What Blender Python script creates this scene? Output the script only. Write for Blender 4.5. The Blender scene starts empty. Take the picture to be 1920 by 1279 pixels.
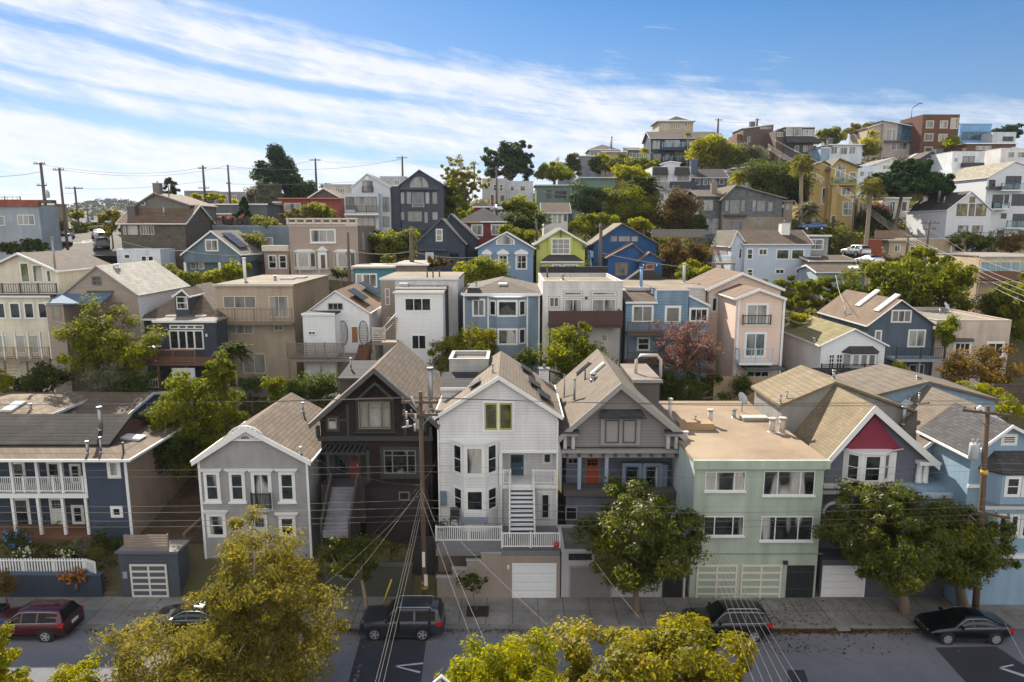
import bpy, math, random
import numpy as np
from mathutils import Vector
R = math.radians
rnd = random.Random(7)
scene = bpy.context.scene
col = scene.collection
# ------------------------------------------------------------------ camera frame (drone above the street, metres)
CAM_H, PITCH, FPX, CX, CY = 22.4, R(9.5), 1280.0, 960.0, 639.5
CP, SP = math.cos(PITCH), math.sin(PITCH)
CAM = (0.0, 0.0, CAM_H)
def ray(px, py):
    u = (px - CX) / FPX; v = (CY - py) / FPX
    return (u, CP + v * SP, -SP + v * CP)
def at(px, py, Y):
    d = ray(px, py); t = Y / d[1]
    return d[0] * t, CAM_H + d[2] * t
def atz(px, py, Z):
    d = ray(px, py); t = (Z - CAM_H) / d[2]
    return d[0] * t, d[1] * t
# ------------------------------------------------------------------ terrain
KS = [-.85, -.62, -.45, -.25, 0, .25, .45, .62, .85]
YS = [37, 38.4, 41, 46, 53, 60, 68, 82, 98, 112, 126, 150, 175, 200, 240, 300]
TT = [
 [0, .05, 2, 2.7, 3.8, 5.6, 7.2, 11.8, 16.5, 18.2, 19.5, 20, 14, 4, -8, -14],
 [0, .05, 2, 2.7, 3.8, 5.6, 7.2, 11.8, 17.6, 19.6, 20.8, 19, 12, 3, -10, -20],
 [0, .05, 2, 2.7, 3.8, 6.0, 7.4, 11.3, 15.6, 18.3, 20.8, 23, 24, 22, 14, 0],
 [0, .05, 2, 2.7, 3.8, 6.0, 7.5, 11, 14.8, 17.8, 20.6, 23.5, 25, 24, 18, 5],
 [0, .05, 2, 2.7, 4, 6.3, 7.5, 11, 14.6, 17.3, 20.4, 23.6, 28, 31, 28, 15],
 [0, .05, 2, 2.7, 4, 6.3, 7.5, 11, 14.4, 17.2, 20.2, 25, 34, 40, 42, 30],
 [0, .05, 2, 2.7, 4, 6.3, 7.4, 11, 14.2, 17, 20.2, 26, 35, 42, 46, 40],
 [0, .05, 2, 2.7, 4, 6, 7.2, 10.6, 13.8, 16.6, 19.6, 26, 35, 41, 46, 42],
 [0, .05, 2, 2.7, 4, 6, 7.2, 10.6, 13.8, 16.6, 19.6, 26, 35, 41, 46, 42]]
TT = np.array(TT, float)
def lerp_idx(a, v):
    if v <= a[0]: return 0, 0.0
    if v >= a[-1]: return len(a) - 2, 1.0
    for i in range(len(a) - 1):
        if v <= a[i + 1]: return i, (v - a[i]) / (a[i + 1] - a[i])
def terr(x, y):
    i, f = lerp_idx(KS, x / max(y, 20)); j, g = lerp_idx(YS, y)
    z = (TT[i, j] * (1 - f) + TT[i + 1, j] * f) * (1 - g) + (TT[i, j + 1] * (1 - f) + TT[i + 1, j + 1] * f) * g
    if y > 60:
        z += .35 * math.sin(x * .31 + y * .17) + .25 * math.sin(x * .13 - y * .41) - .3
    return z
# ------------------------------------------------------------------ tagging
def tag(o, label=None, cat=None, group=None, kind=None):
    if label: o['label'] = label
    if cat: o['category'] = cat
    if group: o['group'] = group
    if kind: o['kind'] = kind
    return o
def empty(name, loc, rz=0.0):
    o = bpy.data.objects.new(name, None); o.empty_display_size = .3
    col.objects.link(o); o.location = loc; o.rotation_euler = (0, 0, rz)
    return o
def copy_tree(o, parent=None):
    c = o.copy(); col.objects.link(c)
    if parent: c.parent = parent
    for ch in list(o.children): copy_tree(ch, c)
    return c
# ------------------------------------------------------------------ mesh builder
class MB:
    def __init__(s): s.v = []; s.f = []; s.fs = []
    def quad(s, *p, sm=False):
        n = len(s.v); s.v += [tuple(q) for q in p]; s.f.append(tuple(range(n, n + len(p)))); s.fs.append(sm)
    def box(s, x0, x1, y0, y1, z0, z1):
        n = len(s.v)
        s.v += [(x0,y0,z0),(x1,y0,z0),(x1,y1,z0),(x0,y1,z0),(x0,y0,z1),(x1,y0,z1),(x1,y1,z1),(x0,y1,z1)]
        for f in ((0,3,2,1),(4,5,6,7),(0,1,5,4),(1,2,6,5),(2,3,7,6),(3,0,4,7)):
            s.f.append(tuple(n + i for i in f)); s.fs.append(False)
    def hexa(s, p):                     # eight corners, bottom ring then top ring
        n = len(s.v); s.v += [tuple(q) for q in p]
        for f in ((0,3,2,1),(4,5,6,7),(0,1,5,4),(1,2,6,5),(2,3,7,6),(3,0,4,7)):
            s.f.append(tuple(n + i for i in f)); s.fs.append(False)
    def prism(s, poly, off):            # closed polygon (3D) extruded by a vector
        n = len(s.v); k = len(poly)
        s.v += [tuple(q) for q in poly] + [tuple(q[i] + off[i] for i in range(3)) for q in poly]
        s.f.append(tuple(n + i for i in range(k))[::-1]); s.fs.append(False)
        s.f.append(tuple(n + k + i for i in range(k))); s.fs.append(False)
        for i in range(k):
            j = (i + 1) % k
            s.f.append((n + i, n + j, n + k + j, n + k + i)); s.fs.append(False)
    def tube(s, pts, rad, n=6, cap=True):
        pts = [Vector(p) for p in pts]
        if not hasattr(rad, '__len__'): rad = [rad] * len(pts)
        b = len(s.v)
        for i, p in enumerate(pts):
            d = (pts[min(i + 1, len(pts) - 1)] - pts[max(i - 1, 0)]).normalized()
            a = Vector((0, 0, 1)) if abs(d.z) < .9 else Vector((1, 0, 0))
            e1 = d.cross(a).normalized(); e2 = d.cross(e1)
            for k in range(n):
                t = 2 * math.pi * k / n
                s.v.append(tuple(p + (e1 * math.cos(t) + e2 * math.sin(t)) * rad[i]))
        for i in range(len(pts) - 1):
            for k in range(n):
                k2 = (k + 1) % n
                s.f.append((b + i*n + k, b + i*n + k2, b + (i+1)*n + k2, b + (i+1)*n + k)); s.fs.append(True)
        if cap:
            s.f.append(tuple(b + k for k in range(n))[::-1]); s.fs.append(False)
            e = b + (len(pts) - 1) * n
            s.f.append(tuple(e + k for k in range(n))); s.fs.append(False)
    def build(s, name, m, parent=None, loc=None):
        me = bpy.data.meshes.new(name); me.from_pydata(s.v, [], s.f)
        if any(s.fs): me.polygons.foreach_set('use_smooth', s.fs)
        me.materials.append(m); me.update()
        o = bpy.data.objects.new(name, me); col.objects.link(o)
        if parent: o.parent = parent
        if loc: o.location = loc
        return o
def recalc(o):
    import bmesh
    b = bmesh.new(); b.from_mesh(o.data); bmesh.ops.recalc_face_normals(b, faces=b.faces[:]); b.to_mesh(o.data); b.free()
    return o
# ------------------------------------------------------------------ materials
def lin(h):
    h = h.lstrip('#'); c = [int(h[i:i+2], 16) / 255 for i in (0, 2, 4)]
    return tuple((x / 12.92 if x <= .04045 else ((x + .055) / 1.055) ** 2.4) for x in c) + (1,)
MC = {}
class NT:
    def __init__(s, m): s.t = m.node_tree; s.n = s.t.nodes; s.l = s.t.links
    def new(s, typ, **kw):
        x = s.n.new(typ)
        for k, v in kw.items():
            if k in ('i',): 
                for kk, vv in v.items(): x.inputs[kk].default_value = vv
            else: setattr(x, k, v)
        return x
    def link(s, a, b): s.l.new(a, b)
    def math(s, op, a, b=None, c=None, clamp=False):
        x = s.n.new('ShaderNodeMath'); x.operation = op; x.use_clamp = clamp
        for k, v in enumerate((a, b, c)):
            if v is None: continue
            if isinstance(v, (int, float)): x.inputs[k].default_value = v
            else: s.l.new(v, x.inputs[k])
        return x.outputs[0]
    def mix(s, fac, a, b, blend='MIX'):
        x = s.n.new('ShaderNodeMix'); x.data_type = 'RGBA'; x.blend_type = blend
        for k, v in ((0, fac), (6, a), (7, b)):
            if isinstance(v, (int, float)): x.inputs[k].default_value = v
            elif isinstance(v, tuple): x.inputs[k].default_value = v
            else: s.l.new(v, x.inputs[k])
        return x.outputs[2]
    def noise(s, vec, scale, detail=4, rough=.55, w=None):
        x = s.n.new('ShaderNodeTexNoise'); x.inputs['Scale'].default_value = scale
        x.inputs['Detail'].default_value = detail; x.inputs['Roughness'].default_value = rough
        if vec is not None: s.l.new(vec, x.inputs['Vector'])
        return x.outputs['Fac']
    def ramp(s, fac, stops):
        x = s.n.new('ShaderNodeValToRGB'); e = x.color_ramp.elements
        while len(e) < len(stops): e.new(.5)
        for k, (p, c) in enumerate(stops):
            e[k].position = p; e[k].color = c if isinstance(c, tuple) else (c, c, c, 1)
        s.l.new(fac, x.inputs[0]); return x.outputs[0]
def base_mat(name):
    m = bpy.data.materials.new(name); m.use_nodes = True; t = NT(m)
    b = next(n for n in t.n if n.type == 'BSDF_PRINCIPLED')
    return m, t, b
def world_pos(t): return t.new('ShaderNodeNewGeometry').outputs['Position']
def scl(c, k): return (c[0]*k, c[1]*k, c[2]*k, 1)
def paint(h, lap=.17, rough=.75, dirt=.2, name='paint'):
    """painted boards: lap lines every LAP metres, slight fading and streaks (lap 0: stucco)"""
    key = ('p', h, lap, rough, dirt)
    if key in MC: return MC[key]
    m, t, b = base_mat(name); c = lin(h)
    p = world_pos(t); sp = t.new('ShaderNodeSeparateXYZ'); t.link(p, sp.inputs[0])
    n1 = t.noise(p, .55, 5); n2 = t.noise(p, 9 if lap else 22, 3)
    mp = t.new('ShaderNodeMapping'); mp.inputs['Scale'].default_value = (1.2, 1.2, .16); t.link(p, mp.inputs[0])
    n3 = t.noise(mp.outputs[0], 1.6, 4)
    f = t.math('ADD', t.math('MULTIPLY', n1, .6), t.math('MULTIPLY', n3, .6))
    f = t.math('ADD', t.math('MULTIPLY', t.math('SUBTRACT', f, .6), dirt * 5), 1.0)
    f = t.math('MULTIPLY', f, t.math('ADD', t.math('MULTIPLY', n2, .16), .92))
    cc = t.new('ShaderNodeVectorMath', operation='SCALE'); cc.inputs[0].default_value = c[:3]
    if lap:
        fr = t.math('FRACT', t.math('DIVIDE', sp.outputs['Z'], lap))
        ln = t.math('LESS_THAN', fr, .13)
        f = t.math('MULTIPLY', f, t.math('SUBTRACT', 1.0, t.math('MULTIPLY', ln, .3)))
        bmp = t.new('ShaderNodeBump'); bmp.inputs['Strength'].default_value = .5; bmp.inputs['Distance'].default_value = .02
        t.link(t.math('SUBTRACT', 1.0, fr), bmp.inputs['Height']); t.link(bmp.outputs[0], b.inputs['Normal'])
    else:
        bmp = t.new('ShaderNodeBump'); bmp.inputs['Strength'].default_value = .35; bmp.inputs['Distance'].default_value = .02
        t.link(n2, bmp.inputs['Height']); t.link(bmp.outputs[0], b.inputs['Normal'])
    t.link(f, cc.inputs['Scale']); t.link(cc.outputs[0], b.inputs['Base Color'])
    b.inputs['Roughness'].default_value = rough
    MC[key] = m; return m
def shingle(h, bw=.34, rh=.15, var=.3, moss=None, name='shingle', lines=.45):
    key = ('s', h, bw, rh, var, moss, lines)
    if key in MC: return MC[key]
    m, t, b = base_mat(name); c = lin(h); c = (c[0]*.97, c[1]*.94, c[2]*.82, 1)
    p = world_pos(t); sp = t.new('ShaderNodeSeparateXYZ'); t.link(p, sp.inputs[0])
    u = t.math('ADD', sp.outputs[0], sp.outputs[1])
    cb = t.new('ShaderNodeCombineXYZ'); t.link(u, cb.inputs[0]); t.link(sp.outputs[2], cb.inputs[1])
    br = t.new('ShaderNodeTexBrick'); t.link(cb.outputs[0], br.inputs['Vector'])
    br.inputs['Color1'].default_value = scl(c, 1 - var); br.inputs['Color2'].default_value = scl(c, 1 + var)
    br.inputs['Mortar'].default_value = scl(c, 1 - lines)
    br.inputs['Scale'].default_value = 1; br.inputs['Brick Width'].default_value = bw; br.inputs['Row Height'].default_value = rh
    br.inputs['Mortar Size'].default_value = .018; br.inputs['Mortar Smooth'].default_value = .6; br.inputs['Bias'].default_value = 0
    n = t.noise(p, .8, 6, .65); n2 = t.noise(p, 14, 3)
    f = t.math('ADD', .38, t.math('ADD', t.math('MULTIPLY', n, 1.0), t.math('MULTIPLY', n2, .26)))
    cc = t.new('ShaderNodeVectorMath', operation='SCALE'); t.link(br.outputs[0], cc.inputs[0]); t.link(f, cc.inputs['Scale'])
    out = cc.outputs[0]
    if moss:
        mk = t.math('MULTIPLY', t.math('SUBTRACT', t.noise(p, .5, 5), .48), 5, clamp=True)
        out = t.mix(mk, out, lin(moss))
    t.link(out, b.inputs['Base Color']); b.inputs['Roughness'].default_value = .9
    bmp = t.new('ShaderNodeBump'); bmp.inputs['Strength'].default_value = .5; bmp.inputs['Distance'].default_value = .02
    t.link(br.outputs['Fac'], bmp.inputs['Height']); bmp.invert = True; t.link(bmp.outputs[0], b.inputs['Normal'])
    MC[key] = m; return m
def rough_flat(h, h2=None, s1=.35, s2=14, amt=.5, rough=.92, name='gravel', spec=.3, bump=.3):
    """tar and gravel, concrete, asphalt, soil: two tones, stains, grain"""
    key = ('r', h, h2, s1, s2, amt, rough, bump)
    if key in MC: return MC[key]
    m, t, b = base_mat(name); c = lin(h); c2 = lin(h2) if h2 else scl(c, .62)
    p = world_pos(t)
    n = t.noise(p, s1, 7, .62); n2 = t.noise(p, s2, 3, .6)
    k = t.math('ADD', t.math('MULTIPLY', t.math('SUBTRACT', n, .5), 2.6 * amt * 2), .5, clamp=True)
    o = t.mix(k, c, c2)
    f = t.math('ADD', .78, t.math('MULTIPLY', n2, .44))
    cc = t.new('ShaderNodeVectorMath', operation='SCALE'); t.link(o, cc.inputs[0]); t.link(f, cc.inputs['Scale'])
    oc = cc.outputs[0]
    if name == 'asphalt':       # hairline cracks and oil spots
        wv = t.new('ShaderNodeVectorMath', operation='ADD'); t.link(p, wv.inputs[0]); nn = t.new('ShaderNodeTexNoise'); nn.inputs['Scale'].default_value = .6; t.link(p, nn.inputs['Vector']); t.link(nn.outputs['Color'], wv.inputs[1])
        vo = t.new('ShaderNodeTexVoronoi'); vo.feature = 'DISTANCE_TO_EDGE'; vo.inputs['Scale'].default_value = .3; t.link(wv.outputs[0], vo.inputs['Vector'])
        oc = t.mix(t.math('MULTIPLY', t.math('LESS_THAN', vo.outputs['Distance'], 0.006), .3), oc, scl(c, .3))
        oc = t.mix(t.math('MULTIPLY', t.math('SUBTRACT', t.noise(p, 1.1, 2), .68), 5, clamp=True), oc, scl(c, .45))
    t.link(oc, b.inputs['Base Color']); b.inputs['Roughness'].default_value = rough
    b.inputs['Specular IOR Level'].default_value = spec
    bmp = t.new('ShaderNodeBump'); bmp.inputs['Strength'].default_value = bump; bmp.inputs['Distance'].default_value = .03
    t.link(n2, bmp.inputs['Height']); t.link(bmp.outputs[0], b.inputs['Normal'])
    MC[key] = m; return m
def plain(h, rough=.6, metal=0., name='paint_plain', var=.18, sc=3., coat=0., spec=.5):
    key = ('q', h, rough, metal, coat)
    if key in MC: return MC[key]
    m, t, b = base_mat(name); c = lin(h)
    p = world_pos(t); n = t.noise(p, sc, 4)
    f = t.math('ADD', 1 - var / 2, t.math('MULTIPLY', n, var))
    cc = t.new('ShaderNodeVectorMath', operation='SCALE'); cc.inputs[0].default_value = c[:3]; t.link(f, cc.inputs['Scale'])
    t.link(cc.outputs[0], b.inputs['Base Color'])
    b.inputs['Roughness'].default_value = rough; b.inputs['Metallic'].default_value = metal
    b.inputs['Coat Weight'].default_value = coat; b.inputs['Coat Roughness'].default_value = .04
    b.inputs['Specular IOR Level'].default_value = spec
    MC[key] = m; return m
def wood(h, name='weathered_wood', rough=.85, sc=(9, 9, .7), var=.9):
    key = ('w', h, sc)
    if key in MC: return MC[key]
    m, t, b = base_mat(name); c = lin(h); p = world_pos(t)
    mp = t.new('ShaderNodeMapping'); mp.inputs['Scale'].default_value = sc; t.link(p, mp.inputs[0])
    n = t.noise(mp.outputs[0], 1.5, 6, .7)
    f = t.math('ADD', 1 - var * .5, t.math('MULTIPLY', n, var))
    cc = t.new('ShaderNodeVectorMath', operation='SCALE'); cc.inputs[0].default_value = c[:3]; t.link(f, cc.inputs['Scale'])
    t.link(cc.outputs[0], b.inputs['Base Color']); b.inputs['Roughness'].default_value = rough
    MC[key] = m; return m
def glass(kind='mixed', h='#1b2226'):
    """window pane: mirror-like over a dim room; some rooms show blinds or curtains close behind the pane"""
    key = ('g', kind, h)
    if key in MC: return MC[key]
    m, t, b = base_mat('window_glass'); p = world_pos(t)
    oi = t.new('ShaderNodeObjectInfo'); r = oi.outputs['Random']
    sp = t.new('ShaderNodeSeparateXYZ'); t.link(p, sp.inputs[0])
    cb = t.new('ShaderNodeCombineXYZ'); t.link(sp.outputs[0], cb.inputs[0]); t.link(t.math('MULTIPLY', r, 97.), cb.inputs[1])
    t.link(t.math('MULTIPLY', sp.outputs[2], .25), cb.inputs[2])
    folds = t.noise(cb.outputs[0], 6., 3)
    blob = t.noise(p, 1.7, 3)
    dark = t.mix(t.math('MULTIPLY', t.math('SUBTRACT', blob, .35), 3, clamp=True), scl(lin(h), .4), tuple(x*y for x, y in zip(lin(h), (2.6, 2.3, 1.9, 1))))
    curt = t.mix(folds, (.30, .28, .24, 1), (.62, .60, .55, 1))
    if kind in ('dark', 'car'): k = 0.0
    elif kind == 'curtain': k = .85
    elif kind == 'pale': k = t.math('MULTIPLY', t.math('ADD', .25, t.math('MULTIPLY', r, .6)), t.math('MULTIPLY', t.math('SUBTRACT', t.noise(cb.outputs[0], .9, 1), .25), 4, clamp=True), clamp=True)
    else:
        k = t.math('MULTIPLY', t.math('GREATER_THAN', r, .35), .8)
        # a curtain that covers only a side of the pane
        k = t.math('MULTIPLY', k, t.math('MULTIPLY', t.math('SUBTRACT', t.noise(cb.outputs[0], .9, 1), .53), 14, clamp=True))
    o = t.mix(k, dark, curt)
    t.link(o, b.inputs['Base Color']); b.inputs['Roughness'].default_value = .3 if kind == 'car' else .04
    b.inputs['IOR'].default_value = 1.5; b.inputs['Specular IOR Level'].default_value = .22 if kind == 'car' else .5
    bmp = t.new('ShaderNodeBump'); bmp.inputs['Strength'].default_value = .06; bmp.inputs['Distance'].default_value = .05
    t.link(t.noise(p, .9, 2), bmp.inputs['Height']); t.link(bmp.outputs[0], b.inputs['Normal'])
    MC[key] = m; return m
def clear_glass():
    if 'cg' in MC: return MC['cg']
    m, t, b = base_mat('clear_glass')
    tr = t.new('ShaderNodeBsdfTransparent'); tr.inputs[0].default_value = (.75, .88, .92, 1)
    gl = t.new('ShaderNodeBsdfGlossy'); gl.inputs['Roughness'].default_value = .05
    fr = t.new('ShaderNodeFresnel'); fr.inputs[0].default_value = 1.5
    mx = t.new('ShaderNodeMixShader'); t.link(fr.outputs[0], mx.inputs[0]); t.link(tr.outputs[0], mx.inputs[1]); t.link(gl.outputs[0], mx.inputs[2])
    out = next(n for n in t.n if n.type == 'OUTPUT_MATERIAL'); t.link(mx.outputs[0], out.inputs[0])
    MC['cg'] = m; return m
def leafmat(h1, h2, trans=.45, rough=.65, h3=None, spec=.1):
    key = ('l', h1, h2, trans, rough, h3)
    if key in MC: return MC[key]
    m, t, b = base_mat('leaf'); out = next(n for n in t.n if n.type == 'OUTPUT_MATERIAL')
    a = t.new('ShaderNodeAttribute'); a.attribute_name = 'tint'
    st = [(0, lin(h1)), (.75, lin(h2)), (1, lin(h3 or h2))]
    c = t.ramp(a.outputs['Fac'], st)
    dk = t.new('ShaderNodeVectorMath', operation='SCALE'); dk.inputs['Scale'].default_value = .85; t.link(c, dk.inputs[0])
    t.link(dk.outputs[0], b.inputs['Base Color']); b.inputs['Roughness'].default_value = rough
    b.inputs['Specular IOR Level'].default_value = spec
    tr = t.new('ShaderNodeBsdfTranslucent')
    hs = t.new('ShaderNodeHueSaturation'); hs.inputs['Saturation'].default_value = 1.15; hs.inputs['Value'].default_value = 2.3
    hs.inputs['Hue'].default_value = .487
    t.link(c, hs.inputs['Color']); t.link(hs.outputs[0], tr.inputs[0])
    mx = t.new('ShaderNodeMixShader'); mx.inputs[0].default_value = trans
    t.link(b.outputs[0], mx.inputs[1]); t.link(tr.outputs[0], mx.inputs[2]); t.link(mx.outputs[0], out.inputs[0])
    MC[key] = m; return m
WHITE = '#d8d8d4'
def white(): return plain(WHITE, .55, name='white_trim')
def metal(h='#9a9a98'): return plain(h, .4, .7, name='galvanised_metal')
# ------------------------------------------------------------------ houses
class Plane:
    """a vertical wall plane in a house's own frame: origin, unit u along the wall, outward normal (u.y, -u.x)"""
    def __init__(s, ox, oy, ux=1., uy=0.): s.o = (ox, oy); s.u = (ux, uy); s.n = (uy, -ux)
    def pt(s, u, d, z): return (s.o[0] + s.u[0]*u + s.n[0]*d, s.o[1] + s.u[1]*u + s.n[1]*d, z)
def pbox(mb, pl, u0, u1, d0, d1, z0, z1):
    """box on plane PL: u0..u1 along it, d0..d1 outward"""
    P = pl.pt
    mb.hexa([P(u0,d1,z0),P(u1,d1,z0),P(u1,d0,z0),P(u0,d0,z0),P(u0,d1,z1),P(u1,d1,z1),P(u1,d0,z1),P(u0,d0,z1)])
class House:
    def __init__(s, name, label, px, py, Y, rz=0., cat='house', group=None):
        X, Z = at(px, py, Y); s.rz = R(rz); s.loc = (X, Y, Z)
        s.o = empty(name, s.loc, s.rz); tag(s.o, label, cat, group)
        s.c, s.s = math.cos(s.rz), math.sin(s.rz); s.roofs = []; s.trim = white(); s.gl = glass()
        s.org = s.inv(-X, -Y, CAM_H - Z)
    def inv(s, x, y, z): return (x*s.c + y*s.s, -x*s.s + y*s.c, z)
    def world(s, x, y): return (s.loc[0] + x*s.c - y*s.s, s.loc[1] + x*s.s + y*s.c)
    def lray(s, px, py): return s.inv(*ray(px, py))
    def F(s, dy=0.): return Plane(0, dy)
    def Rt(s, x): return Plane(x, 0, 0, 1)
    def Lf(s, x): return Plane(x, 0, 0, -1)
    def pl(s, p): return p if isinstance(p, Plane) else s.F(p)
    def on(s, pl, px, py):
        pl = s.pl(pl); d = s.lray(px, py)
        k = (pl.o[0]-s.org[0])*pl.n[0] + (pl.o[1]-s.org[1])*pl.n[1]
        t = k / (d[0]*pl.n[0] + d[1]*pl.n[1])
        x, y, z = (s.org[i] + d[i]*t for i in range(3))
        return (x-pl.o[0])*pl.u[0] + (y-pl.o[1])*pl.u[1], z
    def fx(s, px, py, dy=0.): return s.on(dy, px, py)[0]
    def fz(s, px, py, dy=0.): return s.on(dy, px, py)[1]
    def rect(s, pl, x0, y0, x1, y1):
        ym, xm = (y0+y1)/2, (x0+x1)/2
        u0 = s.on(pl, x0, ym)[0]; u1 = s.on(pl, x1, ym)[0]
        if u0 > u1: u0, u1 = u1, u0
        return u0, u1, s.on(pl, xm, y1)[1], s.on(pl, xm, y0)[1]
    def low(s, x0, x1, y0, y1):
        return min(terr(*s.world(x, y)) for x in (x0, x1) for y in (y0, y1)) - .8 - s.loc[2]
    def onroof(s, px, py):
        d = s.lray(px, py); best = None
        for poly in s.roofs:
            a, b, c = (Vector(poly[i]) for i in (0, 1, 2)); n = (b-a).cross(c-a).normalized()
            if n.z < 0: n = -n
            dn = n.dot(Vector(d))
            if abs(dn) < 1e-6: continue
            t = n.dot(a - Vector(s.org)) / dn
            if t <= 0: continue
            q = Vector(s.org) + Vector(d)*t
            ins = False; k = len(poly)
            for i in range(k):
                p1, p2 = poly[i], poly[(i+1) % k]
                if (p1[1] > q.y) != (p2[1] > q.y) and q.x < (p2[0]-p1[0])*(q.y-p1[1])/(p2[1]-p1[1]) + p1[0]: ins = not ins
            if ins and (best is None or t < best[0]): best = (t, q, n)
        return (best[1], best[2]) if best else None
    def part(s, name, mb, m, parent=None): return mb.build(name, m, parent or s.o)
    # ---- wall volumes with roofs
    def mass(s, x0, x1, yt, yb=None, dy=0., dep=9., m=None, roof='flat', rm=None, ya=None, xa=None, ov=.3, th=.16, par=0., tm=None, back=None, wall='wall', fas=.22, hip=None):
        xl, z1 = s.on(dy, x0, yt); xr, z2 = s.on(dy, x1, yt); zt = (z1+z2)/2
        y0, y1 = dy, dy+dep
        zb = s.fz((x0+x1)/2, yb, dy) if yb is not None else s.low(xl, xr, y0, y1)
        tm = tm or s.trim
        w = MB(); r = MB(); info = dict(xl=xl, xr=xr, zt=zt, zb=zb, y0=y0, y1=y1)
        if yb is not None: w.quad((xl,y0,zb),(xl,y1,zb),(xr,y1,zb),(xr,y0,zb))
        def ring(zl, zr2):
            w.quad((xl,y0,zb),(xr,y0,zb),(xr,y0,zr2),(xl,y0,zl)); w.quad((xr,y1,zb),(xl,y1,zb),(xl,y1,zl),(xr,y1,zr2))
            w.quad((xr,y0,zb),(xr,y1,zb),(xr,y1,zr2),(xr,y0,zr2)); w.quad((xl,y1,zb),(xl,y0,zb),(xl,y0,zl),(xl,y1,zl))
        if roof == 'flat':
            ring(zt, zt)
            if par > 0:
                t_ = .18; zr = zt - par
                a, b, c, d = xl+t_, xr-t_, y0+t_, y1-t_
                O = [(xl,y0),(xr,y0),(xr,y1),(xl,y1)]; I = [(a,c),(b,c),(b,d),(a,d)]
                for i in range(4):
                    j = (i+1) % 4
                    w.quad((*O[i],zt),(*O[j],zt),(*I[j],zt),(*I[i],zt)); w.quad((*I[i],zr),(*I[i],zt),(*I[j],zt),(*I[j],zr))
                r.box(a, b, c, d, zr-.15, zr+.002); s.roofs.append([(a,c,zr),(b,c,zr),(b,d,zr),(a,d,zr)])
                cp = MB()
                for (p, q, u, v) in ((xl-.04,xr+.04,y0-.04,y0+t_+.03),(xl-.04,xr+.04,y1-t_-.03,y1+.04)): cp.box(p,q,u,v,zt+.003,zt+.05)
                for (p, q) in ((xl-.04,xl+t_+.03),(xr-t_-.03,xr+.04)): cp.box(p,q,y0+t_+.032,y1-t_-.032,zt+.003,zt+.05)
                s.part('parapet_cap', cp, tm)
            else:
                r.box(xl-ov, xr+ov, y0-ov, y1+ov, zt, zt+th); s.roofs.append([(xl-ov,y0-ov,zt+th),(xr+ov,y0-ov,zt+th),(xr+ov,y1+ov,zt+th),(xl-ov,y1+ov,zt+th)])
                fa = MB(); fa.box(xl-ov-.03, xr+ov+.03, y0-ov-.05, y0-ov-.003, zt-.04, zt+th+.03); s.part('fascia', fa, tm)
        elif roof == 'gable':
            px = (x0+x1)/2 if xa is None else xa
            xm, zm = s.on(dy - ov, px, ya); zm -= th
            w.quad((xl,y0,zb),(xr,y0,zb),(xr,y0,zt),(xm,y0,zm),(xl,y0,zt)); w.quad((xr,y1,zb),(xl,y1,zb),(xl,y1,zt),(xm,y1,zm),(xr,y1,zt))
            w.quad((xr,y0,zb),(xr,y1,zb),(xr,y1,zt),(xr,y0,zt)); w.quad((xl,y1,zb),(xl,y0,zb),(xl,y0,zt),(xl,y1,zt))
            sl, sr = (zm-zt)/(xm-xl), (zm-zt)/(xr-xm)
            A = (xl-ov, zt-ov*sl); B = (xm, zm); C_ = (xr+ov, zt-ov*sr)
            ya_, yb_ = y0-ov, y1+(ov if back is None else back)
            for (P, Q) in ((A, B), (B, C_)):
                r.hexa([(P[0],ya_,P[1]),(Q[0],ya_,Q[1]),(Q[0],yb_,Q[1]),(P[0],yb_,P[1]),(P[0],ya_,P[1]+th),(Q[0],ya_,Q[1]+th),(Q[0],yb_,Q[1]+th),(P[0],yb_,P[1]+th)])
                s.roofs.append([(P[0],ya_,P[1]+th),(Q[0],ya_,Q[1]+th),(Q[0],yb_,Q[1]+th),(P[0],yb_,P[1]+th)])
            fa = MB(); f0 = fas
            for (P, Q) in ((A, B), (B, C_)):
                fa.hexa([(P[0],ya_-.06,P[1]+th+.02-f0),(Q[0],ya_-.06,Q[1]+th+.02-f0),(Q[0],ya_-.002,Q[1]+th+.02-f0),(P[0],ya_-.002,P[1]+th+.02-f0),
                         (P[0],ya_-.06,P[1]+th+.02),(Q[0],ya_-.06,Q[1]+th+.02),(Q[0],ya_-.002,Q[1]+th+.02),(P[0],ya_-.002,P[1]+th+.02)])
            for (P, sg) in ((A, -1), (C_, 1)):     # gutters
                fa.box(min(P[0],P[0]+sg*.09), max(P[0],P[0]+sg*.09), ya_, yb_, P[1]+th-.14, P[1]+th-.01)
            s.part('fascia', fa, tm); info.update(xm=xm, zm=zm)
        elif roof == 'side':
            ym = dy + dep/2; zm = s.fz((x0+x1)/2, ya, ym) - th
            ring(zt, zt)
            for xx in (xl, xr): w.quad((xx,y0,zt),(xx,y1,zt),(xx,ym,zm))
            sl = (zm-zt)/(dep/2)
            A = (y0-ov, zt-ov*sl); B = (ym, zm); C_ = (y1+ov, zt-ov*sl)
            a, b = xl-ov, xr+ov
            for (P, Q) in ((A, B), (B, C_)):
                r.hexa([(a,P[0],P[1]),(b,P[0],P[1]),(b,Q[0],Q[1]),(a,Q[0],Q[1]),(a,P[0],P[1]+th),(b,P[0],P[1]+th),(b,Q[0],Q[1]+th),(a,Q[0],Q[1]+th)])
                s.roofs.append([(a,P[0],P[1]+th),(b,P[0],P[1]+th),(b,Q[0],Q[1]+th),(a,Q[0],Q[1]+th)])
            fa = MB(); fa.box(a, b, A[0]-.08, A[0]-.002, A[1]+th-.15, A[1]+th-.01)
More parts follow.
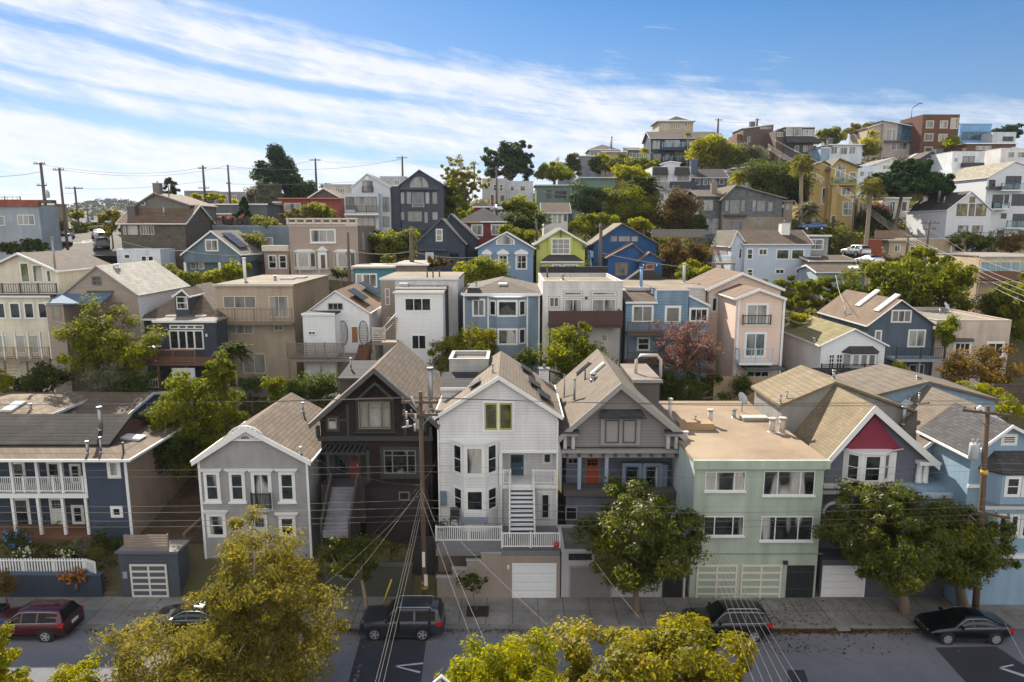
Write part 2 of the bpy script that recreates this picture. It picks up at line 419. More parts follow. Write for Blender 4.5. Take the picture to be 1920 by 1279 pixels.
            for xx in (a-.05, b+.002):
                for (P, Q) in ((A, B), (B, C_)):
                    fa.hexa([(xx,P[0],P[1]-.04),(xx+.048,P[0],P[1]-.04),(xx+.048,Q[0],Q[1]-.04),(xx,Q[0],Q[1]-.04),(xx,P[0],P[1]+th+.02),(xx+.048,P[0],P[1]+th+.02),(xx+.048,Q[0],Q[1]+th+.02),(xx,Q[0],Q[1]+th+.02)])
            s.part('fascia', fa, tm); info.update(ym=ym, zm=zm)
        elif roof == 'hip':
            ring(zt, zt)
            a, b, c, d = xl-ov, xr+ov, y0-ov, y1+ov
            wx, wy = b-a, d-c; ins = min(wx, wy)/2*(hip or .999)
            ridge_y = wx < wy
            if ridge_y: p, q = ((a+b)/2, c+ins), ((a+b)/2, d-ins)
            else: p, q = (a+ins, (c+d)/2), (b-ins, (c+d)/2)
            zr = s.on(p[1], CX + 0*px_(s), ya)[1] if False else s.fz((x0+x1)/2, ya, p[1])
            E = [(a,c,zt+th),(b,c,zt+th),(b,d,zt+th),(a,d,zt+th)]; P3, Q3 = (*p, zr), (*q, zr)
            if ridge_y: polys = [[E[0],E[1],P3],[E[1],E[2],Q3,P3],[E[2],E[3],Q3],[E[3],E[0],P3,Q3]]
            else: polys = [[E[0],E[1],Q3,P3],[E[1],E[2],Q3],[E[2],E[3],P3,Q3],[E[3],E[0],P3]]
            for f in polys: r.quad(*f); s.roofs.append(f)
            r.quad((a,c,zt),(a,d,zt),(b,d,zt),(b,c,zt))
            fa = MB(); fa.box(a-.04, b+.04, c-.05, c-.002, zt-.02, zt+th+.02); fa.box(a-.05,a-.002,c,d,zt-.02,zt+th+.02); fa.box(b+.002,b+.05,c,d,zt-.02,zt+th+.02)
            for (u0,u1,v0,v1) in ((a,b,c,c+.02),(a,b,d-.02,d),(a,a+.02,c+.021,d-.021),(b-.02,b,c+.021,d-.021)): r.box(u0,u1,v0,v1,zt+.001,zt+th-.001)
            s.part('fascia', fa, tm)
        elif roof == 'shed':            # rises towards the back (ya seen at the back edge)
            zm = s.fz((x0+x1)/2, ya, y1)
            w.quad((xl,y0,zb),(xr,y0,zb),(xr,y0,zt),(xl,y0,zt)); w.quad((xr,y1,zb),(xl,y1,zb),(xl,y1,zm),(xr,y1,zm))
            w.quad((xr,y0,zb),(xr,y1,zb),(xr,y1,zm),(xr,y0,zt)); w.quad((xl,y1,zb),(xl,y0,zb),(xl,y0,zt),(xl,y1,zm))
            sl = (zm-zt)/dep
            P, Q = (y0-ov, zt-ov*sl), (y1+.05, zm+.05*sl); a, b = xl-ov*.6, xr+ov*.6
            r.hexa([(a,P[0],P[1]),(b,P[0],P[1]),(b,Q[0],Q[1]),(a,Q[0],Q[1]),(a,P[0],P[1]+th),(b,P[0],P[1]+th),(b,Q[0],Q[1]+th),(a,Q[0],Q[1]+th)])
            s.roofs.append([(a,P[0],P[1]+th),(b,P[0],P[1]+th),(b,Q[0],Q[1]+th),(a,Q[0],Q[1]+th)])
            fa = MB(); fa.box(a, b, P[0]-.06, P[0]-.002, P[1]-.02, P[1]+th+.01); s.part('fascia', fa, tm)
        elif roof == 'slant':           # falls across: ya = height at x1, yt at x0
            zr2 = s.fz(x1, ya, dy); ring(zt, zr2); sl = (zr2-zt)/(xr-xl)
            P, Q = (xl-ov, zt-ov*sl), (xr+ov, zr2+ov*sl)
            r.hexa([(P[0],y0-ov,P[1]),(Q[0],y0-ov,Q[1]),(Q[0],y1,Q[1]),(P[0],y1,P[1]),(P[0],y0-ov,P[1]+th),(Q[0],y0-ov,Q[1]+th),(Q[0],y1,Q[1]+th),(P[0],y1,P[1]+th)])
            s.roofs.append([(P[0],y0-ov,P[1]+th),(Q[0],y0-ov,Q[1]+th),(Q[0],y1,Q[1]+th),(P[0],y1,P[1]+th)])
            fa = MB(); fa.hexa([(P[0],y0-ov-.06,P[1]-.05),(Q[0],y0-ov-.06,Q[1]-.05),(Q[0],y0-ov-.002,Q[1]-.05),(P[0],y0-ov-.002,P[1]-.05),(P[0],y0-ov-.06,P[1]+th+.02),(Q[0],y0-ov-.06,Q[1]+th+.02),(Q[0],y0-ov-.002,Q[1]+th+.02),(P[0],y0-ov-.002,P[1]+th+.02)]); s.part('fascia', fa, tm)
        elif roof == 'none': ring(zt, zt); w.quad((xl,y0,zt),(xr,y0,zt),(xr,y1,zt),(xl,y1,zt))
        s.part(wall, w, m)
        if r.v: s.part('roof', r, rm or m)
        return info
    # ---- flat things on a wall plane, in pixels
    def slab(s, name, x0, y0, x1, y1, pl=0., d0=0., d1=.06, m=None, parent=None):
        p = s.pl(pl); u0, u1, z0, z1 = s.rect(p, x0, y0, x1, y1); mb = MB(); pbox(mb, p, u0, u1, d0, d1, z0, z1)
        return s.part(name, mb, m or s.trim, parent)
    def winu(s, pl, u0, u1, z0, z1, cols=1, rows=1, fw=.07, fm=None, gm=None, sill=False, crown=False, kind='window', mw=.045, casing=0., cm=None, out=.05, split=None, label=None):
        p = s.pl(pl); f = MB(); fm = fm or s.trim
        def bar(a, b, c, d, q=out): pbox(f, p, a, b, -.04, q, c, d)
        bar(u0, u0+fw, z0, z1); bar(u1-fw, u1, z0, z1); bar(u0+fw, u1-fw, z1-fw, z1); bar(u0+fw, u1-fw, z0, z0+fw)
        a, b, c, d = u0+fw, u1-fw, z0+fw, z1-fw
        for i in range(1, cols):
            x = a + (b-a)*(split[i-1] if split else i/cols); bar(x-mw/2, x+mw/2, c, d, out-.012)
        for j in range(1, rows): z = c + (d-c)*j/rows; bar(a, b, z-mw/2, z+mw/2, out-.016)
        o = s.part(kind, f, fm)
        if label: o['label'] = label
        g = MB(); P = p.pt; g.quad(P(a-.01,.012,c-.01),P(b+.01,.012,c-.01),P(b+.01,.012,d+.01),P(a-.01,.012,d+.01))
        s.part('pane', g, gm or s.gl, o)
        if casing:
            k = MB(); q = casing
            for (e, h, i, j) in ((u0-q,u0,z0,z1),(u1,u1+q,z0,z1),(u0-q,u1+q,z1,z1+q),(u0-q,u1+q,z0-q,z0)): pbox(k, p, e+.001, h-.001, -.02, .03, i, j)
            s.part('casing', k, cm or fm, o)
        if sill:
            k = MB(); pbox(k, p, u0-.08-casing, u1+.08+casing, .0, .14, z0-casing-.1, z0-casing-.002); s.part('sill', k, cm or fm, o)
        if crown:
            k = MB(); pbox(k, p, u0-.12-casing, u1+.12+casing, .0, .1, z1+casing+.002, z1+casing+.12); pbox(k, p, u0-.2-casing, u1+.2+casing, .0, .2, z1+casing+.122, z1+casing+.2); s.part('crown_moulding', k, cm or fm, o)
        return o
    def win(s, x0, y0, x1, y1, pl=0., *a, **k):
        p = s.pl(pl); return s.winu(p, *s.rect(p, x0, y0, x1, y1), *a, **k)
    def door(s, x0, y0, x1, y1, pl=0., m=None, fm=None, glass_rows=0, fw=.09, name='door', panels=2):
        p = s.pl(pl); u0, u1, z0, z1 = s.rect(p, x0, y0, x1, y1); f = MB(); fm = fm or s.trim
        for (a, b, c, d) in ((u0-fw,u0,z0,z1),(u1,u1+fw,z0,z1),(u0-fw,u1+fw,z1,z1+fw)): pbox(f, p, a, b, -.02, .06, c, d)
        fo = MB(); pbox(fo, p, u0, u1, -.02, .03, z0, z1)
        for i in range(panels):
            w_ = (u1-u0)/panels; a = u0+w_*i+.06*w_; b = u0+w_*(i+1)-.06*w_
            zz = z1-(z1-z0)*.32 if glass_rows else z1-.12
            pbox(fo, p, a, b, .031, .05, z0+.15, zz)
        o = s.part(name, fo, m); s.part('door_frame', f, fm, o)
        if glass_rows:
            g = MB(); P = p.pt; zz = z1-(z1-z0)*.28; n = 3
            for i in range(n):
                a = u0+.12*(u1-u0)+(u1-u0)*.76*i/n; b = a+(u1-u0)*.76/n-.03
                for j in range(glass_rows):
                    c = zz+(z1-.1-zz)*j/glass_rows; d = c+(z1-.1-zz)/glass_rows-.03; g.quad(P(a,.055,c),P(b,.055,c),P(b,.055,d),P(a,.055,d))
            s.part('pane', g, glass('dark'), o)
        h = MB(); pbox(h, p, u1-.14, u1-.08, .05, .11, z0+.95, z0+1.08); s.part('handle', h, metal('#b9a068'), o)
        return o
    def garage(s, x0, y0, x1, y1, pl=0., m=None, rows=5, cols=2, pane=None, fm=None, name='garage_door'):
        p = s.pl(pl); u0, u1, z0, z1 = s.rect(p, x0, y0, x1, y1)
        if pane:
            f = MB(); fw = .11
            pbox(f, p, u0, u0+fw, -.02, .06, z0, z1); pbox(f, p, u1-fw, u1, -.02, .06, z0, z1)
            for j in range(rows+1):
                z = z0+(z1-z0-fw)*j/rows; pbox(f, p, u0+fw, u1-fw, -.02, .055, z, z+fw)
            for i in range(1, cols): x = u0+(u1-u0)*i/cols; pbox(f, p, x-fw/2, x+fw/2, -.02, .05, z0+fw, z1-fw)
            o = s.part(name, f, fm or s.trim); g = MB(); pbox(g, p, u0+.05, u1-.05, -.02, .02, z0+.03, z1-.03); s.part('door_panel', g, pane, o)
        else:
            g = MB(); h = (z1-z0)/rows
            for j in range(rows):
                pbox(g, p, u0, u1, -.02, .03, z0+h*j, z0+h*(j+1)-.02)
                for i in range(cols*2):
                    w_ = (u1-u0)/(cols*2); pbox(g, p, u0+w_*i+.08, u0+w_*(i+1)-.08, .031, .045, z0+h*j+.1, z0+h*(j+1)-.12)
            o = s.part(name, g, m); f = MB()
            for (a, b, c, d) in ((u0-.1,u0-.002,z0,z1),(u1+.002,u1+.1,z0,z1),(u0-.1,u1+.1,z1+.002,z1+.1)): pbox(f, p, a, b, -.02, .07, c, d)
            s.part('door_frame', f, fm or s.trim, o)
        return o
    def railu(s, pl, u0, u1, z0, z1, m=None, kind='bal', gap=.14, d=0., posts=1.9, name='railing', bw=.035):
        p = s.pl(pl); mb = MB(); m = m or s.trim; n = max(1, round((u1-u0)/posts))
        for i in range(n+1):
            u = u0+(u1-u0)*i/n; pbox(mb, p, u-.05, u+.05, d-.05, d+.05, z0, z1+.06)
        for i in range(n):
            a = u0+(u1-u0)*i/n+.051; b = u0+(u1-u0)*(i+1)/n-.051
            pbox(mb, p, a, b, d-.045, d+.045, z1-.06, z1)
            if kind in ('bal', 'picket'):
                pbox(mb, p, a, b, d-.03, d+.03, z0+.06, z0+.13)
                k = max(1, round((b-a)/gap))
                for j in range(k):
                    u = a+(b-a)*(j+.5)/k; pbox(mb, p, u-bw/2, u+bw/2, d-.018, d+.018, z0+.131, (z1+.1 if kind == 'picket' else z1-.061))
            elif kind == 'solid': pbox(mb, p, a, b, d-.03, d+.03, z0+.03, z1-.061)
            elif kind == 'slat':
                k = max(2, round((z1-z0)/.2))
                for j in range(k): z = z0+(z1-z0-.08)*j/k+.04; pbox(mb, p, a, b, d-.02, d+.02, z, z+.09)
        o = s.part(name, mb, m)
        if kind == 'glass':
            g = MB()
            for i in range(n):
                a = u0+(u1-u0)*i/n+.08; b = u0+(u1-u0)*(i+1)/n-.08; pbox(g, p, a, b, d-.008, d+.008, z0+.08, z1-.07)
            s.part('glass_panel', g, clear_glass(), o)
        return o
    def rail(s, x0, y0, x1, y1, pl=0., **k):
        p = s.pl(pl); return s.railu(p, *s.rect(p, x0, y0, x1, y1), **k)
    def deck(s, x0, x1, y, dyf, dyb, m, th=.25, posts=True, name='deck', pm=None, nposts=3):
        """platform whose front top edge is seen at pixel row Y, front at dyf, back at dyb"""
        a, z = s.on(dyf, x0, y); b, _ = s.on(dyf, x1, y); mb = MB(); mb.box(a, b, dyf, dyb, z-th, z)
        o = s.part(name, mb, m)
        if posts:
            for i in range(nposts):
                pm_ = MB(); x = a+.12+(b-a-.24)*i/(nposts-1); pm_.box(x-.07, x+.07, dyf+.08, dyf+.22, s.low(a, b, dyf, dyf+.3), z-th-.002); s.part('post', pm_, pm or m, o)
        return a, b, z
    def post(s, x, y0, y1, dy=0., w=.16, m=None, name='post'):
        u, zt = s.on(dy, x, y0); _, zb = s.on(dy, x, y1); mb = MB(); mb.box(u-w/2, u+w/2, dy, dy+w, zb, zt); return s.part(name, mb, m or s.trim)
    def stairs(s, xa, xb, za, ya, zb, yb, n, m, tm=None, name='stairs', closed=True):
        """steps from (ya, za) at the top down to (yb, zb), front view, local metres"""
        mb = MB(); t = MB()
        for i in range(n):
            z = za + (zb-za)*(i+1)/(n+1); y1_ = ya + (yb-ya)*i/n; y2_ = ya + (yb-ya)*(i+1)/n
            lo, hi = min(y1_, y2_), max(y1_, y2_)
            if closed: mb.box(xa, xb, lo, hi, zb-.3, z-.05)
            t.box(xa-.02, xb+.02, lo-.03, hi-.002, z-.049, z)
        o = s.part(name, t, tm or m)
        if closed: s.part('riser', mb, m, o)
        return o
    # ---- roof furniture, placed where the pixel's ray meets a roof
    def vent(s, px, py, h=.7, r=.09, cap=True, m=None, name='vent_pipe'):
        q = s.onroof(px, py)
        if not q: return
        p = q[0]; mb = MB(); mb.tube([(p.x,p.y,p.z-.1),(p.x,p.y,p.z+h)], r, 10)
        mb.tube([(p.x,p.y,p.z-.05),(p.x,p.y,p.z+.06)], [r*1.9, r*1.3], 10)
        if cap: mb.tube([(p.x,p.y,p.z+h-.02),(p.x,p.y,p.z+h+.05),(p.x,p.y,p.z+h+.06),(p.x,p.y,p.z+h+.13)], [r*.7, r*.7, r*1.6, r*1.35], 10)
        return s.part(name, mb, m or metal())
    def chimney(s, px, py, w=.6, h=1.2, m=None, cap=True):
        q = s.onroof(px, py)
        if not q: return
        p = q[0]; mb = MB(); mb.box(p.x-w/2,p.x+w/2,p.y-w/2,p.y+w/2,p.z-.8,p.z+h)
        o = s.part('chimney', mb, m or rough_flat('#7d6a5c', name='brick'))
        if cap:
            c = MB(); c.box(p.x-w/2-.07,p.x+w/2+.07,p.y-w/2-.07,p.y+w/2+.07,p.z+h+.002,p.z+h+.1); c.tube([(p.x,p.y,p.z+h+.101),(p.x,p.y,p.z+h+.4)], .1, 8); s.part('chimney_cap', c, metal('#8a8884'), o)
        return o
    def patch(s, name, px, py, w, l, th, m, lift=.02, frame=None, grid=None):
        q = s.onroof(px, py)
        if not q: return
        p, n = q; up = Vector((0,0,1))
        if n.z > .999: a, b = Vector((1,0,0)), Vector((0,1,0))
        else: a = up.cross(n).normalized(); b = n.cross(a).normalized()
        def hx(mb, w0, w1, l0, l1, h0, h1):
            C = lambda i, j, k: tuple(p + a*i + b*j + n*k)
            mb.hexa([C(w0,l0,h0),C(w1,l0,h0),C(w1,l1,h0),C(w0,l1,h0),C(w0,l0,h1),C(w1,l0,h1),C(w1,l1,h1),C(w0,l1,h1)])
        mb = MB(); hx(mb, -w/2, w/2, -l/2, l/2, lift, lift+th)
        if frame:
            o = s.part(name, mb, frame); g = MB(); e = .07
            if grid:
                for i in range(grid[0]):
                    for j in range(grid[1]):
                        gw, gl_ = w/grid[0], l/grid[1]; hx(g, -w/2+gw*i+.03, -w/2+gw*(i+1)-.03, -l/2+gl_*j+.03, -l/2+gl_*(j+1)-.03, lift+th+.002, lift+th+.02)
            else: hx(g, -w/2+e, w/2-e, -l/2+e, l/2-e, lift+th+.002, lift+th+.03)
            s.part('pane' if 'sky' in name else 'cell', g, m, o); return o
        return s.part(name, mb, m)
    def skylight(s, px, py, w=.7, l=1.2): return s.patch('skylight', px, py, w, l, .14, plain('#cfd6d8', .15, name='skylight_dome'), frame=plain('#b8b5ad', .5))
    def solar(s, px, py, w, l, grid=(3, 2), lift=.15): return s.patch('solar_panel', px, py, w, l, .05, plain('#3a3836', .35, 0., name='solar_cell'), lift=lift, frame=plain('#3a3a3c', .4, .5), grid=grid)
    def dish(s, px, py, r=.35, h=.5):
        q = s.onroof(px, py)
        if not q: return
        p = q[0]; mb = MB(); mb.tube([p, p+Vector((0,0,h))], .03, 6)
        c = p+Vector((0,-.1,h+.15)); n = 12; d = Vector((.5,-.6,.5)).normalized(); a = d.cross(Vector((0,0,1))).normalized(); b = a.cross(d)
        o = s.part('satellite_dish', mb, metal('#77777a')); k = MB()
        ring = [c + (a*math.cos(2*math.pi*i/n) + b*math.sin(2*math.pi*i/n))*r for i in range(n)]
        for i in range(n): k.quad(ring[i], ring[(i+1)%n], c - d*r*.28)
        k.tube([c-d*r*.28, c+d*r*.7], .015, 5); s.part('reflector', k, plain('#b5b7b8', .4), o)
    def poly(s, name, pts, m, th=.06, parent=None):
        """a thin slab from a local polygon, thickened downwards"""
        mb = MB(); mb.prism([tuple(p) for p in pts], (0, 0, -th)); o = s.part(name, mb, m, parent); recalc(o); return o
    def bay(s, x0, x1, yt, yb, dy=0., proj=.8, side=.28, m=None, rm=None, roof_h=.25, name='bay_window'):
        """three-sided bay; returns the planes (left, front, right) and z range"""
        a, zt = s.on(dy-proj*.5, x0, yt); b, _ = s.on(dy-proj*.5, x1, yt); zb = s.fz((x0+x1)/2, yb, dy-proj*.5) if yb else s.low(a, b, dy-proj, dy)
        w = b-a; i0, i1 = a+w*side, b-w*side; f = dy-proj
        mb = MB()
        ring = [(a,dy),(i0,f),(i1,f),(b,dy)]
        for k in range(3): p, q = ring[k], ring[k+1]; mb.quad((*p,zb),(*q,zb),(*q,zt),(*p,zt))
        mb.quad(*[(*p,zb) for p in ring][::-1]); mb.quad(*[(*p,zt) for p in ring])
        o = s.part(name, mb, m)
        r = MB(); e = [(a-.12,dy),(i0-.06,f-.12),(i1+.06,f-.12),(b+.12,dy)]
        for k in range(3): p, q = e[k], e[k+1]; r.quad((*p,zt+.08),(*q,zt+.08),((i1 if k > 0 else i0) if k != 1 else i1, dy, zt+.08+roof_h),((i0 if k < 2 else i1), dy, zt+.08+roof_h))
        r.quad(*[(*p,zt-.02) for p in e][::-1])
        for k in range(3): p, q = e[k], e[k+1]; r.quad((*p,zt-.02),(*q,zt-.02),(*q,zt+.08),(*p,zt+.08))
        s.part('bay_roof', r, rm or s.trim, o)
        L = math.hypot(i0-a, proj)
        return Plane(a, dy, (i0-a)/L, -proj/L), Plane(i0, f), Plane(i1, f, (b-i1)/L, proj/L), L, i1-i0, zb, zt
def px_(s): return 0
# ------------------------------------------------------------------ plants
def leaf_mesh(name, P, N, size, tint, m, parent, rng, aspect=.5, fold=False):
    """one quad (a pointed leaf or leaf spray) per row of P, facing N"""
    n = len(P); N = N / (np.linalg.norm(N, axis=1, keepdims=True) + 1e-9)
    t = rng.normal(size=(n, 3)); t -= (t*N).sum(1, keepdims=True)*N; t /= np.linalg.norm(t, axis=1, keepdims=True) + 1e-9
    b = np.cross(N, t); L = (size*(.6+.8*rng.random(n)))[:, None] if np.ndim(size) == 0 else size[:, None]
    W = L*aspect
    V = np.stack([P - t*L*.5, P + b*W*.5 + N*L*.06 - t*L*.05, P + t*L*.5, P - b*W*.5 + N*L*.06 - t*L*.05], 1).reshape(-1, 3)
    me = bpy.data.meshes.new(name); me.vertices.add(4*n); me.vertices.foreach_set('co', V.astype(np.float32).ravel())
    me.loops.add(4*n); me.loops.foreach_set('vertex_index', np.arange(4*n, dtype=np.int32))
    me.polygons.add(n); me.polygons.foreach_set('loop_start', np.arange(0, 4*n, 4, dtype=np.int32)); me.polygons.foreach_set('loop_total', np.full(n, 4, np.int32))
    at_ = me.attributes.new('tint', 'FLOAT', 'FACE'); at_.data.foreach_set('value', np.clip(tint, 0, 1).astype(np.float32))
    me.materials.append(m); me.update(calc_edges=True)
    o = bpy.data.objects.new(name, me); col.objects.link(o); o.parent = parent
    return o
GREEN = leafmat('#25380f', '#5d7320', .42)
KINDS = {
 'green':   lambda: leafmat('#35400f', '#70761c', .45, h3='#9a9428'),
 'dark':    lambda: leafmat('#232c10', '#4a5520', .34, h3='#6e6f2a'),
 'lime':    lambda: leafmat('#5f6812', '#8a8818', .5, h3='#a99e22'),
 'olive':   lambda: leafmat('#3d4520', '#77753a', .40, h3='#9a8f4c'),
 'gold':    lambda: leafmat('#4a4a20', '#7d7634', .40, h3='#aa9844'),
 'magnolia':lambda: leafmat('#2a3611', '#5f661c', .42, .45, h3='#a8942c', spec=.3),
 'rust':    lambda: leafmat('#484022', '#766232', .4, h3='#96762f'),
 'plum':    lambda: leafmat('#4f3f3a', '#806458', .4, h3='#a08672'),
 'grey':    lambda: leafmat('#4b4f3c', '#7d7c62', .35, h3='#8d866a'),
 'redbrown':lambda: leafmat('#383018', '#5e4e2a', .4, h3='#70702a'),
 'pine':    lambda: leafmat('#15240f', '#2f4a20', .25, h3='#47602a'),
 'bark':    lambda: wood('#6b5c4c', 'bark', sc=(6, 6, 1.2)),
 'palebark':lambda: wood('#8d7d68', 'bark', sc=(6, 6, 1.2)),
}
SEED = [100]
def crown_points(rng, n, c, rx, ry, rz, clumps, clump_r, shape='round', up=.35, hollow=.55):
    """leaf positions gathered in clumps spread over an uneven crown"""
    d = rng.normal(size=(clumps, 3)); d /= np.linalg.norm(d, axis=1, keepdims=True)
    r = hollow + (1-hollow)*rng.random(clumps)**.6; r[:clumps//5] *= .55
    wob = 1 + .18*np.sin(d[:, 0]*5.1 + rng.random()*6) + .14*np.sin(d[:, 2]*6.3 + d[:, 1]*4 + rng.random()*6)
    cc = d * (r*wob)[:, None]
    if shape == 'cone':
        h = rng.random(clumps)**.8; a = rng.random(clumps)*2*np.pi; q = (1-h)**.75*(.3+.9*rng.random(clumps)**.7)+.03
        cc = np.stack([np.cos(a)*q, np.sin(a)*q, h*2-1], 1)
    elif shape == 'flat':
        a = rng.random(clumps)*2*np.pi; q = rng.random(clumps)**.5
        cc = np.stack([np.cos(a)*q, np.sin(a)*q, (1-q*q)*.9-.35+.25*rng.normal(size=clumps)*.5], 1)
    elif shape == 'dome': cc[:, 2] = np.abs(cc[:, 2])*1.7-.8
    S = np.array([rx, ry, rz]); cc = cc*S*(1-clump_r*.35)
    k = rng.integers(0, clumps, n)
    cs = clump_r*min(max(rx, ry), rz*1.3)*(.6+.8*rng.random(clumps))
    e = rng.normal(size=(n, 3)); e /= np.linalg.norm(e, axis=1, keepdims=True)
    rad = rng.random(n)**.45
    off = e*rad[:, None]*cs[k][:, None]*np.array([1, 1, .75])
    P = cc[k] + off
    P *= np.minimum(1., S/np.percentile(np.abs(P), 97, axis=0))*1.03
    P = P + np.array(c)
    N = e*.7 + (cc[k]/S)*.5 + rng.normal(size=(n, 3))*.55 + np.array([0, 0, up])
    ct = rng.random(clumps)
    return P, N, k, ct, cc + np.array(c)
def tree(name, label, cat, px, yt, yb, w, Y, kind='green', n=5000, leaf=.2, group=None, trunk=True, clumps=60, clump_r=.3, shape='round', depth=.85, aspect=.5,
         base=None, tr=None, bark='bark', hollow=.55, tpx=None, flowers=None, up=.35, limbs=7):
    """a tree or bush whose crown shows at pixel column PX between rows YT and YB, W pixels wide, at distance Y"""
    SEED[0] += 1; rng = np.random.default_rng(SEED[0])
    X, z1 = at(px, yt, Y); _, z0 = at(px, yb, Y); t = Y/ray(px, (yt+yb)/2)[1]
    rx = w/2/FPX*t; rz = abs(z1-z0)/2; ry = rx*depth; cz = (z0+z1)/2
    if Y < 60:      # seen from above, a crown's depth adds to its apparent height
        th = math.atan2(CAM_H-cz, Y); ry = min(ry, .8*rz*math.cos(th)/math.sin(th)); rz = math.sqrt(max((rz*math.cos(th))**2-(ry*math.sin(th))**2, .1*rz*rz))/math.cos(th)
    bx = X if tpx is None else at(tpx, yb, Y)[0]
    gz = terr(bx, Y) if base is None else base
    gz = min(gz, z0 + .3*rz)
    o = empty(name, (bx, Y, gz)); tag(o, label, cat, group)
    P, N, k, ct, cc = crown_points(rng, n, (X-bx, 0, cz-gz), rx, ry, rz, clumps, clump_r, shape, up, hollow)
    ok = P[:, 2] > .02; P, N, k = P[ok], N[ok], k[ok]
    tint = .42*rng.random(len(P)) + .38*ct[k] + .12
    leaf_mesh('crown' if trunk else 'foliage', P, N, leaf, tint, KINDS[kind](), o, rng, aspect)
    mb = MB(); tr = tr or max(.06, rx*.075); top = Vector((X-bx, 0, cz-gz))
    fork = Vector((top.x*.5, 0, max(.25*(z0-gz) + .1, (z0-gz)*.95 + rz*.25)))
    mb.tube([(0,0,-.4), Vector((0,0,0)), fork*.5+Vector((rng.normal()*.08, rng.normal()*.08, 0)), fork], [tr*1.25, tr, tr*.85, tr*.7], 8)
    for i in range(limbs):
        q = Vector(cc[rng.integers(0, len(cc))]); md = fork.lerp(q, .5) + Vector((rng.normal(), rng.normal(), rng.normal()*.5))*rx*.1 + Vector((0, 0, -.1*rz))
        mb.tube([fork, md, q], [tr*.55, tr*.35, tr*.1], 6)
    mb.build('trunk' if trunk else 'stem', KINDS[bark](), o)
    if flowers:
        m_ = plain(flowers[0], .6, name='petal'); f = MB(); idx = rng.choice(len(P), flowers[1])
        for i in idx:
            p = Vector(P[i]) + Vector((0, -.1, .05)); s_ = flowers[2]
            for a in range(5):
                t1 = a*1.257; d1 = Vector((math.cos(t1), -.4, math.sin(t1)))*s_; d2 = Vector((math.cos(t1+.9), -.3, math.sin(t1+.9)))*s_
                f.quad(p, p+d1, p+(d1+d2)*.75, p+d2)
        f.build('blossom', m_, o)
    return o
def bush(label, px, yt, yb, w, Y, kind='green', n=1800, leaf=.2, name='bush', cat='bush', **k):
    k.setdefault('clumps', 26); k.setdefault('clump_r', .42); k.setdefault('limbs', 4); k.setdefault('hollow', .4)
    return tree(name, label, cat, px, yt, yb, w, Y, kind, n, leaf, trunk=False, **k)
def palm(label, px, yt, yb, Y, r_px, nf=34, droop=1., fan=False, lean=0., kind='olive', trunk_r=.28, name='palm_tree', skirt=True, cpx=None):
    """trunk from row YB up to the crown centre at row YT, fronds R_PX pixels long"""
    SEED[0] += 1; rng = np.random.default_rng(SEED[0])
    X, z0 = at(px, yb, Y); cx, z1 = at(cpx or px, yt, Y); z0 = min(z0, terr(X, Y)+.1) if Y < 200 else z0
    L = r_px/FPX*Y; o = empty(name, (X, Y, z0)); tag(o, label, 'palm')
    mb = MB(); H_ = z1-z0; dx = cx-X; n = 14; pts = []; rr = []
    for i in range(n+1):
        f = i/n; pts.append((dx*f + math.sin(f*3)*.15*dx, 0, H_*f - (.5 if i == 0 else 0))); rr.append(trunk_r*(1.15-.3*f)*(1+.06*(i % 2)))
    mb.tube(pts, rr, 9); mb.build('trunk', wood('#8a7a66', 'palm_bark', sc=(1.5, 1.5, 9)), o)
    top = np.array([dx, 0, H_]); P = []; N = []; S = []; T = []
    for k in range(nf):
        az = k*2.399 + rng.random()*.3; el = (1.25 - 1.9*(k/nf)) if not fan else (1.2 - 2.3*(k/nf))
        d = np.array([math.cos(az)*math.cos(el), math.sin(az)*math.cos(el), math.sin(el)]); Lk = L*(.75+.35*rng.random())
        side = np.array([-math.sin(az), math.cos(az), 0.])
        m_ = 26
        for j in range(m_):
            f = (j+1)/m_; c = top + d*Lk*f - np.array([0, 0, 1])*droop*.55*Lk*f*f
            for sg in (-1, 1):
                wl = Lk*(.30*math.sin(math.pi*min(1, f*.9+.1))+.05) if not fan else Lk*.42*(f > .45)
                if wl < .02: continue
                P.append(c + side*sg*wl*.45 - np.array([0, 0, .12*wl])); N.append(np.array([side[0]*sg*.25, side[1]*sg*.25, 1]) + rng.normal(size=3)*.3); S.append(wl); T.append(.35+.5*rng.random())
    if skirt:
        for k in range(140):
            az = rng.random()*6.28; f = rng.random(); P.append(top + np.array([math.cos(az)*L*.2, math.sin(az)*L*.2, -L*.2-f*L*.55])); N.append(np.array([math.cos(az), math.sin(az), .2])); S.append(L*.28); T.append(.95)
    P, N, S, T = map(np.array, (P, N, S, T))
    leaf_mesh('frond', P, N, S, T, KINDS[kind](), o, rng, .22)
    return o
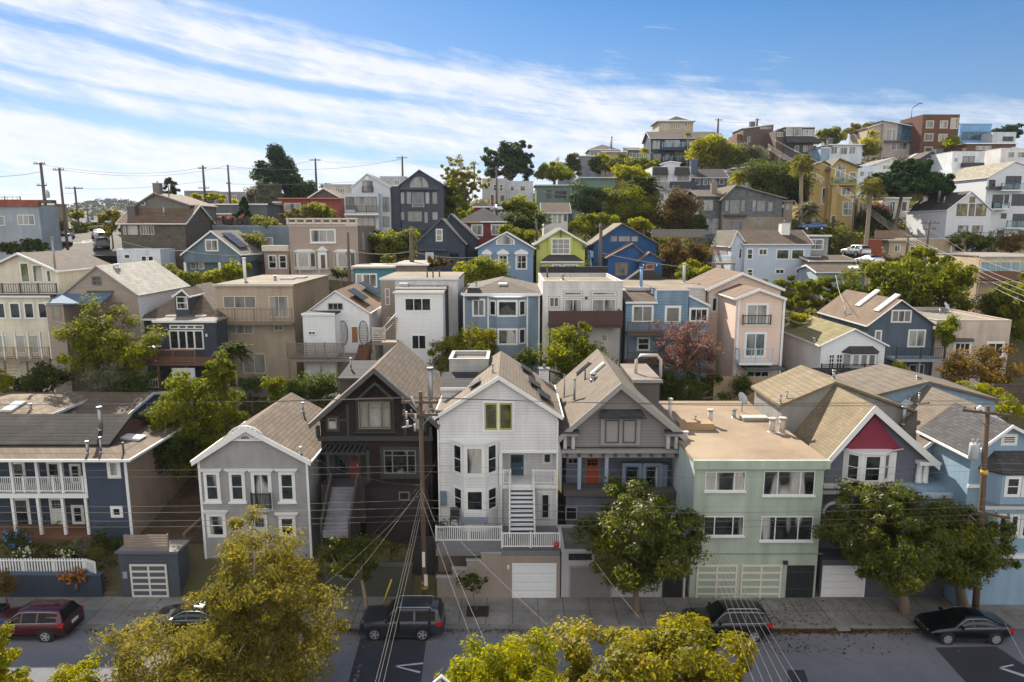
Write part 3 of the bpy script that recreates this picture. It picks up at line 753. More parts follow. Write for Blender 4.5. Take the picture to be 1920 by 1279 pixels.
# ------------------------------------------------------------------ poles and wires
def pole(label, px, yt, yb, Y, r=.15, arms=((0, 2.4),), trans=(), lean=0., h2='#584636', base=None, group=None, small=False, az=0., name='utility_pole'):
    """wooden pole; ARMS: (metres below the top, length); TRANS: metres below the top of each transformer can"""
    X, zt = at(px, yt, Y); xb, zb = at(px if yb is None else px, yb, Y)
    zb = terr(X, Y) if base is None else base
    o = empty(name, (X - lean*(zt-zb), Y, zb), az); tag(o, label, 'utility pole', group); H_ = zt-zb; W = wood(h2, 'pole_wood', sc=(14, 14, .5))
    mb = MB(); mb.tube([(0,0,-.8), (lean*H_*.5,0,H_*.5), (lean*H_,0,H_)], [r*1.15, r, r*.8], 10); mb.build('shaft', W, o)
    for (dz, L) in arms:
        z = H_-dz; x0 = lean*z; a = MB(); a.box(x0-L/2, x0+L/2, -r-.11, -r+.01, z-.07, z+.07); ar = a.build('crossarm', W, o)
        if not small:
            for sg in (-1, 1):
                b_ = MB(); b_.tube([(x0, -r-.02, z-.75), (x0+sg*L*.28, -r-.06, z-.07)], .025, 5); b_.build('brace', metal(), ar)
        for f in (-.46, -.25, .25, .46):
            i_ = MB(); i_.tube([(x0+f*L, -r-.05, z+.07), (x0+f*L, -r-.05, z+.12), (x0+f*L, -r-.05, z+.13), (x0+f*L, -r-.05, z+.26), (x0+f*L, -r-.05, z+.3)], [.02, .02, .055, .06, .02], 7); i_.build('insulator', plain('#6f6a66', .25), ar)
    for (dz, sg) in trans:
        z = H_-dz; x0 = lean*z; k = MB(); c = x0+sg*(r+.3)
        k.tube([(c,-.05,z-.9),(c,-.05,z-.85),(c,-.05,z-.1),(c,-.05,z)], [.22,.27,.27,.24], 14); tt = k.build('transformer', plain('#a9adb0', .45), o)
        bb = MB(); bb.tube([(c-.1,-.05,z),(c-.1,-.05,z+.12),(c-.1,-.05,z+.25)], [.04,.06,.03], 7); bb.tube([(c+.1,-.05,z),(c+.1,-.05,z+.12),(c+.1,-.05,z+.25)], [.04,.06,.03], 7); bb.build('bushing', plain('#8d8a86', .3), tt)
    return o
def wire(pts, label, group='power lines strung over the street', r=.016, sag=.25, h='#3a3a3a', name='power_line'):
    """a cable through world points, sagging between them"""
    P = []
    for (a, b) in zip(pts, pts[1:]):
        for i in range(17):
            f = i/16; q = [a[k]+(b[k]-a[k])*f for k in range(3)]; q[2] -= sag*4*f*(1-f)
            if not P or i: P.append(q)
    o0 = Vector(P[0]); mb = MB(); mb.tube([Vector(p)-o0 for p in P], r, 5)
    o = mb.build(name, plain(h, .5, name='cable'), None, o0); return tag(o, label, 'power line', group)
def pw(px, py, Y): x, z = at(px, py, Y); return (x, Y, z)
# ------------------------------------------------------------------ cars
CARS = {
 # x of front, ... : stations (x, z_belt, z_roof, half width, half roof width)
 'suv': dict(L=4.6, st=[(0,.62,.64,.66,.60),(.06,.78,.82,.82,.74),(.25,.92,.97,.90,.80),(1.15,1.02,1.08,.93,.82),(1.35,1.04,1.12,.93,.80),(2.0,1.08,1.66,.94,.66),(2.4,1.08,1.72,.94,.68),(3.6,1.10,1.72,.94,.68),(4.2,1.12,1.66,.93,.66),(4.5,1.10,1.14,.90,.78),(4.6,.80,.84,.84,.74)], win=((1.55,2.2),(2.28,3.05),(3.15,4.15)), ws=(1.38,1.98), rw=(4.24,4.48), wh=(.86,3.55), r=.36),
 'box': dict(L=4.6, st=[(0,.66,.70,.72,.64),(.05,.85,.90,.86,.76),(.2,.97,1.02,.90,.82),(1.25,1.06,1.12,.92,.82),(1.4,1.08,1.16,.92,.80),(1.9,1.10,1.68,.93,.68),(2.2,1.10,1.75,.93,.70),(3.9,1.12,1.76,.93,.70),(4.35,1.12,1.70,.92,.68),(4.52,1.10,1.2,.91,.76),(4.6,.72,.78,.86,.76)], win=((1.5,2.15),(2.24,3.02),(3.12,4.22)), ws=(1.42,1.9), rw=(4.36,4.5), wh=(.88,3.5), r=.37),
 'sedan': dict(L=4.55, st=[(0,.52,.55,.64,.56),(.08,.66,.70,.80,.70),(.35,.80,.86,.87,.76),(1.1,.90,.97,.89,.78),(1.3,.92,1.0,.89,.78),(2.05,.95,1.40,.90,.60),(2.5,.96,1.45,.90,.62),(3.1,.97,1.42,.90,.61),(3.75,.98,1.10,.89,.70),(4.3,.97,1.03,.87,.74),(4.48,.90,.95,.82,.70),(4.55,.66,.70,.76,.66)], win=((1.5,2.3),(2.38,3.1),(3.16,3.55)), ws=(1.34,2.0), rw=(3.15,3.7), wh=(.9,3.52), r=.33),
}
def car(label, px, py, yaw, kind, paint_h, name='parked_car', group='cars parked along the kerb', metallic=.4, loc=None, wheel_h='#b9bbbd', rails=False, plate=False):
    """PX,PY: pixel where the middle of the car meets the road"""
    C = CARS[kind]; L = C['L']
    if loc is None: X, Y = atz(px, py, 0.0); loc = (X, Y, 0.0)
    o = empty(name, loc, R(yaw)); tag(o, label, 'car', group)
    pm = plain(paint_h, .28, metallic, name='car_paint', coat=.7, var=.06); dk = plain('#141416', .6, name='black_trim')
    def interp(x):
        st = C['st']
        for a, b in zip(st, st[1:]):
            if x <= b[0]: f = (x-a[0])/(b[0]-a[0]); return [a[i]+(b[i]-a[i])*f for i in range(5)]
        return list(st[-1])
    xs = sorted(set([s_[0] for s_ in C['st']] + [i*L/46 for i in range(47)]))
    def ring(x):
        _, zb, zr, w, wr = interp(x); lo = .30 if .3 < x < L-.3 else .36
        side = [(0,lo),(w*.9,lo),(w*.985,lo+.16),(w,zb*.72),(w*.985,zb-.03),(w*.96,zb)]
        if zr-zb > .2: side += [(w*.96+(wr-w*.96)*.5,zb+(zr-zb)*.5),(wr,zr-.09),(wr-.09,zr-.015),(wr*.5,zr+.02),(0,zr+.03)]
        else: side += [(wr+.06,zb+(zr-zb)*.5),(wr,zr-.03),(wr-.09,zr-.005),(wr*.5,zr+.015),(0,zr+.02)]
        return [(x-L/2, -y, z) for y, z in side] + [(x-L/2, y, z) for y, z in side[-2:0:-1]]
    mb = MB(); rs = [ring(x) for x in xs]; n = len(rs[0])
    for r_ in rs: mb.v += r_
    for i in range(len(rs)-1):
        for k in range(n):
            k2 = (k+1) % n; mb.f.append((i*n+k, i*n+k2, (i+1)*n+k2, (i+1)*n+k)); mb.fs.append(True)
    mb.f.append(tuple(range(n))[::-1]); mb.fs.append(False); e = (len(rs)-1)*n; mb.f.append(tuple(e+k for k in range(n))); mb.fs.append(False)
    mb.build('body', pm, o)
    def sidept(x, f, sg, out=.012):
        _, zb, zr, w, wr = interp(x); y = w*.96+(wr-w*.96)*f; return (x-L/2, sg*(y+out), zb+(zr-.06-zb)*f)
    gm = glass('car', '#0c0e10')
    for sg in (-1, 1):
        for (a, b) in C['win']:
            g = MB(); k = 7
            for i in range(k):
                x0, x1 = a+(b-a)*i/k, a+(b-a)*(i+1)/k
                g.quad(sidept(x0,.06,sg), sidept(x1,.06,sg), sidept(x1,.9,sg), sidept(x0,.9,sg), sm=True)
            g.build('side_window', gm, o)
        t = MB(); a, b = C['win'][0][0]-.05, C['win'][-1][1]+.05
        for f in (.02, .95):
            t.tube([sidept(a+(b-a)*i/10, f, sg, .012) for i in range(11)], .013, 4)
        t.build('window_trim', metal('#a8aaac') if kind != 'box' else dk, o)
        h = MB()
        for (a, b) in C['win'][:2]:
            _, zb, zr, w, wr = interp(b-.1); h.box(b-.25-L/2, b-.06-L/2, sg*(w*.985)-.02, sg*(w*.985)+.02, zb-.13, zb-.09)
        h.build('door_handle', pm, o)
        mr = MB(); x = C['win'][0][0]+.1; _, zb, zr, w, wr = interp(x); mr.box(x-.08-L/2, x+.06-L/2, sg*(w+.06)-.1, sg*(w+.06)+.1, zb+.03, zb+.18); mr.build('wing_mirror', pm, o)
        sk = MB(); sk.box(.9-L/2+.38, C['wh'][1]-L/2-.42, sg*.9-.05, sg*.9+.05, .26, .36); sk.build('side_skirt', dk if kind != 'box' else pm, o)
        if rails:
            rr = MB(); rr.tube([(C['win'][0][1]-L/2-.1, sg*.60, 1.70),(C['win'][0][1]-L/2, sg*.60, 1.79),(C['win'][2][1]-L/2-.35, sg*.60, 1.79),(C['win'][2][1]-L/2-.2, sg*.60, 1.70)], .022, 6); rr.build('roof_rail', metal('#b0b2b4'), o)
        for x in C['wh']:
            wr_ = C['r']; _, zb, zr, w, _q = interp(x); y = sg*(w-.10)
            a_ = MB(); a_.tube([(x-L/2, sg*(w*.95), wr_+.03), (x-L/2, sg*(w+.008), wr_+.03)], wr_+.09, 20); a_.build('wheel_arch', dk, o)
            t = MB(); t.tube([(x-L/2, y-sg*.12, wr_),(x-L/2, y-sg*.10, wr_),(x-L/2, y+sg*.10, wr_),(x-L/2, y+sg*.125, wr_)], [wr_*.9, wr_, wr_, wr_*.9], 24)
            wo = t.build('wheel', plain('#17171a', .8, name='tyre_rubber'), o)
            rm = MB(); yy = y+sg*.13
            for k in range(7 if kind == 'sedan' else 5):
                th = k*2*math.pi/(7 if kind == 'sedan' else 5); c, s_ = math.cos(th), math.sin(th); q = .055
                pts = [(c*.05-s_*q, s_*.05+c*q), (c*.05+s_*q, s_*.05-c*q), (c*wr_*.66+s_*q*.8, s_*wr_*.66-c*q*.8), (c*wr_*.66-s_*q*.8, s_*wr_*.66+c*q*.8)]
                rm.prism([(x-L/2+u, yy, wr_+v) for u, v in pts], (0, sg*.02, 0))
            for k in range(20):
                t0, t1 = k*math.pi/10, (k+1)*math.pi/10; q0, q1 = wr_*.6, wr_*.7
                rm.quad((x-L/2+math.cos(t0)*q0, yy+sg*.015, wr_+math.sin(t0)*q0),(x-L/2+math.cos(t1)*q0, yy+sg*.015, wr_+math.sin(t1)*q0),(x-L/2+math.cos(t1)*q1, yy+sg*.015, wr_+math.sin(t1)*q1),(x-L/2+math.cos(t0)*q1, yy+sg*.015, wr_+math.sin(t0)*q1))
            rm.tube([(x-L/2, yy, wr_), (x-L/2, yy+sg*.03, wr_)], .06, 10); rm.build('rim', plain(wheel_h, .3, .6, name='alloy'), wo)
        hl = MB(); _, zb, zr, w, _q = interp(.22); hl.hexa([(.03-L/2, sg*w*.55, zb-.2),(.34-L/2, sg*w*.99, zb-.17),(.40-L/2, sg*w*.9, zb-.15),(.1-L/2, sg*w*.5, zb-.15),(.04-L/2, sg*w*.55, zb-.06),(.42-L/2, sg*w*1.0, zb-.02),(.5-L/2, sg*w*.9, zb),(.12-L/2, sg*w*.5, zb-.02)]); hl.build('headlight', plain('#cfd5da', .1, .3, name='lamp_lens', coat=1), o)
        tl = MB(); _, zb, zr, w, _q = interp(L-.2); tl.box(L/2-.34, L/2-.06, sg*(w*.93)-.08, sg*(w*.93)+.08, zb-.26, zb-.02); tl.build('tail_light', plain('#a3151a', .15, name='red_lens', coat=1), o)
    for nm, (a, b) in (('windscreen', C['ws']), ('rear_window', C['rw'])):
        g = MB(); k = 8
        A, B = interp(a), interp(b); za, zb_ = A[2]+.03, B[2]+.03
        ya_, yb_ = A[4]*.92 if nm == 'windscreen' else A[4]*.86, B[4]*.92 if nm != 'windscreen' else B[4]*.86
        off = .012
        nx, nz = -(zb_-za), (b-a); ln = math.hypot(nx, nz); nx, nz = nx/ln*off, nz/ln*off
        for i in range(k):
            f0, f1 = -1+2*i/k, -1+2*(i+1)/k
            q = lambda f: .035*f*f
            g.quad((a-L/2+nx,f0*ya_,za+nz-q(f0)),(a-L/2+nx,f1*ya_,za+nz-q(f1)),(b-L/2+nx,f1*yb_,zb_+nz-q(f1)),(b-L/2+nx,f0*yb_,zb_+nz-q(f0)), sm=True)
        g.build(nm, gm, o)
    b_ = MB(); b_.box(-L/2-.03, -L/2+.12, -.7, .7, .34, .5); b_.build('front_bumper', dk, o)
    b_ = MB(); b_.box(L/2-.12, L/2+.03, -.7, .7, .36, .5); b_.build('rear_bumper', dk, o)
    if plate:
        b_ = MB(); b_.box(L/2+.0, L/2+.035, -.26, .26, .74, .9); b_.build('number_plate', plain('#cfd3d6', .4), o)
    return o
# ------------------------------------------------------------------ ground, street, hills
def grid_mesh(name, rows, m, kind='structure'):
    mb = MB(); n = len(rows[0])
    for r_ in rows: mb.v += r_
    for i in range(len(rows)-1):
        for k in range(n-1): mb.f.append((i*n+k, i*n+k+1, (i+1)*n+k+1, (i+1)*n+k)); mb.fs.append(True)
    o = mb.build(name, m); o['kind'] = kind; return o
ys = [-400, -200, -80, 0, 20, 30, 37, 37.8, 38.4, 39.2, 40] + [41+.9*i for i in range(31)] + [69+2.2*i for i in range(60)] + [203+6*i for i in range(17)] + [330, 380, 450, 600, 900, 1380]
rows = []
for y in ys:
    r_ = []
    for i in range(121):
        k = (i-60)/60; x = k*abs(k)**.15*1.15*min(max(abs(y), 110), 1150)
        if y <= 300: z = terr(x, y)
        else: f = min(1, (y-300)/180); z = terr(x, 300)*(1-f) - 34*f
        if y < 38: z = min(z, 0) - .02
        r_.append((x, y, z))
    rows.append(r_)
grid_mesh('ground', rows, rough_flat('#5e5238', '#48452a', .22, 6, .5, name='dry_hillside_soil'))
def strip(name, x0, x1, y0, y1, z, m, th=None):
    mb = MB()
    if th: mb.box(x0, x1, y0, y1, z-th, z)
    else: mb.quad((x0,y0,z),(x1,y0,z),(x1,y1,z),(x0,y1,z))
    o = mb.build(name, m); o['kind'] = 'structure'; return o
asphalt = rough_flat('#77767a', '#5b5c61', .16, 26, .5, .9, name='asphalt', bump=.25)
strip('road', -160, 160, 19, 35.38, .004, asphalt)
conc = rough_flat('#8a8680', '#68655f', .5, 11, .55, .9, name='concrete')
strip('sidewalk', -160, 160, 35.56, 38.5, .15, conc, .4)
strip('kerb', -160, 160, 35.4, 35.555, .154, rough_flat('#8a8781', '#65625e', 1.2, 12, .4, name='kerb_concrete'), .4)
strip('sidewalk', -160, 160, 14.5, 18.8, .15, conc, .4)
strip('kerb', -160, 160, 18.805, 18.97, .154, rough_flat('#8a8781', '#65625e', 1.2, 12, .4, name='kerb_concrete'), .4)
def flatpoly(name, pts, z, m, kind='structure'):
    mb = MB(); mb.quad(*[(*atz(px, py, z), z) for px, py in pts]); o = mb.build(name, m); o['kind'] = kind; recalc(o); return o
tar = rough_flat('#3c3d42', '#2f3034', .3, 24, .4, .9, name='fresh_asphalt', bump=.2)
flatpoly('road_patch', [(676,1196),(800,1196),(788,1290),(650,1290)], .008, tar)
flatpoly('road_patch', [(1752,1214),(1868,1212),(2000,1300),(1830,1300)], .008, tar)
flatpoly('road_patch', [(1476,1256),(1508,1256),(1520,1290),(1480,1290)], .008, tar)
pw_m = rough_flat('#c9c9c6', '#9a9a98', 2., 16, .4, .8, name='road_paint')
for pts in ([(741,1248),(793,1242),(794,1245),(748,1249.5)], [(741,1250),(748,1250),(789,1259),(787,1262.5)], [(1873,1251),(1898,1245.5),(1902,1247.5),(1882,1252)], [(1873,1253),(1883,1253),(1928,1267),(1922,1270)]):
    flatpoly('road_marking', pts, .013, pw_m)
apron = rough_flat('#8d8a84', '#716d69', .9, 10, .5, .9, name='driveway_concrete')
for (a, b, c, d) in (((1535,1131),(1560,1131),(1596,1183),(1572,1184)), ((345,1125),(362,1125),(342,1160),(318,1160)), ((1250,1131),(1270,1131),(1284,1160),(1262,1162)), ((772,1116),(812,1116),(806,1150),(770,1150))):
    flatpoly('driveway_strip', [a, b, c, d], .156, apron)
seam = rough_flat('#4a4845', None, 2, 10, .4, .95, name='pavement_joint')
mb = MB()
for i in range(-34, 36):
    x = i*1.52; mb.quad((x,35.57,.1545),(x+.035,35.57,.1545),(x+.035,38.4,.1545),(x,38.4,.1545))
mb.quad((-60,36.9,.1547),(60,36.9,.1547),(60,36.93,.1547),(-60,36.93,.1547))
o = mb.build('pavement_seam', seam); o['kind'] = 'structure'
# leaf litter along the kerb
rng = np.random.default_rng(5); n = 5200
lx = np.concatenate([rng.uniform(-24, 27, 2000), rng.normal(14.6, 1.6, 1500), rng.normal(18.5, 2.2, 1100), rng.normal(-8, 1.5, 600)])
ly = 35.28 - np.abs(rng.normal(0, .22, n)); sel = rng.random(n) < .22; ly[sel] = rng.uniform(33, 38.2, sel.sum())
lz = np.where(ly > 35.4, .17, .022)
lit = empty('leaf_litter', (0, 0, 0)); bpy.data.objects.remove(lit)
o = leaf_mesh('leaf_litter', np.stack([lx, ly, lz], 1), np.array([[0, 0, 1.]]).repeat(n, 0)+rng.normal(size=(n, 3))*.25, .13, rng.random(n), leafmat('#3a2818', '#6b4526', .1, h3='#8a6a35'), None, rng)
o['kind'] = 'stuff'
# the side street that climbs away between the houses, with its stop marking
def on_terr(name, pts, lift, m, sub=14):
    """sheet laid on the terrain between two edge lines given as (x, y)"""
    mb = MB(); (a0, b0), (a1, b1) = pts
    for i in range(sub+1):
        f = i/sub
        for (p, q) in ((a0, b0), (a1, b1)):
            x, y = p[0]+(q[0]-p[0])*f, p[1]+(q[1]-p[1])*f; mb.v.append((x, y, sz(y)+lift))
    for i in range(sub): mb.f.append((i*2, i*2+1, i*2+3, i*2+2)); mb.fs.append(True)
    o = mb.build(name, m); o['kind'] = 'structure'; recalc(o); return o
def sz(y): 
    T_ = [(88, 16.4), (95, 17.95), (112, 19.7), (124, 20.9), (135, 21.45), (142, 21.0), (160, 15)]
    for (a, za), (b, zb) in zip(T_, T_[1:]):
        if y <= b: return za+(zb-za)*(y-a)/(b-a)
    return 15
def sx(y): return -57.5 - 26*(y-95)/40
on_terr('side_street', (((sx(96)-5.2, 96), (sx(158)-5.2, 158)), ((sx(96)+5.4, 96), (sx(158)+5.4, 158))), .35, rough_flat('#575149', '#443f39', .25, 14, .5, name='worn_asphalt'), 24)
on_terr('side_pavement', (((sx(96)-8.2, 96), (sx(158)-8.2, 158)), ((sx(96)-5.25, 96), (sx(158)-5.25, 158))), .47, rough_flat('#98928a', None, .5, 9, .4, name='pale_concrete'), 24)
# STOP in strokes, painted on the road where the photo shows it
def strokes(letter):
    return {'S': [((.9,.85),(.5,1),(.1,.8),(.15,.58),(.85,.42),(.9,.18),(.5,0),(.1,.15))], 'T': [((0,1),(1,1)),((.5,1),(.5,0))], 'O': [((.5,1),(.1,.8),(.05,.5),(.1,.2),(.5,0),(.9,.2),(.95,.5),(.9,.8),(.5,1))], 'P': [((.1,0),(.1,1)),((.1,1),(.75,1),(.95,.78),(.75,.5),(.1,.5))]}[letter]
mb = MB()
for i, ch in enumerate('STOP'):
    for st in strokes(ch):
        for (a, b) in zip(st, st[1:]):
            def q(p):
                y = 109.6 + 5.2*p[1]; x0 = at(152+i*7.6, 458, 112)[0]; return np.array([x0 + .56*p[0] - .65*(y-112)*.0 , y])
            A, B = q(a), q(b); d = B-A; L = np.linalg.norm(d)+1e-6; nrm = np.array([-d[1], d[0]])/L*np.array([.085, .085]); e = d/L*.05
            # a stroke lying across the road looks thin from here, so painters make it long: .3 m
            ww = .085 + .12*abs(d[0])/L; nrm = nrm/.085*ww
            c4 = [A-nrm-e, B-nrm+e, B+nrm+e, A+nrm-e]; mb.quad(*[(c[0], c[1], sz(c[1])+.37+.001*i) for c in c4])
o = mb.build('road_marking', pw_m); o['kind'] = 'structure'; recalc(o)
# far wooded hill seen through the gap at the end of the side street
rows = []; rng = np.random.default_rng(3)
def hz_(x, y): return -34 + 86*math.exp(-((x+530)/170)**2 - ((y-950)/190)**2) + 5*math.sin(x*.03)*math.sin(y*.021)
for j in range(22):
    y = 640+j*32; rows.append([(-1250+i*34, y, hz_(-1250+i*34, y)) for i in range(50)])
grid_mesh('far_hill', rows, rough_flat('#5a6046', '#7a7152', .012, .3, .5, name='hill_scrub'))
n = 2600; X_ = rng.uniform(-800, -330, n); Y_ = rng.uniform(690, 960, n); P = []; T = []
for x, y in zip(X_, Y_):
    if rng.random() < .3: continue
    s_ = rng.uniform(2.5, 5.5); z = hz_(x, y)+s_*.4; t0 = rng.random()
    for k in range(34):
        d = rng.normal(size=3); d /= np.linalg.norm(d); P.append((x+d[0]*s_, y+d[1]*s_, z+abs(d[2])*s_)); T.append(.6*t0+.4*rng.random())
P = np.array(P); o = leaf_mesh('far_hill_trees', P, rng.normal(size=P.shape)+[0, -.3, .6], 2.0, np.array(T), leafmat('#1d2416', '#3a4226', .2), None, rng, .8); o['kind'] = 'stuff'
for i in range(7):
    pxx = [134, 152, 169, 186, 203, 220, 226][i]; pyy = [424, 416, 428, 413, 421, 407, 425][i]; Y = [760, 800, 740, 830, 780, 850, 745][i]; h = House('far_house', 'tiny pale house among trees on the far hazy hill', pxx, pyy, Y, group='tiny houses on the far hill')
    w = 6; mbw = MB(); mbw.box(-w, w, 0, 9, -8, 5); h.part('wall', mbw, paint(['#c9bfae', '#b9b4ac', '#d0c8bc'][i % 3], 0))
    r_ = MB(); r_.prism([(-w-.5,-.5,5.003),(w+.5,-.5,5.003),(0,-.5,8.2)], (0, 10, 0)); h.part('roof', r_, shingle('#6a5648'))

# bare earth slope between the navy house and the grey gabled house, with timber edging
mb = MB(); n = 8
for i in range(n+1):
    y = 41.6+i*1.5
    for x in (-24.2, -21, -18, -15.4): mb.v.append((x, y, terr(x, y)+.06))
for i in range(n):
    for k in range(3): mb.f.append((i*4+k, i*4+k+1, i*4+k+5, i*4+k+4)); mb.fs.append(True)
o = mb.build('dirt_slope', rough_flat('#5b4836', '#3d3026', .9, 9, .6, name='bare_earth')); o['kind'] = 'structure'; recalc(o)
for i, (x0, y0, x1, y1) in enumerate(((-21.6, 42.2, -20.4, 49.5), (-19.6, 43, -18.2, 46.5), (-18.9, 47, -17.2, 51))):
    X, Y = (x0+x1)/2, (y0+y1)/2; mb = MB(); d = Vector((x1-x0, y1-y0, 0)); nrm = Vector((-d.y, d.x, 0)).normalized()*.09
    a = Vector((x0-X, y0-Y, terr(x0, y0)-terr(X, Y))); b = Vector((x1-X, y1-Y, terr(x1, y1)-terr(X, Y))); u = Vector((0, 0, .32)); w_ = Vector((0, 0, -.2))
    mb.hexa([a-nrm+w_, b-nrm+w_, b+nrm+w_, a+nrm+w_, a-nrm+u, b-nrm+u, b+nrm+u, a+nrm+u]); o = mb.build('timber_edging', wood('#7a6a58', sc=(2, 2, 9)), None, (X, Y, terr(X, Y)))
    tag(o, ('long weathered plank edging the dirt path beside the navy house', 'short plank half way up the dirt slope', 'upper plank on the dirt slope behind the grey gabled house')[i], 'plank')
# ------------------------------------------------------------------ the street row
NAVY = '#333e4e'
tanroof = shingle('#635549', .34, .14, .16, name='brown_shingle_roof', lines=.4)
# --- navy house with the two-storey porch
s = h = House('navy_porch_house', 'navy two-storey house with white balcony porch above the picket-fenced garden', 120, 1010, 42)
nv = paint(NAVY, .17)
i1 = h.mass(158, 236, 857, dy=0, dep=9, m=nv, roof='none'); xr, zt = i1['xr'], i1['zt']
h.mass(-70, 158, 857, dy=1.9, dep=7, m=paint('#2d3744', .17), roof='none')
pf = MB(); xa = h.fx(-70, 930); xb = i1['xl']-.002; z = h.fz(80, 926); pf.box(xa, xb, -.05, 1.88, z-.28, z); h.part('porch_floor', pf, white())
pf = MB(); z = h.fz(80, 1004); pf.box(xa, xb, -.1, 1.88, z-.3, z-.06); h.part('porch_floor', pf, wood('#6d4a35', 'deck_wood'))
for px in (17, 65, 111, 155): h.post(px, 858, 925, 0, .17, name='porch_post'); h.post(px+4, 934, 1003, 0, .17, name='porch_post')
h.rail(-66, 894, 156, 923, -.02+.08, gap=.13, posts=1.75)
for (a, b, c, d) in ((22,868,46,910),(92,868,112,914),(134,872,150,905)): h.win(a, b, c, d, 1.9, 1, 2, casing=.1, gm=glass('dark'))
for (a, b, c, d) in ((28,936,54,985),(138,950,155,980)): h.win(a, b, c, d, 1.9, 1, 2, casing=.12, gm=glass('dark'))
h.door(98, 934, 122, 1000, 1.9, plain('#d4d2cc', .5), glass_rows=2)
h.win(205, 866, 222, 893, 0, 1, 1, casing=.14); h.win(211, 952, 227, 967, 0, 1, 1, casing=.12)
cbm = MB(); pbox(cbm, h.F(0), xr-.16, xr+.02, .002, .05, i1['zb'], zt-.05); h.part('corner_board', cbm, white())
# roofs: pent strip, steep dark front slope with its end gable, lower hip around the corner
ze = zt+.05; x1 = xr+.55; xa = h.fx(-90, 857)
z1 = h.fz(100, 836, 1.3); xg = h.fx(199, 830, 1.3); zr = h.fz(100, 776, 4.2); yb_ = 7.2
rk = MB(); rk.hexa([(xa,-.6,ze-.16),(x1,-.6,ze-.16),(xg,1.3,z1-.16),(xa,1.3,z1-.16),(xa,-.6,ze),(x1,-.6,ze),(xg,1.3,z1),(xa,1.3,z1)])
rk.hexa([(x1,-.6,ze-.16),(x1,9.4,ze-.16),(xg,yb_,z1-.16),(xg,1.3,z1-.16),(x1,-.6,ze),(x1,9.4,ze),(xg,yb_,z1),(xg,1.3,z1)])
h.part('lower_roof', rk, tanroof)
h.roofs += [[(xa,-.6,ze),(x1,-.6,ze),(xg,1.3,z1),(xa,1.3,z1)], [(x1,-.6,ze),(x1,9.4,ze),(xg,yb_,z1),(xg,1.3,z1)], [(xa,1.3,z1),(xg+.2,1.3,z1),(xg+.2,4.2,zr),(xa,4.2,zr)]]
ur = MB()
ur.hexa([(xa,1.25,z1-.05),(xg+.25,1.25,z1-.05),(xg+.25,4.2,zr-.16),(xa,4.2,zr-.16),(xa,1.2,z1+.12),(xg+.25,1.2,z1+.12),(xg+.25,4.2,zr),(xa,4.2,zr)])
ur.hexa([(xa,4.2,zr-.16),(xg+.25,4.2,zr-.16),(xg+.25,yb_,z1-.05),(xa,yb_,z1-.05),(xa,4.2,zr),(xg+.25,4.2,zr),(xg+.25,yb_+.05,z1+.12),(xa,yb_+.05,z1+.12)])
h.part('roof', ur, shingle('#221e1c', .34, .14, .3, moss='#3a332d', name='dark_shingle_roof'))
gw = MB(); gw.prism([(xg-.1,1.35,z1-.05),(xg-.1,yb_-.1,z1-.05),(xg-.1,4.2,zr-.2)], (.12, 0, 0)); h.part('gable_wall', gw, paint('#5a4034', .17)); 
gt = MB(); gt.box(xa, x1+.1, -.72, -.6, ze-.14, ze+.02); gt.box(x1+.001, x1+.1, -.599, 9.4, ze-.14, ze+.02); h.part('gutter', gt, white())
h.vent(190, 806, 1.5, .13); h.vent(165, 850, .7, .09); h.vent(190, 848, .9, .07); h.vent(232, 850, .6, .06, m=plain('#3a3836')); h.skylight(250, 822, .9, 1.3)
sw = paint('#6b5847', .2)
pw_ = MB(); pbox(pw_, h.Rt(xr), .05, 9, .004, .02, i1['zb'], zt-.04); h.part('side_siding', pw_, paint('#8b7a66', .2))
for yy in (4.6, 5.9): h.winu(h.Rt(xr+.02), yy, yy+1.0, -1.2, .3, 1, 2)
# --- rear wing and its neighbour
h = House('rear_cottage', 'blue rear cottage under a brown side-gabled roof behind the dark roof', 180, 800, 52.5)
i_ = h.mass(78, 236, 777, dy=0, dep=7.4, m=paint('#44536a', .17), roof='side', rm=tanroof, ya=736, ov=.35)
q = h.Rt(i_['xr']); h.winu(q, 4.2, 5.0, i_['zt']-2.2, i_['zt']-.5, 1, 1, casing=.08)
dm = MB(); c = (i_['ym']-.6, i_['zm']-1.3); dm.prism([q.pt(c[0],.02,c[1]-.5),q.pt(c[0]+.33,.02,c[1]),q.pt(c[0],.02,c[1]+.5),q.pt(c[0]-.33,.02,c[1])], (.04,0,0)); h.part('diamond_ornament', dm, plain('#b9a9a4'))
h = House('tan_roof_house', 'house showing only a tan shingled roof with skylights at the frame edge', 20, 800, 49)
h.mass(-140, 66, 790, dy=0, dep=8, m=paint('#9b8f80', .17), roof='hip', rm=shingle('#77695a', .34, .14, .18), ya=742, ov=.3)
h.skylight(26, 764, .9, 1.7); h.vent(58, 768, .35, .1)
# --- grounds of the navy house
def wallthing(name, label, cat, x0, x1, yt, yb, Y, th, m, cap=None, group=None):
    X, z0 = at((x0+x1)/2, yb, Y); o = empty(name, (X, Y, z0)); tag(o, label, cat, group)
    a, zt = at(x0, yt, Y); b, _ = at(x1, yt, Y); mb = MB(); mb.box(a-X, b-X, 0, th, -.7, zt-z0); mb.build('wall', m, o)
    if cap: c = MB(); c.box(a-X-.04, b-X+.04, -.04, th+.04, zt-z0+.002, zt-z0+.08); c.build('coping', cap, o)
    return o
wallthing('retaining_wall', 'dark navy retaining wall under the white picket fence', 'wall', -80, 188, 1079, 1121, 38.45, .3, paint('#333d4a', .17), plain('#4a5360'))
h = House('picket_fence', 'white picket fence along the front garden wall top', 60, 1076, 38.9, cat='fence')
h.rail(-70, 1050, 160, 1076, 0, kind='picket', gap=.17, bw=.09, posts=2.1)
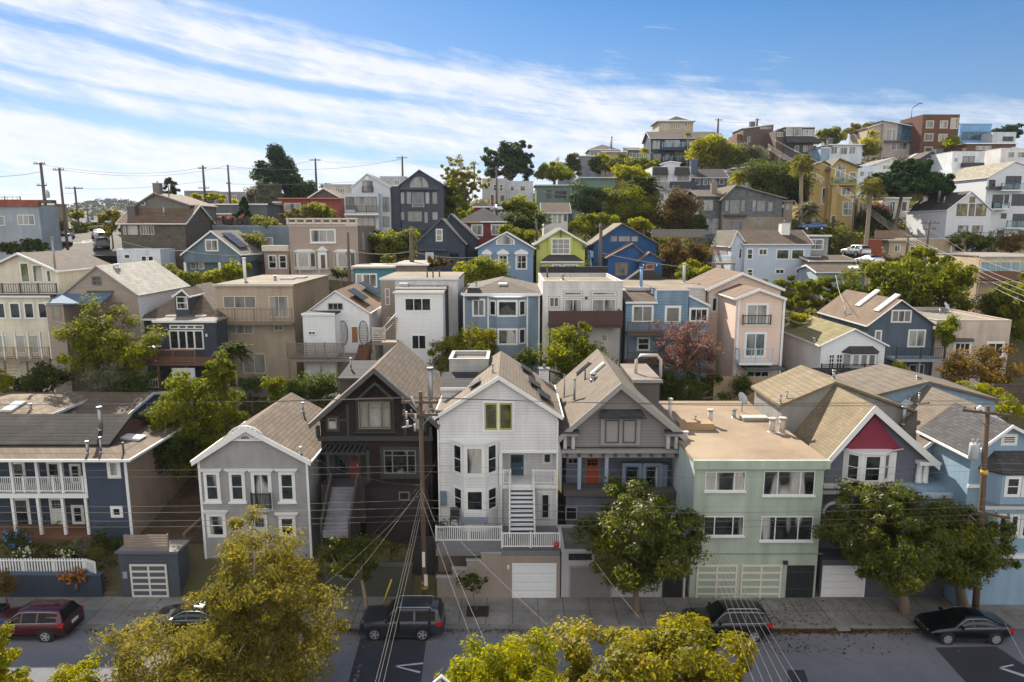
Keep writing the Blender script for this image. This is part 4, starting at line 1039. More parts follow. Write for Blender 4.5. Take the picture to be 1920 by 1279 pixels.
a = h.fx(160, 1060); p2 = Plane(a+.05, 0, .55, -.25); _z = h.rect(0, -70, 1050, 160, 1076); h.railu(p2, 0.03, 1.4, _z[2], _z[3], kind='picket', gap=.17, bw=.09)
h = House('small_garage', 'dark blue street garage topped by a weathered board fence', 278, 1121, 38.45, cat='garage')
gi = h.mass(221, 332, 1036, dy=0, dep=1.4, m=paint('#42474f', .2), roof='flat', rm=rough_flat('#8a847c', None), ov=.08, th=.1, tm=plain('#5a5c66'))
h.garage(246, 1058, 315, 1119, 0, pane=plain('#50565e', .5), rows=5, cols=2, fm=plain('#cdc6b8'))
nb = MB(); pbox(nb, h.F(0), *h.rect(0, 231, 1072, 239, 1084)[:2], .004, .05, *h.rect(0, 231, 1072, 239, 1084)[2:]); h.part('number_sign', nb, plain('#8a8f98'))
h = House('plank_fence', 'weathered grey horizontal board fence standing on the small garage roof', 275, 1032, 38.9, cat='fence')
fm_ = MB(); u0, u1, z0, z1 = h.rect(0, 233, 1002, 316, 1031)
for k in range(6): pbox(fm_, h.F(0), u0, u1, 0, .04, z0+(z1-z0)*k/6, z0+(z1-z0)*(k+1)/6-.025)
h.part('board', fm_, wood('#8b7d70', sc=(.8, 9, 9))); 
for u in (u0+.05, (u0+u1)/2, u1-.1): k = MB(); pbox(k, h.F(0), u, u+.09, -.1, -.002, z0-.35, z1); h.part('post', k, wood('#77695c'))
h = House('garden_steps', 'narrow concrete steps rising between navy wall and small garage', 208, 1118, 38.6, cat='stairs')
a, b = h.fx(190, 1110), h.fx(220, 1110); h.stairs(a, b, 2.0, 3.2, 0, 0, 9, rough_flat('#6d675f', '#4f4a44'), name='step')
# --- small grey gabled house
h = House('grey_gable_house', 'small grey gabled house with white crowned windows and sunburst gable ornament', 470, 1040, 40.5)
g = paint('#8f8e8b', .15, dirt=.18); gi = h.mass(370, 577, 862, dy=0, dep=8.3, m=g, roof='gable', rm=shingle('#6f6155', .3, .14, .18, name='tan_shingle_roof', lines=.5), ya=800, xa=460, ov=.25, fas=.34)
for (a, b, c, d) in ((387,888,409,937),(434,888,456,937),(527,888,550,937)): h.win(a, b, c, d, 0, 1, 2, casing=.13, sill=True, crown=True, fw=.06)
h.win(476, 888, 506, 953, 0, 2, 1, casing=.13, crown=True, kind='french_door'); h.rail(472, 926, 507, 954, -.28, m=plain('#2c2d31'), gap=.1, name='balcony_railing'); sl_ = MB(); u0, u1, z0, _ = h.rect(0, 472, 926, 507, 954); pbox(sl_, h.F(0), u0, u1, .0, .34, z0-.08, z0); h.part('balcony_slab', sl_, plain('#b4b2ac'))
for (a, b, c, d) in ((392,966,420,1004),(527,970,551,1004)): h.win(a, b, c, d, 0, 1, 2, casing=.13, crown=True)
h.door(478, 968, 500, 1036, 0, plain('#b4b1ab', .5), glass_rows=2)
for xx in (gi['xl'], gi['xr']-.14): k = MB(); pbox(k, h.F(0), xx, xx+.14, .003, .04, gi['zb'], gi['zt']-.1); h.part('corner_board', k, white())
sb = MB(); P = h.F(0).pt; cx_, cz_ = h.on(0, 462, 822); ra = 1.15
sb.prism([P(cx_-ra-.1,.2,cz_-.1),P(cx_+ra+.1,.2,cz_-.1),P(cx_+ra+.1,.2,cz_),P(cx_-ra-.1,.2,cz_)], (0,.05,0))
for k in range(9):
    t0 = math.pi*(k+.22)/9; t1 = math.pi*(k+.78)/9
    sb.prism([P(cx_+math.cos(t)*r_*1.0,.2,cz_+math.sin(t)*r_*.75) for t, r_ in ((t0,.28),(t1,.28),(t1,ra*.86),(t0,ra*.86))], (0,.05,0))
for k in range(18):
    t0, t1 = math.pi*k/18, math.pi*(k+1)/18
    sb.prism([P(cx_+math.cos(t)*r_,.2,cz_+math.sin(t)*r_*.75) for t, r_ in ((t0,ra*.9),(t1,ra*.9),(t1,ra),(t0,ra))], (0,.06,0))
h.part('sunburst_ornament', sb, white()); h.vent(568, 772, .55, .07); h.dish(533, 738, .3, .25); h.vent(564, 850, .3, .06)
# --- brown shingle house
h = House('brown_shingle_house', 'dark brown shingled craftsman with grey-green trim and steep stairs', 705, 1010, 42.5)
tr = plain('#2f3231', .7); h.trim = tr; bs = shingle('#251a15', .22, .16, .45, name='wood_shingle_wall')
gi = h.mass(600, 808, 783, dy=0, dep=9.3, m=bs, roof='gable', rm=shingle('#6f6257', .5, .2, .15, name='grey_brown_shingle_roof', lines=.5), ya=690, xa=701, ov=.55, th=.2, fas=.36, tm=plain('#4a4c49', .7))
h.slab('belt_trim', 596, 817, 812, 826, 0, .0, .12, tr); h.slab('belt_trim', 598, 786, 700-48, 790, 0, 0, .02, tr)
for x in (650, 757): h.slab('vertical_trim', x, 758, x+5, 816, 0, 0, .07, tr)
pk = plain('#6a695c', .6)
h.win(674, 752, 733, 802, 0, 3, 1, fm=pk, casing=.22, cm=tr, sill=True, split=(.27, .73), mw=.09, out=.3, gm=glass('pale')); h.slab('window_bar', 675, 762, 732, 763.5, 0, .3, .33, pk)
for (a, b, c, d) in ((615,784,632,805),(779,784,795,805)): h.win(a, b, c, d, 0, 1, 1, fm=pk, casing=.15, cm=tr, gm=glass('curtain'))
# little bracketed gable over the big window
P = h.F(0).pt; xm, zp = h.on(-.5, 703, 716); a_, za_ = h.on(-.5, 668, 748); b_, _ = h.on(-.5, 738, 748)
lg = MB()
for (u, w_) in (((a_, za_), (xm, zp)), ((xm, zp), (b_, za_))): lg.hexa([(u[0],-.5,u[1]-.2),(w_[0],-.5,w_[1]-.2),(w_[0],0,w_[1]-.2),(u[0],0,u[1]-.2),(u[0],-.5,u[1]),(w_[0],-.5,w_[1]),(w_[0],0,w_[1]),(u[0],0,u[1])])
h.part('window_gable', lg, tr)
for x in (595, 806): h.slab('bracket', x, 798, x+5, 818, 0, 0, .35, tr)
# lower storey: entry shade painted as a flat dark panel, pergola, door, wide window
h.win(720, 844, 780, 888, 0, 3, 1, fm=pk, casing=.22, cm=tr, sill=True, split=(.25, .75), mw=.08, gm=glass()); h.slab('window_bar', 721, 853, 779, 854.5, 0, .05, .075, pk)
dk = plain('#17161a', .8); h.slab('entry_shade_panel', 616, 842, 688, 906, 0, .0, .02, plain('#241d1a', .9)); h.door(656, 850, 674, 900, -.022, plain('#5c2622', .5), fm=tr, glass_rows=1); h.win(620, 852, 652, 892, -.022, 2, 1, fm=tr, gm=glass('dark'))
pg = MB()
for i in range(9): u = h.fx(612+i*9.4, 836); pbox(pg, h.F(0), u-.05, u+.05, .0, 1.3, h.fz(650, 838), h.fz(650, 838)+.16)
u0 = h.fx(610, 840); u1 = h.fx(692, 840); pbox(pg, h.F(0), u0, u1, 1.0, 1.14, h.fz(650, 842), h.fz(650, 838)-.002); h.part('pergola', pg, tr)
for px in (614, 689): h.post(px, 846, 906, -1.15, .2, tr, 'porch_post')
st = rough_flat('#8e8d90', '#6e6d70', .8, 9, .4, name='stair_concrete')
a, b = h.fx(619, 930, -2), h.fx(664, 930, -2); zT = h.fz(640, 908, -1.2); zB = h.fz(640, 1000, -3.9)
ld = MB(); ld.box(h.fx(612, 908), h.fx(690, 908), -1.25, 0, zB-.5, zT-.05); h.part('landing', ld, plain('#3a3634', .8))
h.stairs(a, b, zT, -1.3, zB, -3.9, 13, st, name='stairs')
for x in (a-.16, b+.02):
    cw = MB(); cw.hexa([(x,-3.9,zB-1),(x+.14,-3.9,zB-1),(x+.14,-1.25,zB-1),(x,-1.25,zB-1),(x,-3.9,zB+.75),(x+.14,-3.9,zB+.75),(x+.14,-1.25,zT+.75),(x,-1.25,zT+.75)]); h.part('stair_wall', cw, paint('#3b342f', .2))
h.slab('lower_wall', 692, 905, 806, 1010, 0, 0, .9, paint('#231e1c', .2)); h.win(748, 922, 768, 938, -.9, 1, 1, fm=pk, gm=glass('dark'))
# side dormer
dz = h.mass(636, 702, 712, dy=4.2, dep=4, m=paint('#463f3b', .2), roof='shed', ya=680, rm=shingle('#2f2f33', .34, .14, .2), ov=.1); h.vent(658, 692, .7, .07)
h.vent(808, 765, 2.6, .16, name='flue'); h.vent(634, 735, 1.3, .09, m=plain('#c9c2b6')) if h.onroof(634, 735) else h.vent(640, 735, 1.3, .09)
wallthing('retaining_wall', 'dark olive-grey retaining wall below the brown shingled house', 'wall', 608, 771, 1062, 1122, 38.5, .3, paint('#4a4a40', 0), plain('#5a5a52'))
wallthing('side_gate_wall', 'black painted gate wall behind the wooden power pole', 'wall', 773, 813, 1008, 1118, 39.6, .2, paint('#262528', .17))
# --- white house
h = House('white_bay_house', 'white gabled house with stacked bay windows and open front stairs', 935, 1000, 42)
W = paint('#cfcdcb', .19, dirt=.13); gi = h.mass(823, 1046, 778, 848, dy=0, dep=8.2, m=W, roof='gable', rm=shingle('#75695d', .34, .14, .14, lines=.35), ya=705, xa=935, ov=.28, fas=.26)
lo = h.mass(824, 941, 847, None, dy=.02, dep=7, m=W, roof='none', wall='lower_wall'); h.mass(941, 1045, 847, None, dy=1.7, dep=5.5, m=W, roof='none', wall='entry_wall')
h.slab('belt_trim', 823, 826, 938, 829.5, 0, 0, .07); h.slab('belt_trim', 938, 845, 1046, 849, 0, 0, .08); h.slab('corner_board', 938, 826, 942, 990, 0, .0, .07); h.slab('corner_board', 821.5, 788, 824.5, 985, 0, 0, .06); h.slab('corner_board', 1043, 788, 1046, 990, 0, 0, .06)
yf = plain('#a8a452', .5)
h.win(906, 753, 963, 808, 0, 2, 1, fm=white(), fw=.09, casing=.05, mw=.16, gm=glass('dark', '#3a3d20')); 
for (a_, b_) in ((909.5, 932), (936.5, 959.5)): h.win(a_, 756.5, b_, 804.5, -.012, 1, 1, fm=yf, fw=.06, gm=glass('dark', '#2f3418'))
L_, Fp, R_, sl, fw_, zb, zt = h.bay(846, 934, 829, None, 0.02, .85, .27, W, roof_h=.02)
for (ya_, yb_) in ((835, 894), (916, 962)):
    z1, z0 = h.fz(886, ya_+3, -.85), h.fz(886, yb_-3, -.85)
    h.winu(L_, .2, sl-.18, z0, z1, 1, 2, casing=.12); h.winu(R_, .18, sl-.2, z0, z1, 1, 2, casing=.12); h.winu(Fp, .12, fw_-.12, z0, z1, 1, 1, casing=.12, fw=.12)
h.door(957, 852, 982, 904, 1.7, plain('#2f4d5e', .4), glass_rows=1); h.win(1019, 850, 1033, 868, 1.7, 1, 1, casing=.1, gm=glass('dark'))
zl = h.fz(970, 909, 0); ld = MB(); ld.box(h.fx(942, 909), h.fx(1045, 909), -.02, 1.68, zl-.25, zl); h.part('landing', ld, white())
h.mass(943, 1044, 916, None, dy=.12, dep=1.5, m=W, roof='none', wall='porch_wall')
h.rail(999, 881, 1041, 908, .02, gap=.13); h.rail(944, 881, 957, 908, .02, gap=.13)
h.slab('corner_board', 936, 850, 942, 912, .0, .0, .1)
zB = h.fz(977, 998, -2.6); a, b = h.fx(958, 950, -1.3), h.fx(999, 950, -1.3); h.stairs(a, b, zl, -.05, zB, -2.6, 10, plain('#2e3542', .7), tm=white())
for x in (a-.13, b+.03):
    cw = MB(); cw.hexa([(x,-2.65,zB-.3),(x+.1,-2.65,zB-.3),(x+.1,-.03,zl-.35),(x,-.03,zl-.35),(x,-2.65,zB+.2),(x+.1,-2.65,zB+.2),(x+.1,-.03,zl+.12),(x,-.03,zl+.12)]); cw.tube([(x+.05,-2.6,zB+.9),(x+.05,-.0,zl+.9)], .04, 6); cw.box(x+.01,x+.09,-2.66,-2.58,zB-.2,zB+.95); h.part('stringer', cw, white())
h.door(1012, 924, 1032, 974, .12, plain('#c8cccf', .5), panels=0); h.win(1016, 927, 1029, 971, .09, 1, 1, fw=.03, gm=glass('dark'), kind='door_glass')
h.slab('meter_box', 826, 920, 838, 946, 0.02, 0, .2, metal('#8797a8')); 
dkz = h.fz(935, 986, 0); dk_ = MB(); xA, xB = h.fx(816, 1015, -3.6), h.fx(1051, 1015, -3.6); dk_.box(xA+.02, xB-.02, -3.55, -.02, dkz-.3, dkz); h.part('terrace', dk_, wood('#6f6c6c', 'deck_boards', sc=(9,.6,9)))
g2 = paint('#8f8278', 0, dirt=.12); 
# terrace wall with garage, stepped stair wall
xm = h.fx(940, 1040, -3.6); fw2 = MB(); fw2.box(xm, xB, -3.6, -3.3, -4.5, dkz-.3); h.part('garage_wall', fw2, g2)
fw3 = MB(); fw3.box(xA, xm-.002, -2.2, -1.9, -4.5, dkz-.02); h.part('terrace_wall', fw3, paint('#7f736b', 0, dirt=.12))
h.garage(963, 1059, 1040, 1123, -3.6, plain('#d9dadb', .45), rows=4, cols=2)
h.rail(941, 999, 1049, 1027, -3.5, gap=.12, posts=1.8, bw=.05); h.rail(818, 987, 940, 1015, -2.12, gap=.12, posts=2.0, bw=.05)
stp = [(940,1036),(902,1050),(875,1066),(846,1082)]; sx0 = xm
for i, (px, py) in enumerate(stp[:-1] if False else stp):
    x0 = h.fx(px - (38 if i == 0 else 27), py, -3.6); x1_ = h.fx(px, py, -3.6) if i == 0 else h.fx(px+ (0 if i==0 else (stp[i-1][0]-px - (38 if i == 1 else 27)) + 0), py, -3.6)
    x1_ = sx0; z = h.fz(px-10, py, -3.6); c = MB(); c.box(x0, x1_-.002, -3.6, -3.35, -4.5, z-.07); h.part('stair_wall', c, g2); c2 = MB(); c2.box(x0-.04, x1_-.003, -3.64, -3.31, z-.069, z); h.part('coping', c2, plain('#9b9a9a', .8)); sx0 = x0
for i in range(12):
    x0 = xm-(i+1)*.33; z = dkz-.5-i*.235; c = MB(); c.box(x0, x0+.34, -3.33, -2.22, -4.5, z); h.part('step', c, rough_flat('#77726e', None))
h.slab('wall_lamp', 951, 1060, 955, 1066, -3.6, 0, .1, plain('#d8cfa8', .4))
ph = h.mass(842, 916, 674, 712, dy=5.4, dep=3.2, m=paint('#a3a19e', .19), tm=plain('#a09d98'), roof='flat', rm=rough_flat('#8f8478', None), par=.25, wall='roof_box'); h.patch('hatch', 880, 664, 1.8, 1.2, .2, plain('#8a847a'))
h.mass(828, 892, 730, None, dy=2.6, dep=2.5, m=W, roof='shed', ya=702, rm=shingle('#2f3035', .34, .14, .2), ov=.12, wall='dormer_wall')
for (px, py) in ((985, 695), (1000, 722), (1018, 745)): h.solar(px, py, 1.5, 1.0, (2, 1))
for (px, py) in ((872, 745),(893,722)): h.solar(px, py, 1.3, .8, (2, 1))
h.vent(924, 700, .5, .06); h.vent(835, 770, .8, .14); h.chimney(1020, 712, .7, .8, W)
# --- grey craftsman
h = House('grey_craftsman_house', 'grey craftsman with orange door and paired windows under a small canopy', 1165, 1000, 42.5)
G = paint('#7f7a77', .2, dirt=.08); gt = plain('#8f8a87', .6); h.trim = gt
gi = h.mass(1060, 1270, 808, 838, dy=0, dep=11.3, m=G, roof='gable', rm=shingle('#6d635b', .3, .12, .1, name='grey_asphalt_roof', lines=.25), ya=718, xa=1165, ov=.5, th=.18, fas=.42)
h.mass(1062, 1268, 846, None, dy=1.4, dep=9, m=paint('#5f6672', .2, dirt=.08), roof='none', wall='porch_wall')
bl = MB(); u0, u1 = h.fx(1052, 848), h.fx(1276, 848); pbox(bl, h.F(0), u0, u1, -1.4, .35, h.fz(1165, 847), h.fz(1165, 841)); pbox(bl, h.F(0), u0+.1, u1-.1, -.1, .12, h.fz(1165, 857), h.fz(1165, 847)-.003); h.part('porch_beam', bl, gt)
for i in range(10): u = u0+.35+(u1-u0-.7)*i/9; k = MB(); pbox(k, h.F(0), u-.08, u+.08, .12, .4, h.fz(1165, 853), h.fz(1165, 848)); h.part('rafter_end', k, plain('#3d3b3c', .7))
h.win(1134, 786, 1160, 829, 0, 1, 1, fm=plain('#4a4846', .6), casing=.16, cm=gt, gm=glass('pale'), out=.2); h.win(1167, 786, 1192, 829, 0, 1, 1, fm=plain('#4a4846', .6), casing=.16, cm=gt, gm=glass('pale'), out=.2); h.slab('window_box', 1126, 780, 1200, 834, 0, .0, .15, gt)
cz = h.fz(1165, 777); a_, b_ = h.fx(1120, 777), h.fx(1208, 777); cn = MB(); cn.hexa([(a_,-.7,cz-.12),(b_,-.7,cz-.12),(b_-.25,-.02,cz+.1),(a_+.25,-.02,cz+.1),(a_,-.7,cz),(b_,-.7,cz),(b_-.25,-.02,cz+.35),(a_+.25,-.02,cz+.35)]); h.part('window_canopy', cn, shingle('#3a3c42', .3, .12))
for x in (1053, 1245):
    h.slab('post_cap', x+1, 809, x+31, 814, 0, .0, .5, gt); h.slab('cap_roof', x, 805, x+32, 808.5, 0, .0, .6, plain('#3a3c42', .8))
    for d in (3, 18): h.slab('short_post', x+d, 815, x+d+6, 839, 0, .02, .35, plain('#b0aeac', .6))
for px in (1087, 1138): h.post(px, 858, 918, -.1, .22, plain('#8f99a8', .6), 'porch_column')
h.door(1099, 858, 1123, 908, 1.4, plain('#9a4a2a', .45), glass_rows=2, fm=plain('#6a6f78')); h.win(1064, 858, 1084, 870, 1.4, 2, 1, gm=glass('dark'))
for (a_, b_) in ((1172, 1197), (1210, 1235)): h.win(a_, 874, b_, 925, .6, 1, 1, fm=plain('#50607a', .5), casing=.2, cm=plain('#76828f', .6), gm=glass('mixed'))
h.slab('bay_front', 1166, 864, 1246, 940, 1.4, .0, .79, paint('#6a7482', .2)); pfz = h.fz(1165, 920, 0); k = MB(); k.box(u0+.2, u1-.2, -.2, 1.38, pfz-.3, pfz); h.part('porch_floor', k, wood('#55504c'))
h.mass(1062, 1268, 925, None, dy=.0, dep=1.3, m=paint('#575b64', .2), roof='none', wall='basement_wall'); h.win(1060, 950, 1082, 975, 0, 1, 1, gm=glass('dark'))
h.skylight(1122, 693, .6, 1.3); h.patch('skylight', 1095, 692, .55, 1.5, .1, plain('#23262c', .1, name='dark_glass'), frame=plain('#4c4a48')); h.vent(1112, 712, .35, .16); h.vent(1077, 752, 1.5, .08); h.vent(1097, 712, .6, .05, m=plain('#222222')); h.vent(1058, 745, 1.6, .05)
h.mass(1190, 1237, 716, None, dy=4.3, dep=5.5, m=paint('#55524f', .2), roof='flat', rm=rough_flat('#8d8176', None), ov=.15, wall='dormer_wall')
tw = MB(); q = h.onroof(1205, 700)
if q:
    p = q[0]; tw.tube([(p.x-.5,p.y,p.z-.3),(p.x-.5,p.y,p.z+1.0),(p.x-.2,p.y,p.z+1.35),(p.x+1.0,p.y,p.z+1.35),(p.x+1.3,p.y,p.z+1.0),(p.x+1.3,p.y,p.z-.3)], .12, 8); h.part('roof_duct', tw, plain('#b3aa9e', .5))
h = House('grey_garage_front', 'pale grey street wall with grey garage door, mural fist and black gate', 1165, 1128, 38.45, cat='garage')
LG = paint('#a6a3a4', 0, dirt=.1); gi = h.mass(1053, 1284, 1034, dy=0, dep=3.6, m=LG, roof='flat', rm=rough_flat('#6d6a68', None), par=.1, tm=plain('#b0aeae'))
h.garage(1070, 1063, 1144, 1125, 0, plain('#77726f', .5), rows=5, cols=2, fm=plain('#8d8988')); h.slab('transom_window', 1066, 1038, 1110, 1050, 0, 0, .03, glass('dark'))
h.slab('gate', 1242, 1070, 1279, 1127, 0, 0, .05, plain('#1b1b1e', .6)); h.slab('downpipe', 1281, 1062, 1284, 1126, 0, .0, .12, plain('#c0bcb8'))
for x in (1161, 1226): h.slab('panel_joint', x, 1066, x+1, 1126, 0, 0, .012, plain('#7d7a7a'))
fs = MB()       # raised fist painted on the wall
def fp(pts, d=.02): fs.prism([h.F(0).pt(*[h.on(0, *q)[0], d, h.on(0, *q)[1]]) for q in pts], (0, .015, 0))
for i in range(4): x = 1184+i*3.6; fp([(x,1073+abs(i-1.5)*.8),(x+2.6,1072+abs(i-1.5)*.8),(x+3,1083),(x+.5,1083)])
fp([(1186,1084.5),(1198,1084.5),(1199,1090),(1196,1094),(1198,1102),(1189,1102),(1190,1094),(1187,1089)]); fp([(1198,1077),(1202,1080),(1199,1084),(1197,1083)])
h.part('mural_fist', fs, plain('#26211f', .8))
# --- green flats
h = House('green_flats', 'pale green three-storey stucco flats with tan flat roof and two garages', 1420, 1130, 38.4, cat='apartment building')
GR = paint('#9ea898', 0, dirt=.2); gi = h.mass(1304, 1547, 868, dy=0, dep=13.6, m=GR, roof='flat', rm=rough_flat('#9c8a73', '#7e6c58', .3, 9, .5, name='tan_gravel_roof'), par=.0, ov=.12, th=.2, tm=GR)
bd = MB(); pbox(bd, h.F(0), gi['xl']-.18, gi['xr']+.18, .1, .32, gi['zt']-.28, gi['zt']+.24); h.part('cornice', bd, GR)
sw_ = MB(); pbox(sw_, h.Lf(gi['xl']), -13.5, -.05, .003, .02, gi['zb'], gi['zt']-.03); h.part('side_wall', sw_, paint('#b7c2bd', 0, dirt=.12))
for (a, b, c, d, sp) in ((1322,884,1397,920,(.26,.74)),(1431,883,1527,928,(.27,.73)),(1319,968,1394,1004,(.26,.74)),(1426,968,1523,1013,(.27,.73))): h.win(a, b, c, d, 0, 3, 1, split=sp, fw=.05, mw=.06, gm=glass(), sill=True)
gp = plain('#9aa596', .5, name='green_panel')
h.garage(1305, 1059, 1381, 1128, 0, pane=gp, rows=5, cols=2, fm=plain('#cfc6b3')); h.garage(1388, 1059, 1464, 1128, 0, pane=gp, rows=5, cols=2, fm=plain('#cfc6b3'))
gg = h.slab('gate_shade_panel', 1474, 1060, 1524, 1130, 0, 0, .015, plain('#1d1f22', .8)); gb = MB(); u0, u1, z0, z1 = h.rect(0, 1474, 1060, 1524, 1130)  # flat dark sheet stands in for the shade behind the gate bars
for k in range(15): u = u0+(u1-u0)*k/14; pbox(gb, h.F(0), u-.012, u+.012, .03, .06, z0, z1)
for z in (z0+.9, z1-.45, z1-.03): pbox(gb, h.F(0), u0, u1, .03, .065, z, z+.04)
for k in range(6):
    cxx = u0+(u1-u0)*(k+.5)/6
    for t in range(10):
        t0, t1 = t*.628, (t+1)*.628; gb.quad(*[h.F(0).pt(cxx+math.cos(w_)*r_, .07, z1-.24+math.sin(w_)*r_) for w_, r_ in ((t0,.1),(t1,.1),(t1,.13),(t0,.13))])
h.part('gate', gb, plain('#3a3d42', .5)); h.slab('pipe', 1310, 1037, 1542, 1038.4, 0, .0, .06, plain('#7d8a78')); h.slab('wall_lamp', 1468, 1051, 1476, 1057, 0, 0, .15, plain('#2a2a2c'))
h.patch('roof_hatch', 1302, 803, 2.3, 1.1, .45, rough_flat('#a88a6c', None)); h.vent(1256, 783, 1.3, .13, m=plain('#cfc8bc')); h.vent(1331, 797, 1.0, .16, m=plain('#b5aca0')); h.vent(1447, 810, .85, .19, m=plain('#b0a79c')); h.vent(1466, 812, .95, .19, m=plain('#b0a79c')); h.vent(1286, 822, .35, .12, m=plain('#cfc8bc'))
h.patch('skylight', 1414, 787, 1.9, .9, .2, plain('#b9c0b6', .2), frame=plain('#8d8578')); h.dish(1391, 772, .5, .9); h.vent(1376, 783, .5, .12); h.vent(1304, 788, .2, .05)
# --- grey house with the crimson pediment
h = House('crimson_gable_house', 'grey-blue house with crimson gable panel over a white bay window', 1640, 1000, 40)
S = paint('#5f626c', 0, dirt=.1); rr_ = shingle('#7c6f5b', .36, .16, .1, name='sand_shingle_roof', lines=.35)
gi = h.mass(1549, 1741, 858, dy=0, dep=8, m=S, roof='gable', rm=rr_, ya=760, xa=1641, ov=.45, th=.2, fas=.5, tm=plain('#d5d2cd', .6))
cr = plain('#7a1f38', .55, name='crimson_paint'); P = h.F(0).pt
tp = [h.on(0, *q) for q in ((1640,778),(1652,793),(1664,812),(1688,840),(1662,845),(1636,846.5),(1610,845),(1583,840),(1610,812),(1627,793))]
k = MB(); k.prism([P(u, .12, z) for u, z in tp], (0, .1, 0)); o = h.part('gable_panel', k, cr); recalc(o)
k = MB(); tq = [h.on(0, *q) for q in ((1582,839.5),(1610,844.5),(1636,846),(1662,844.5),(1690,839.5))]
k.tube([P(u, .22, z) for u, z in tq], .05, 6); h.part('panel_moulding', k, plain('#d8b8b4', .5))
h.slab('bay_back', 1587, 847, 1678, 902, 0, 0, .08, white())
L_, Fp, R_, sl, fw_, zb, zt = h.bay(1588, 1677, 847, 906, 0, .7, .27, white(), roof_h=.02)
z1, z0 = zt-.12, zb+.25
h.winu(L_, .25, sl-.12, z0, z1, 1, 2, gm=glass('dark')); h.winu(R_, .12, sl-.25, z0, z1, 1, 2, gm=glass('dark')); h.winu(Fp, .18, fw_-.18, z0, z1, 1, 2, gm=glass('dark'))
h.slab('panel', 1592, 903, 1611, 908, -.2, .0, .02, cr)
h.slab('belt_trim', 1540, 906, 1700, 912, 0, 0, .35, plain('#c9c7c4')); h.slab('belt_trim', 1540, 917, 1700, 924, 0, 0, .25, plain('#b9b7b6'))
h.slab('eave_block', 1716, 862, 1752, 868, 0, .0, .5, white())
for x in (1721, 1733): 
    u, za = h.on(-.2, x+4, 869); _, zc = h.on(-.2, x+4, 905); k = MB(); k.tube([(u,-.2,zc),(u,-.2,zc+.15),(u,-.2,za-.1),(u,-.2,za)], [.22,.18,.15,.2], 12); h.part('column', k, white())
h.slab('side_wall_lower', 1543, 925, 1760, 1010, 0, 0, .03, paint('#4a4d56', 0))
ar = MB(); u_, z_ = h.on(-.05, 1564, 962)
for k in range(10):
    t0, t1 = math.pi*k/10, math.pi*(k+1)/10; ar.prism([(u_+math.cos(t)*r_, -.05, z_+math.sin(t)*r_) for t, r_ in ((t0,.62),(t1,.62),(t1,.78),(t0,.78))], (0, -.08, 0))
h.part('entry_arch', ar, white())
h.garage(1543, 1063, 1618, 1128, -1.5, plain('#d6d4d0', .5), rows=5, cols=2); 
lw = MB(); a, b = h.fx(1537, 1100, -1.5), h.fx(1770, 1100, -1.5); lw.box(a, b, -1.5, 0, -5.5, h.fz(1600, 1050, -1.5)); h.part('garage_wall', lw, paint('#4b4d55', .2))
# raised rear roof
xl, xr, zt = gi['xl'], gi['xr'], gi['zt']; xm = gi['xm']; zA = gi['zm']+.32
y0, y1 = 4.6, 10.2; eL = (xl-1.2, zt+1.9); eR = (xr+1.9, zt+1.5)
rr2 = MB(); ww = MB()
for (A, B) in ((eL, (xm, zA)), ((xm, zA), eR)):
    rr2.hexa([(A[0],y0,A[1]),(B[0],y0,B[1]),(B[0],y1,B[1]),(A[0],y1,A[1]),(A[0],y0,A[1]+.18),(B[0],y0,B[1]+.18),(B[0],y1,B[1]+.18),(A[0],y1,A[1]+.18)])
    h.roofs.append([(A[0],y0,A[1]+.18),(B[0],y0,B[1]+.18),(B[0],y1,B[1]+.18),(A[0],y1,A[1]+.18)])
h.part('rear_roof', rr2, rr_)
ww.prism([(eL[0]+.25,y0+.2,-3.5),(eR[0]-.25,y0+.2,-3.5),(eR[0]-.25,y0+.2,eR[1]),(xm,y0+.2,zA-.02),(eL[0]+.25,y0+.2,eL[1])], (0,y1-y0-.4,0)); h.part('rear_wall', ww, paint('#8b8984', 0))
h.vent(1463, 757, .5, .07); h.vent(1475, 747, .4, .05); h.vent(1624, 738, 1.3, .12, m=plain('#cfc9be')); h.vent(1563, 710, .5, .1)
# --- light blue house at the edge
h = House('light_blue_house', 'light blue house with white trim, angular attic window and grey roof', 1837, 1050, 40)
B = paint('#8097a9', 0, dirt=.18); rb = shingle('#6b6159', .34, .14, .12, lines=.3)
gi = h.mass(1735, 1940, 835, dy=1.2, dep=6.5, m=B, roof='gable', rm=rb, ya=760, xa=1838, ov=.25, fas=.26)
P = h.F(1.2).pt; pts = [h.on(1.2, *q) for q in ((1783,828),(1783,803),(1806,788),(1826,788),(1826,812),(1806,829))]
k = MB(); k.prism([P(u, .02, z) for u, z in pts], (0, -.05, 0)); o = h.part('window', k, white()); recalc(o)
cu, cz = sum(p[0] for p in pts)/6, sum(p[1] for p in pts)/6; k = MB(); k.prism([P(cu+(u-cu)*.84, .075, cz+(z-cz)*.84) for u, z in pts], (0, -.01, 0)); o = h.part('pane', k, glass('dark', '#3a4020'), o); recalc(o)
h.door(1765, 876, 1782, 909, 1.2, plain('#2d2a2c', .4)); dw = MB(); u0, u1 = h.fx(1700, 912), h.fx(1822, 912); z = h.fz(1760, 912); dw.box(u0, u1, -1.2, 1.18, z-.3, z); h.part('balcony', dw, plain('#b3bcc8')); h.mass(1700, 1822, 916, None, dy=-1.0, dep=2, m=B, roof='none', wall='porch_wall')
fr = h.mass(1822, 1990, 850, None, dy=-2.4, dep=4.5, m=B, roof='gable', rm=shingle('#454348', .34, .14), ya=797, xa=1899, ov=.3, fas=.2)
h.win(1880, 817, 1904, 832, -2.4, 1, 3, casing=.1, kind='attic_vent'); 
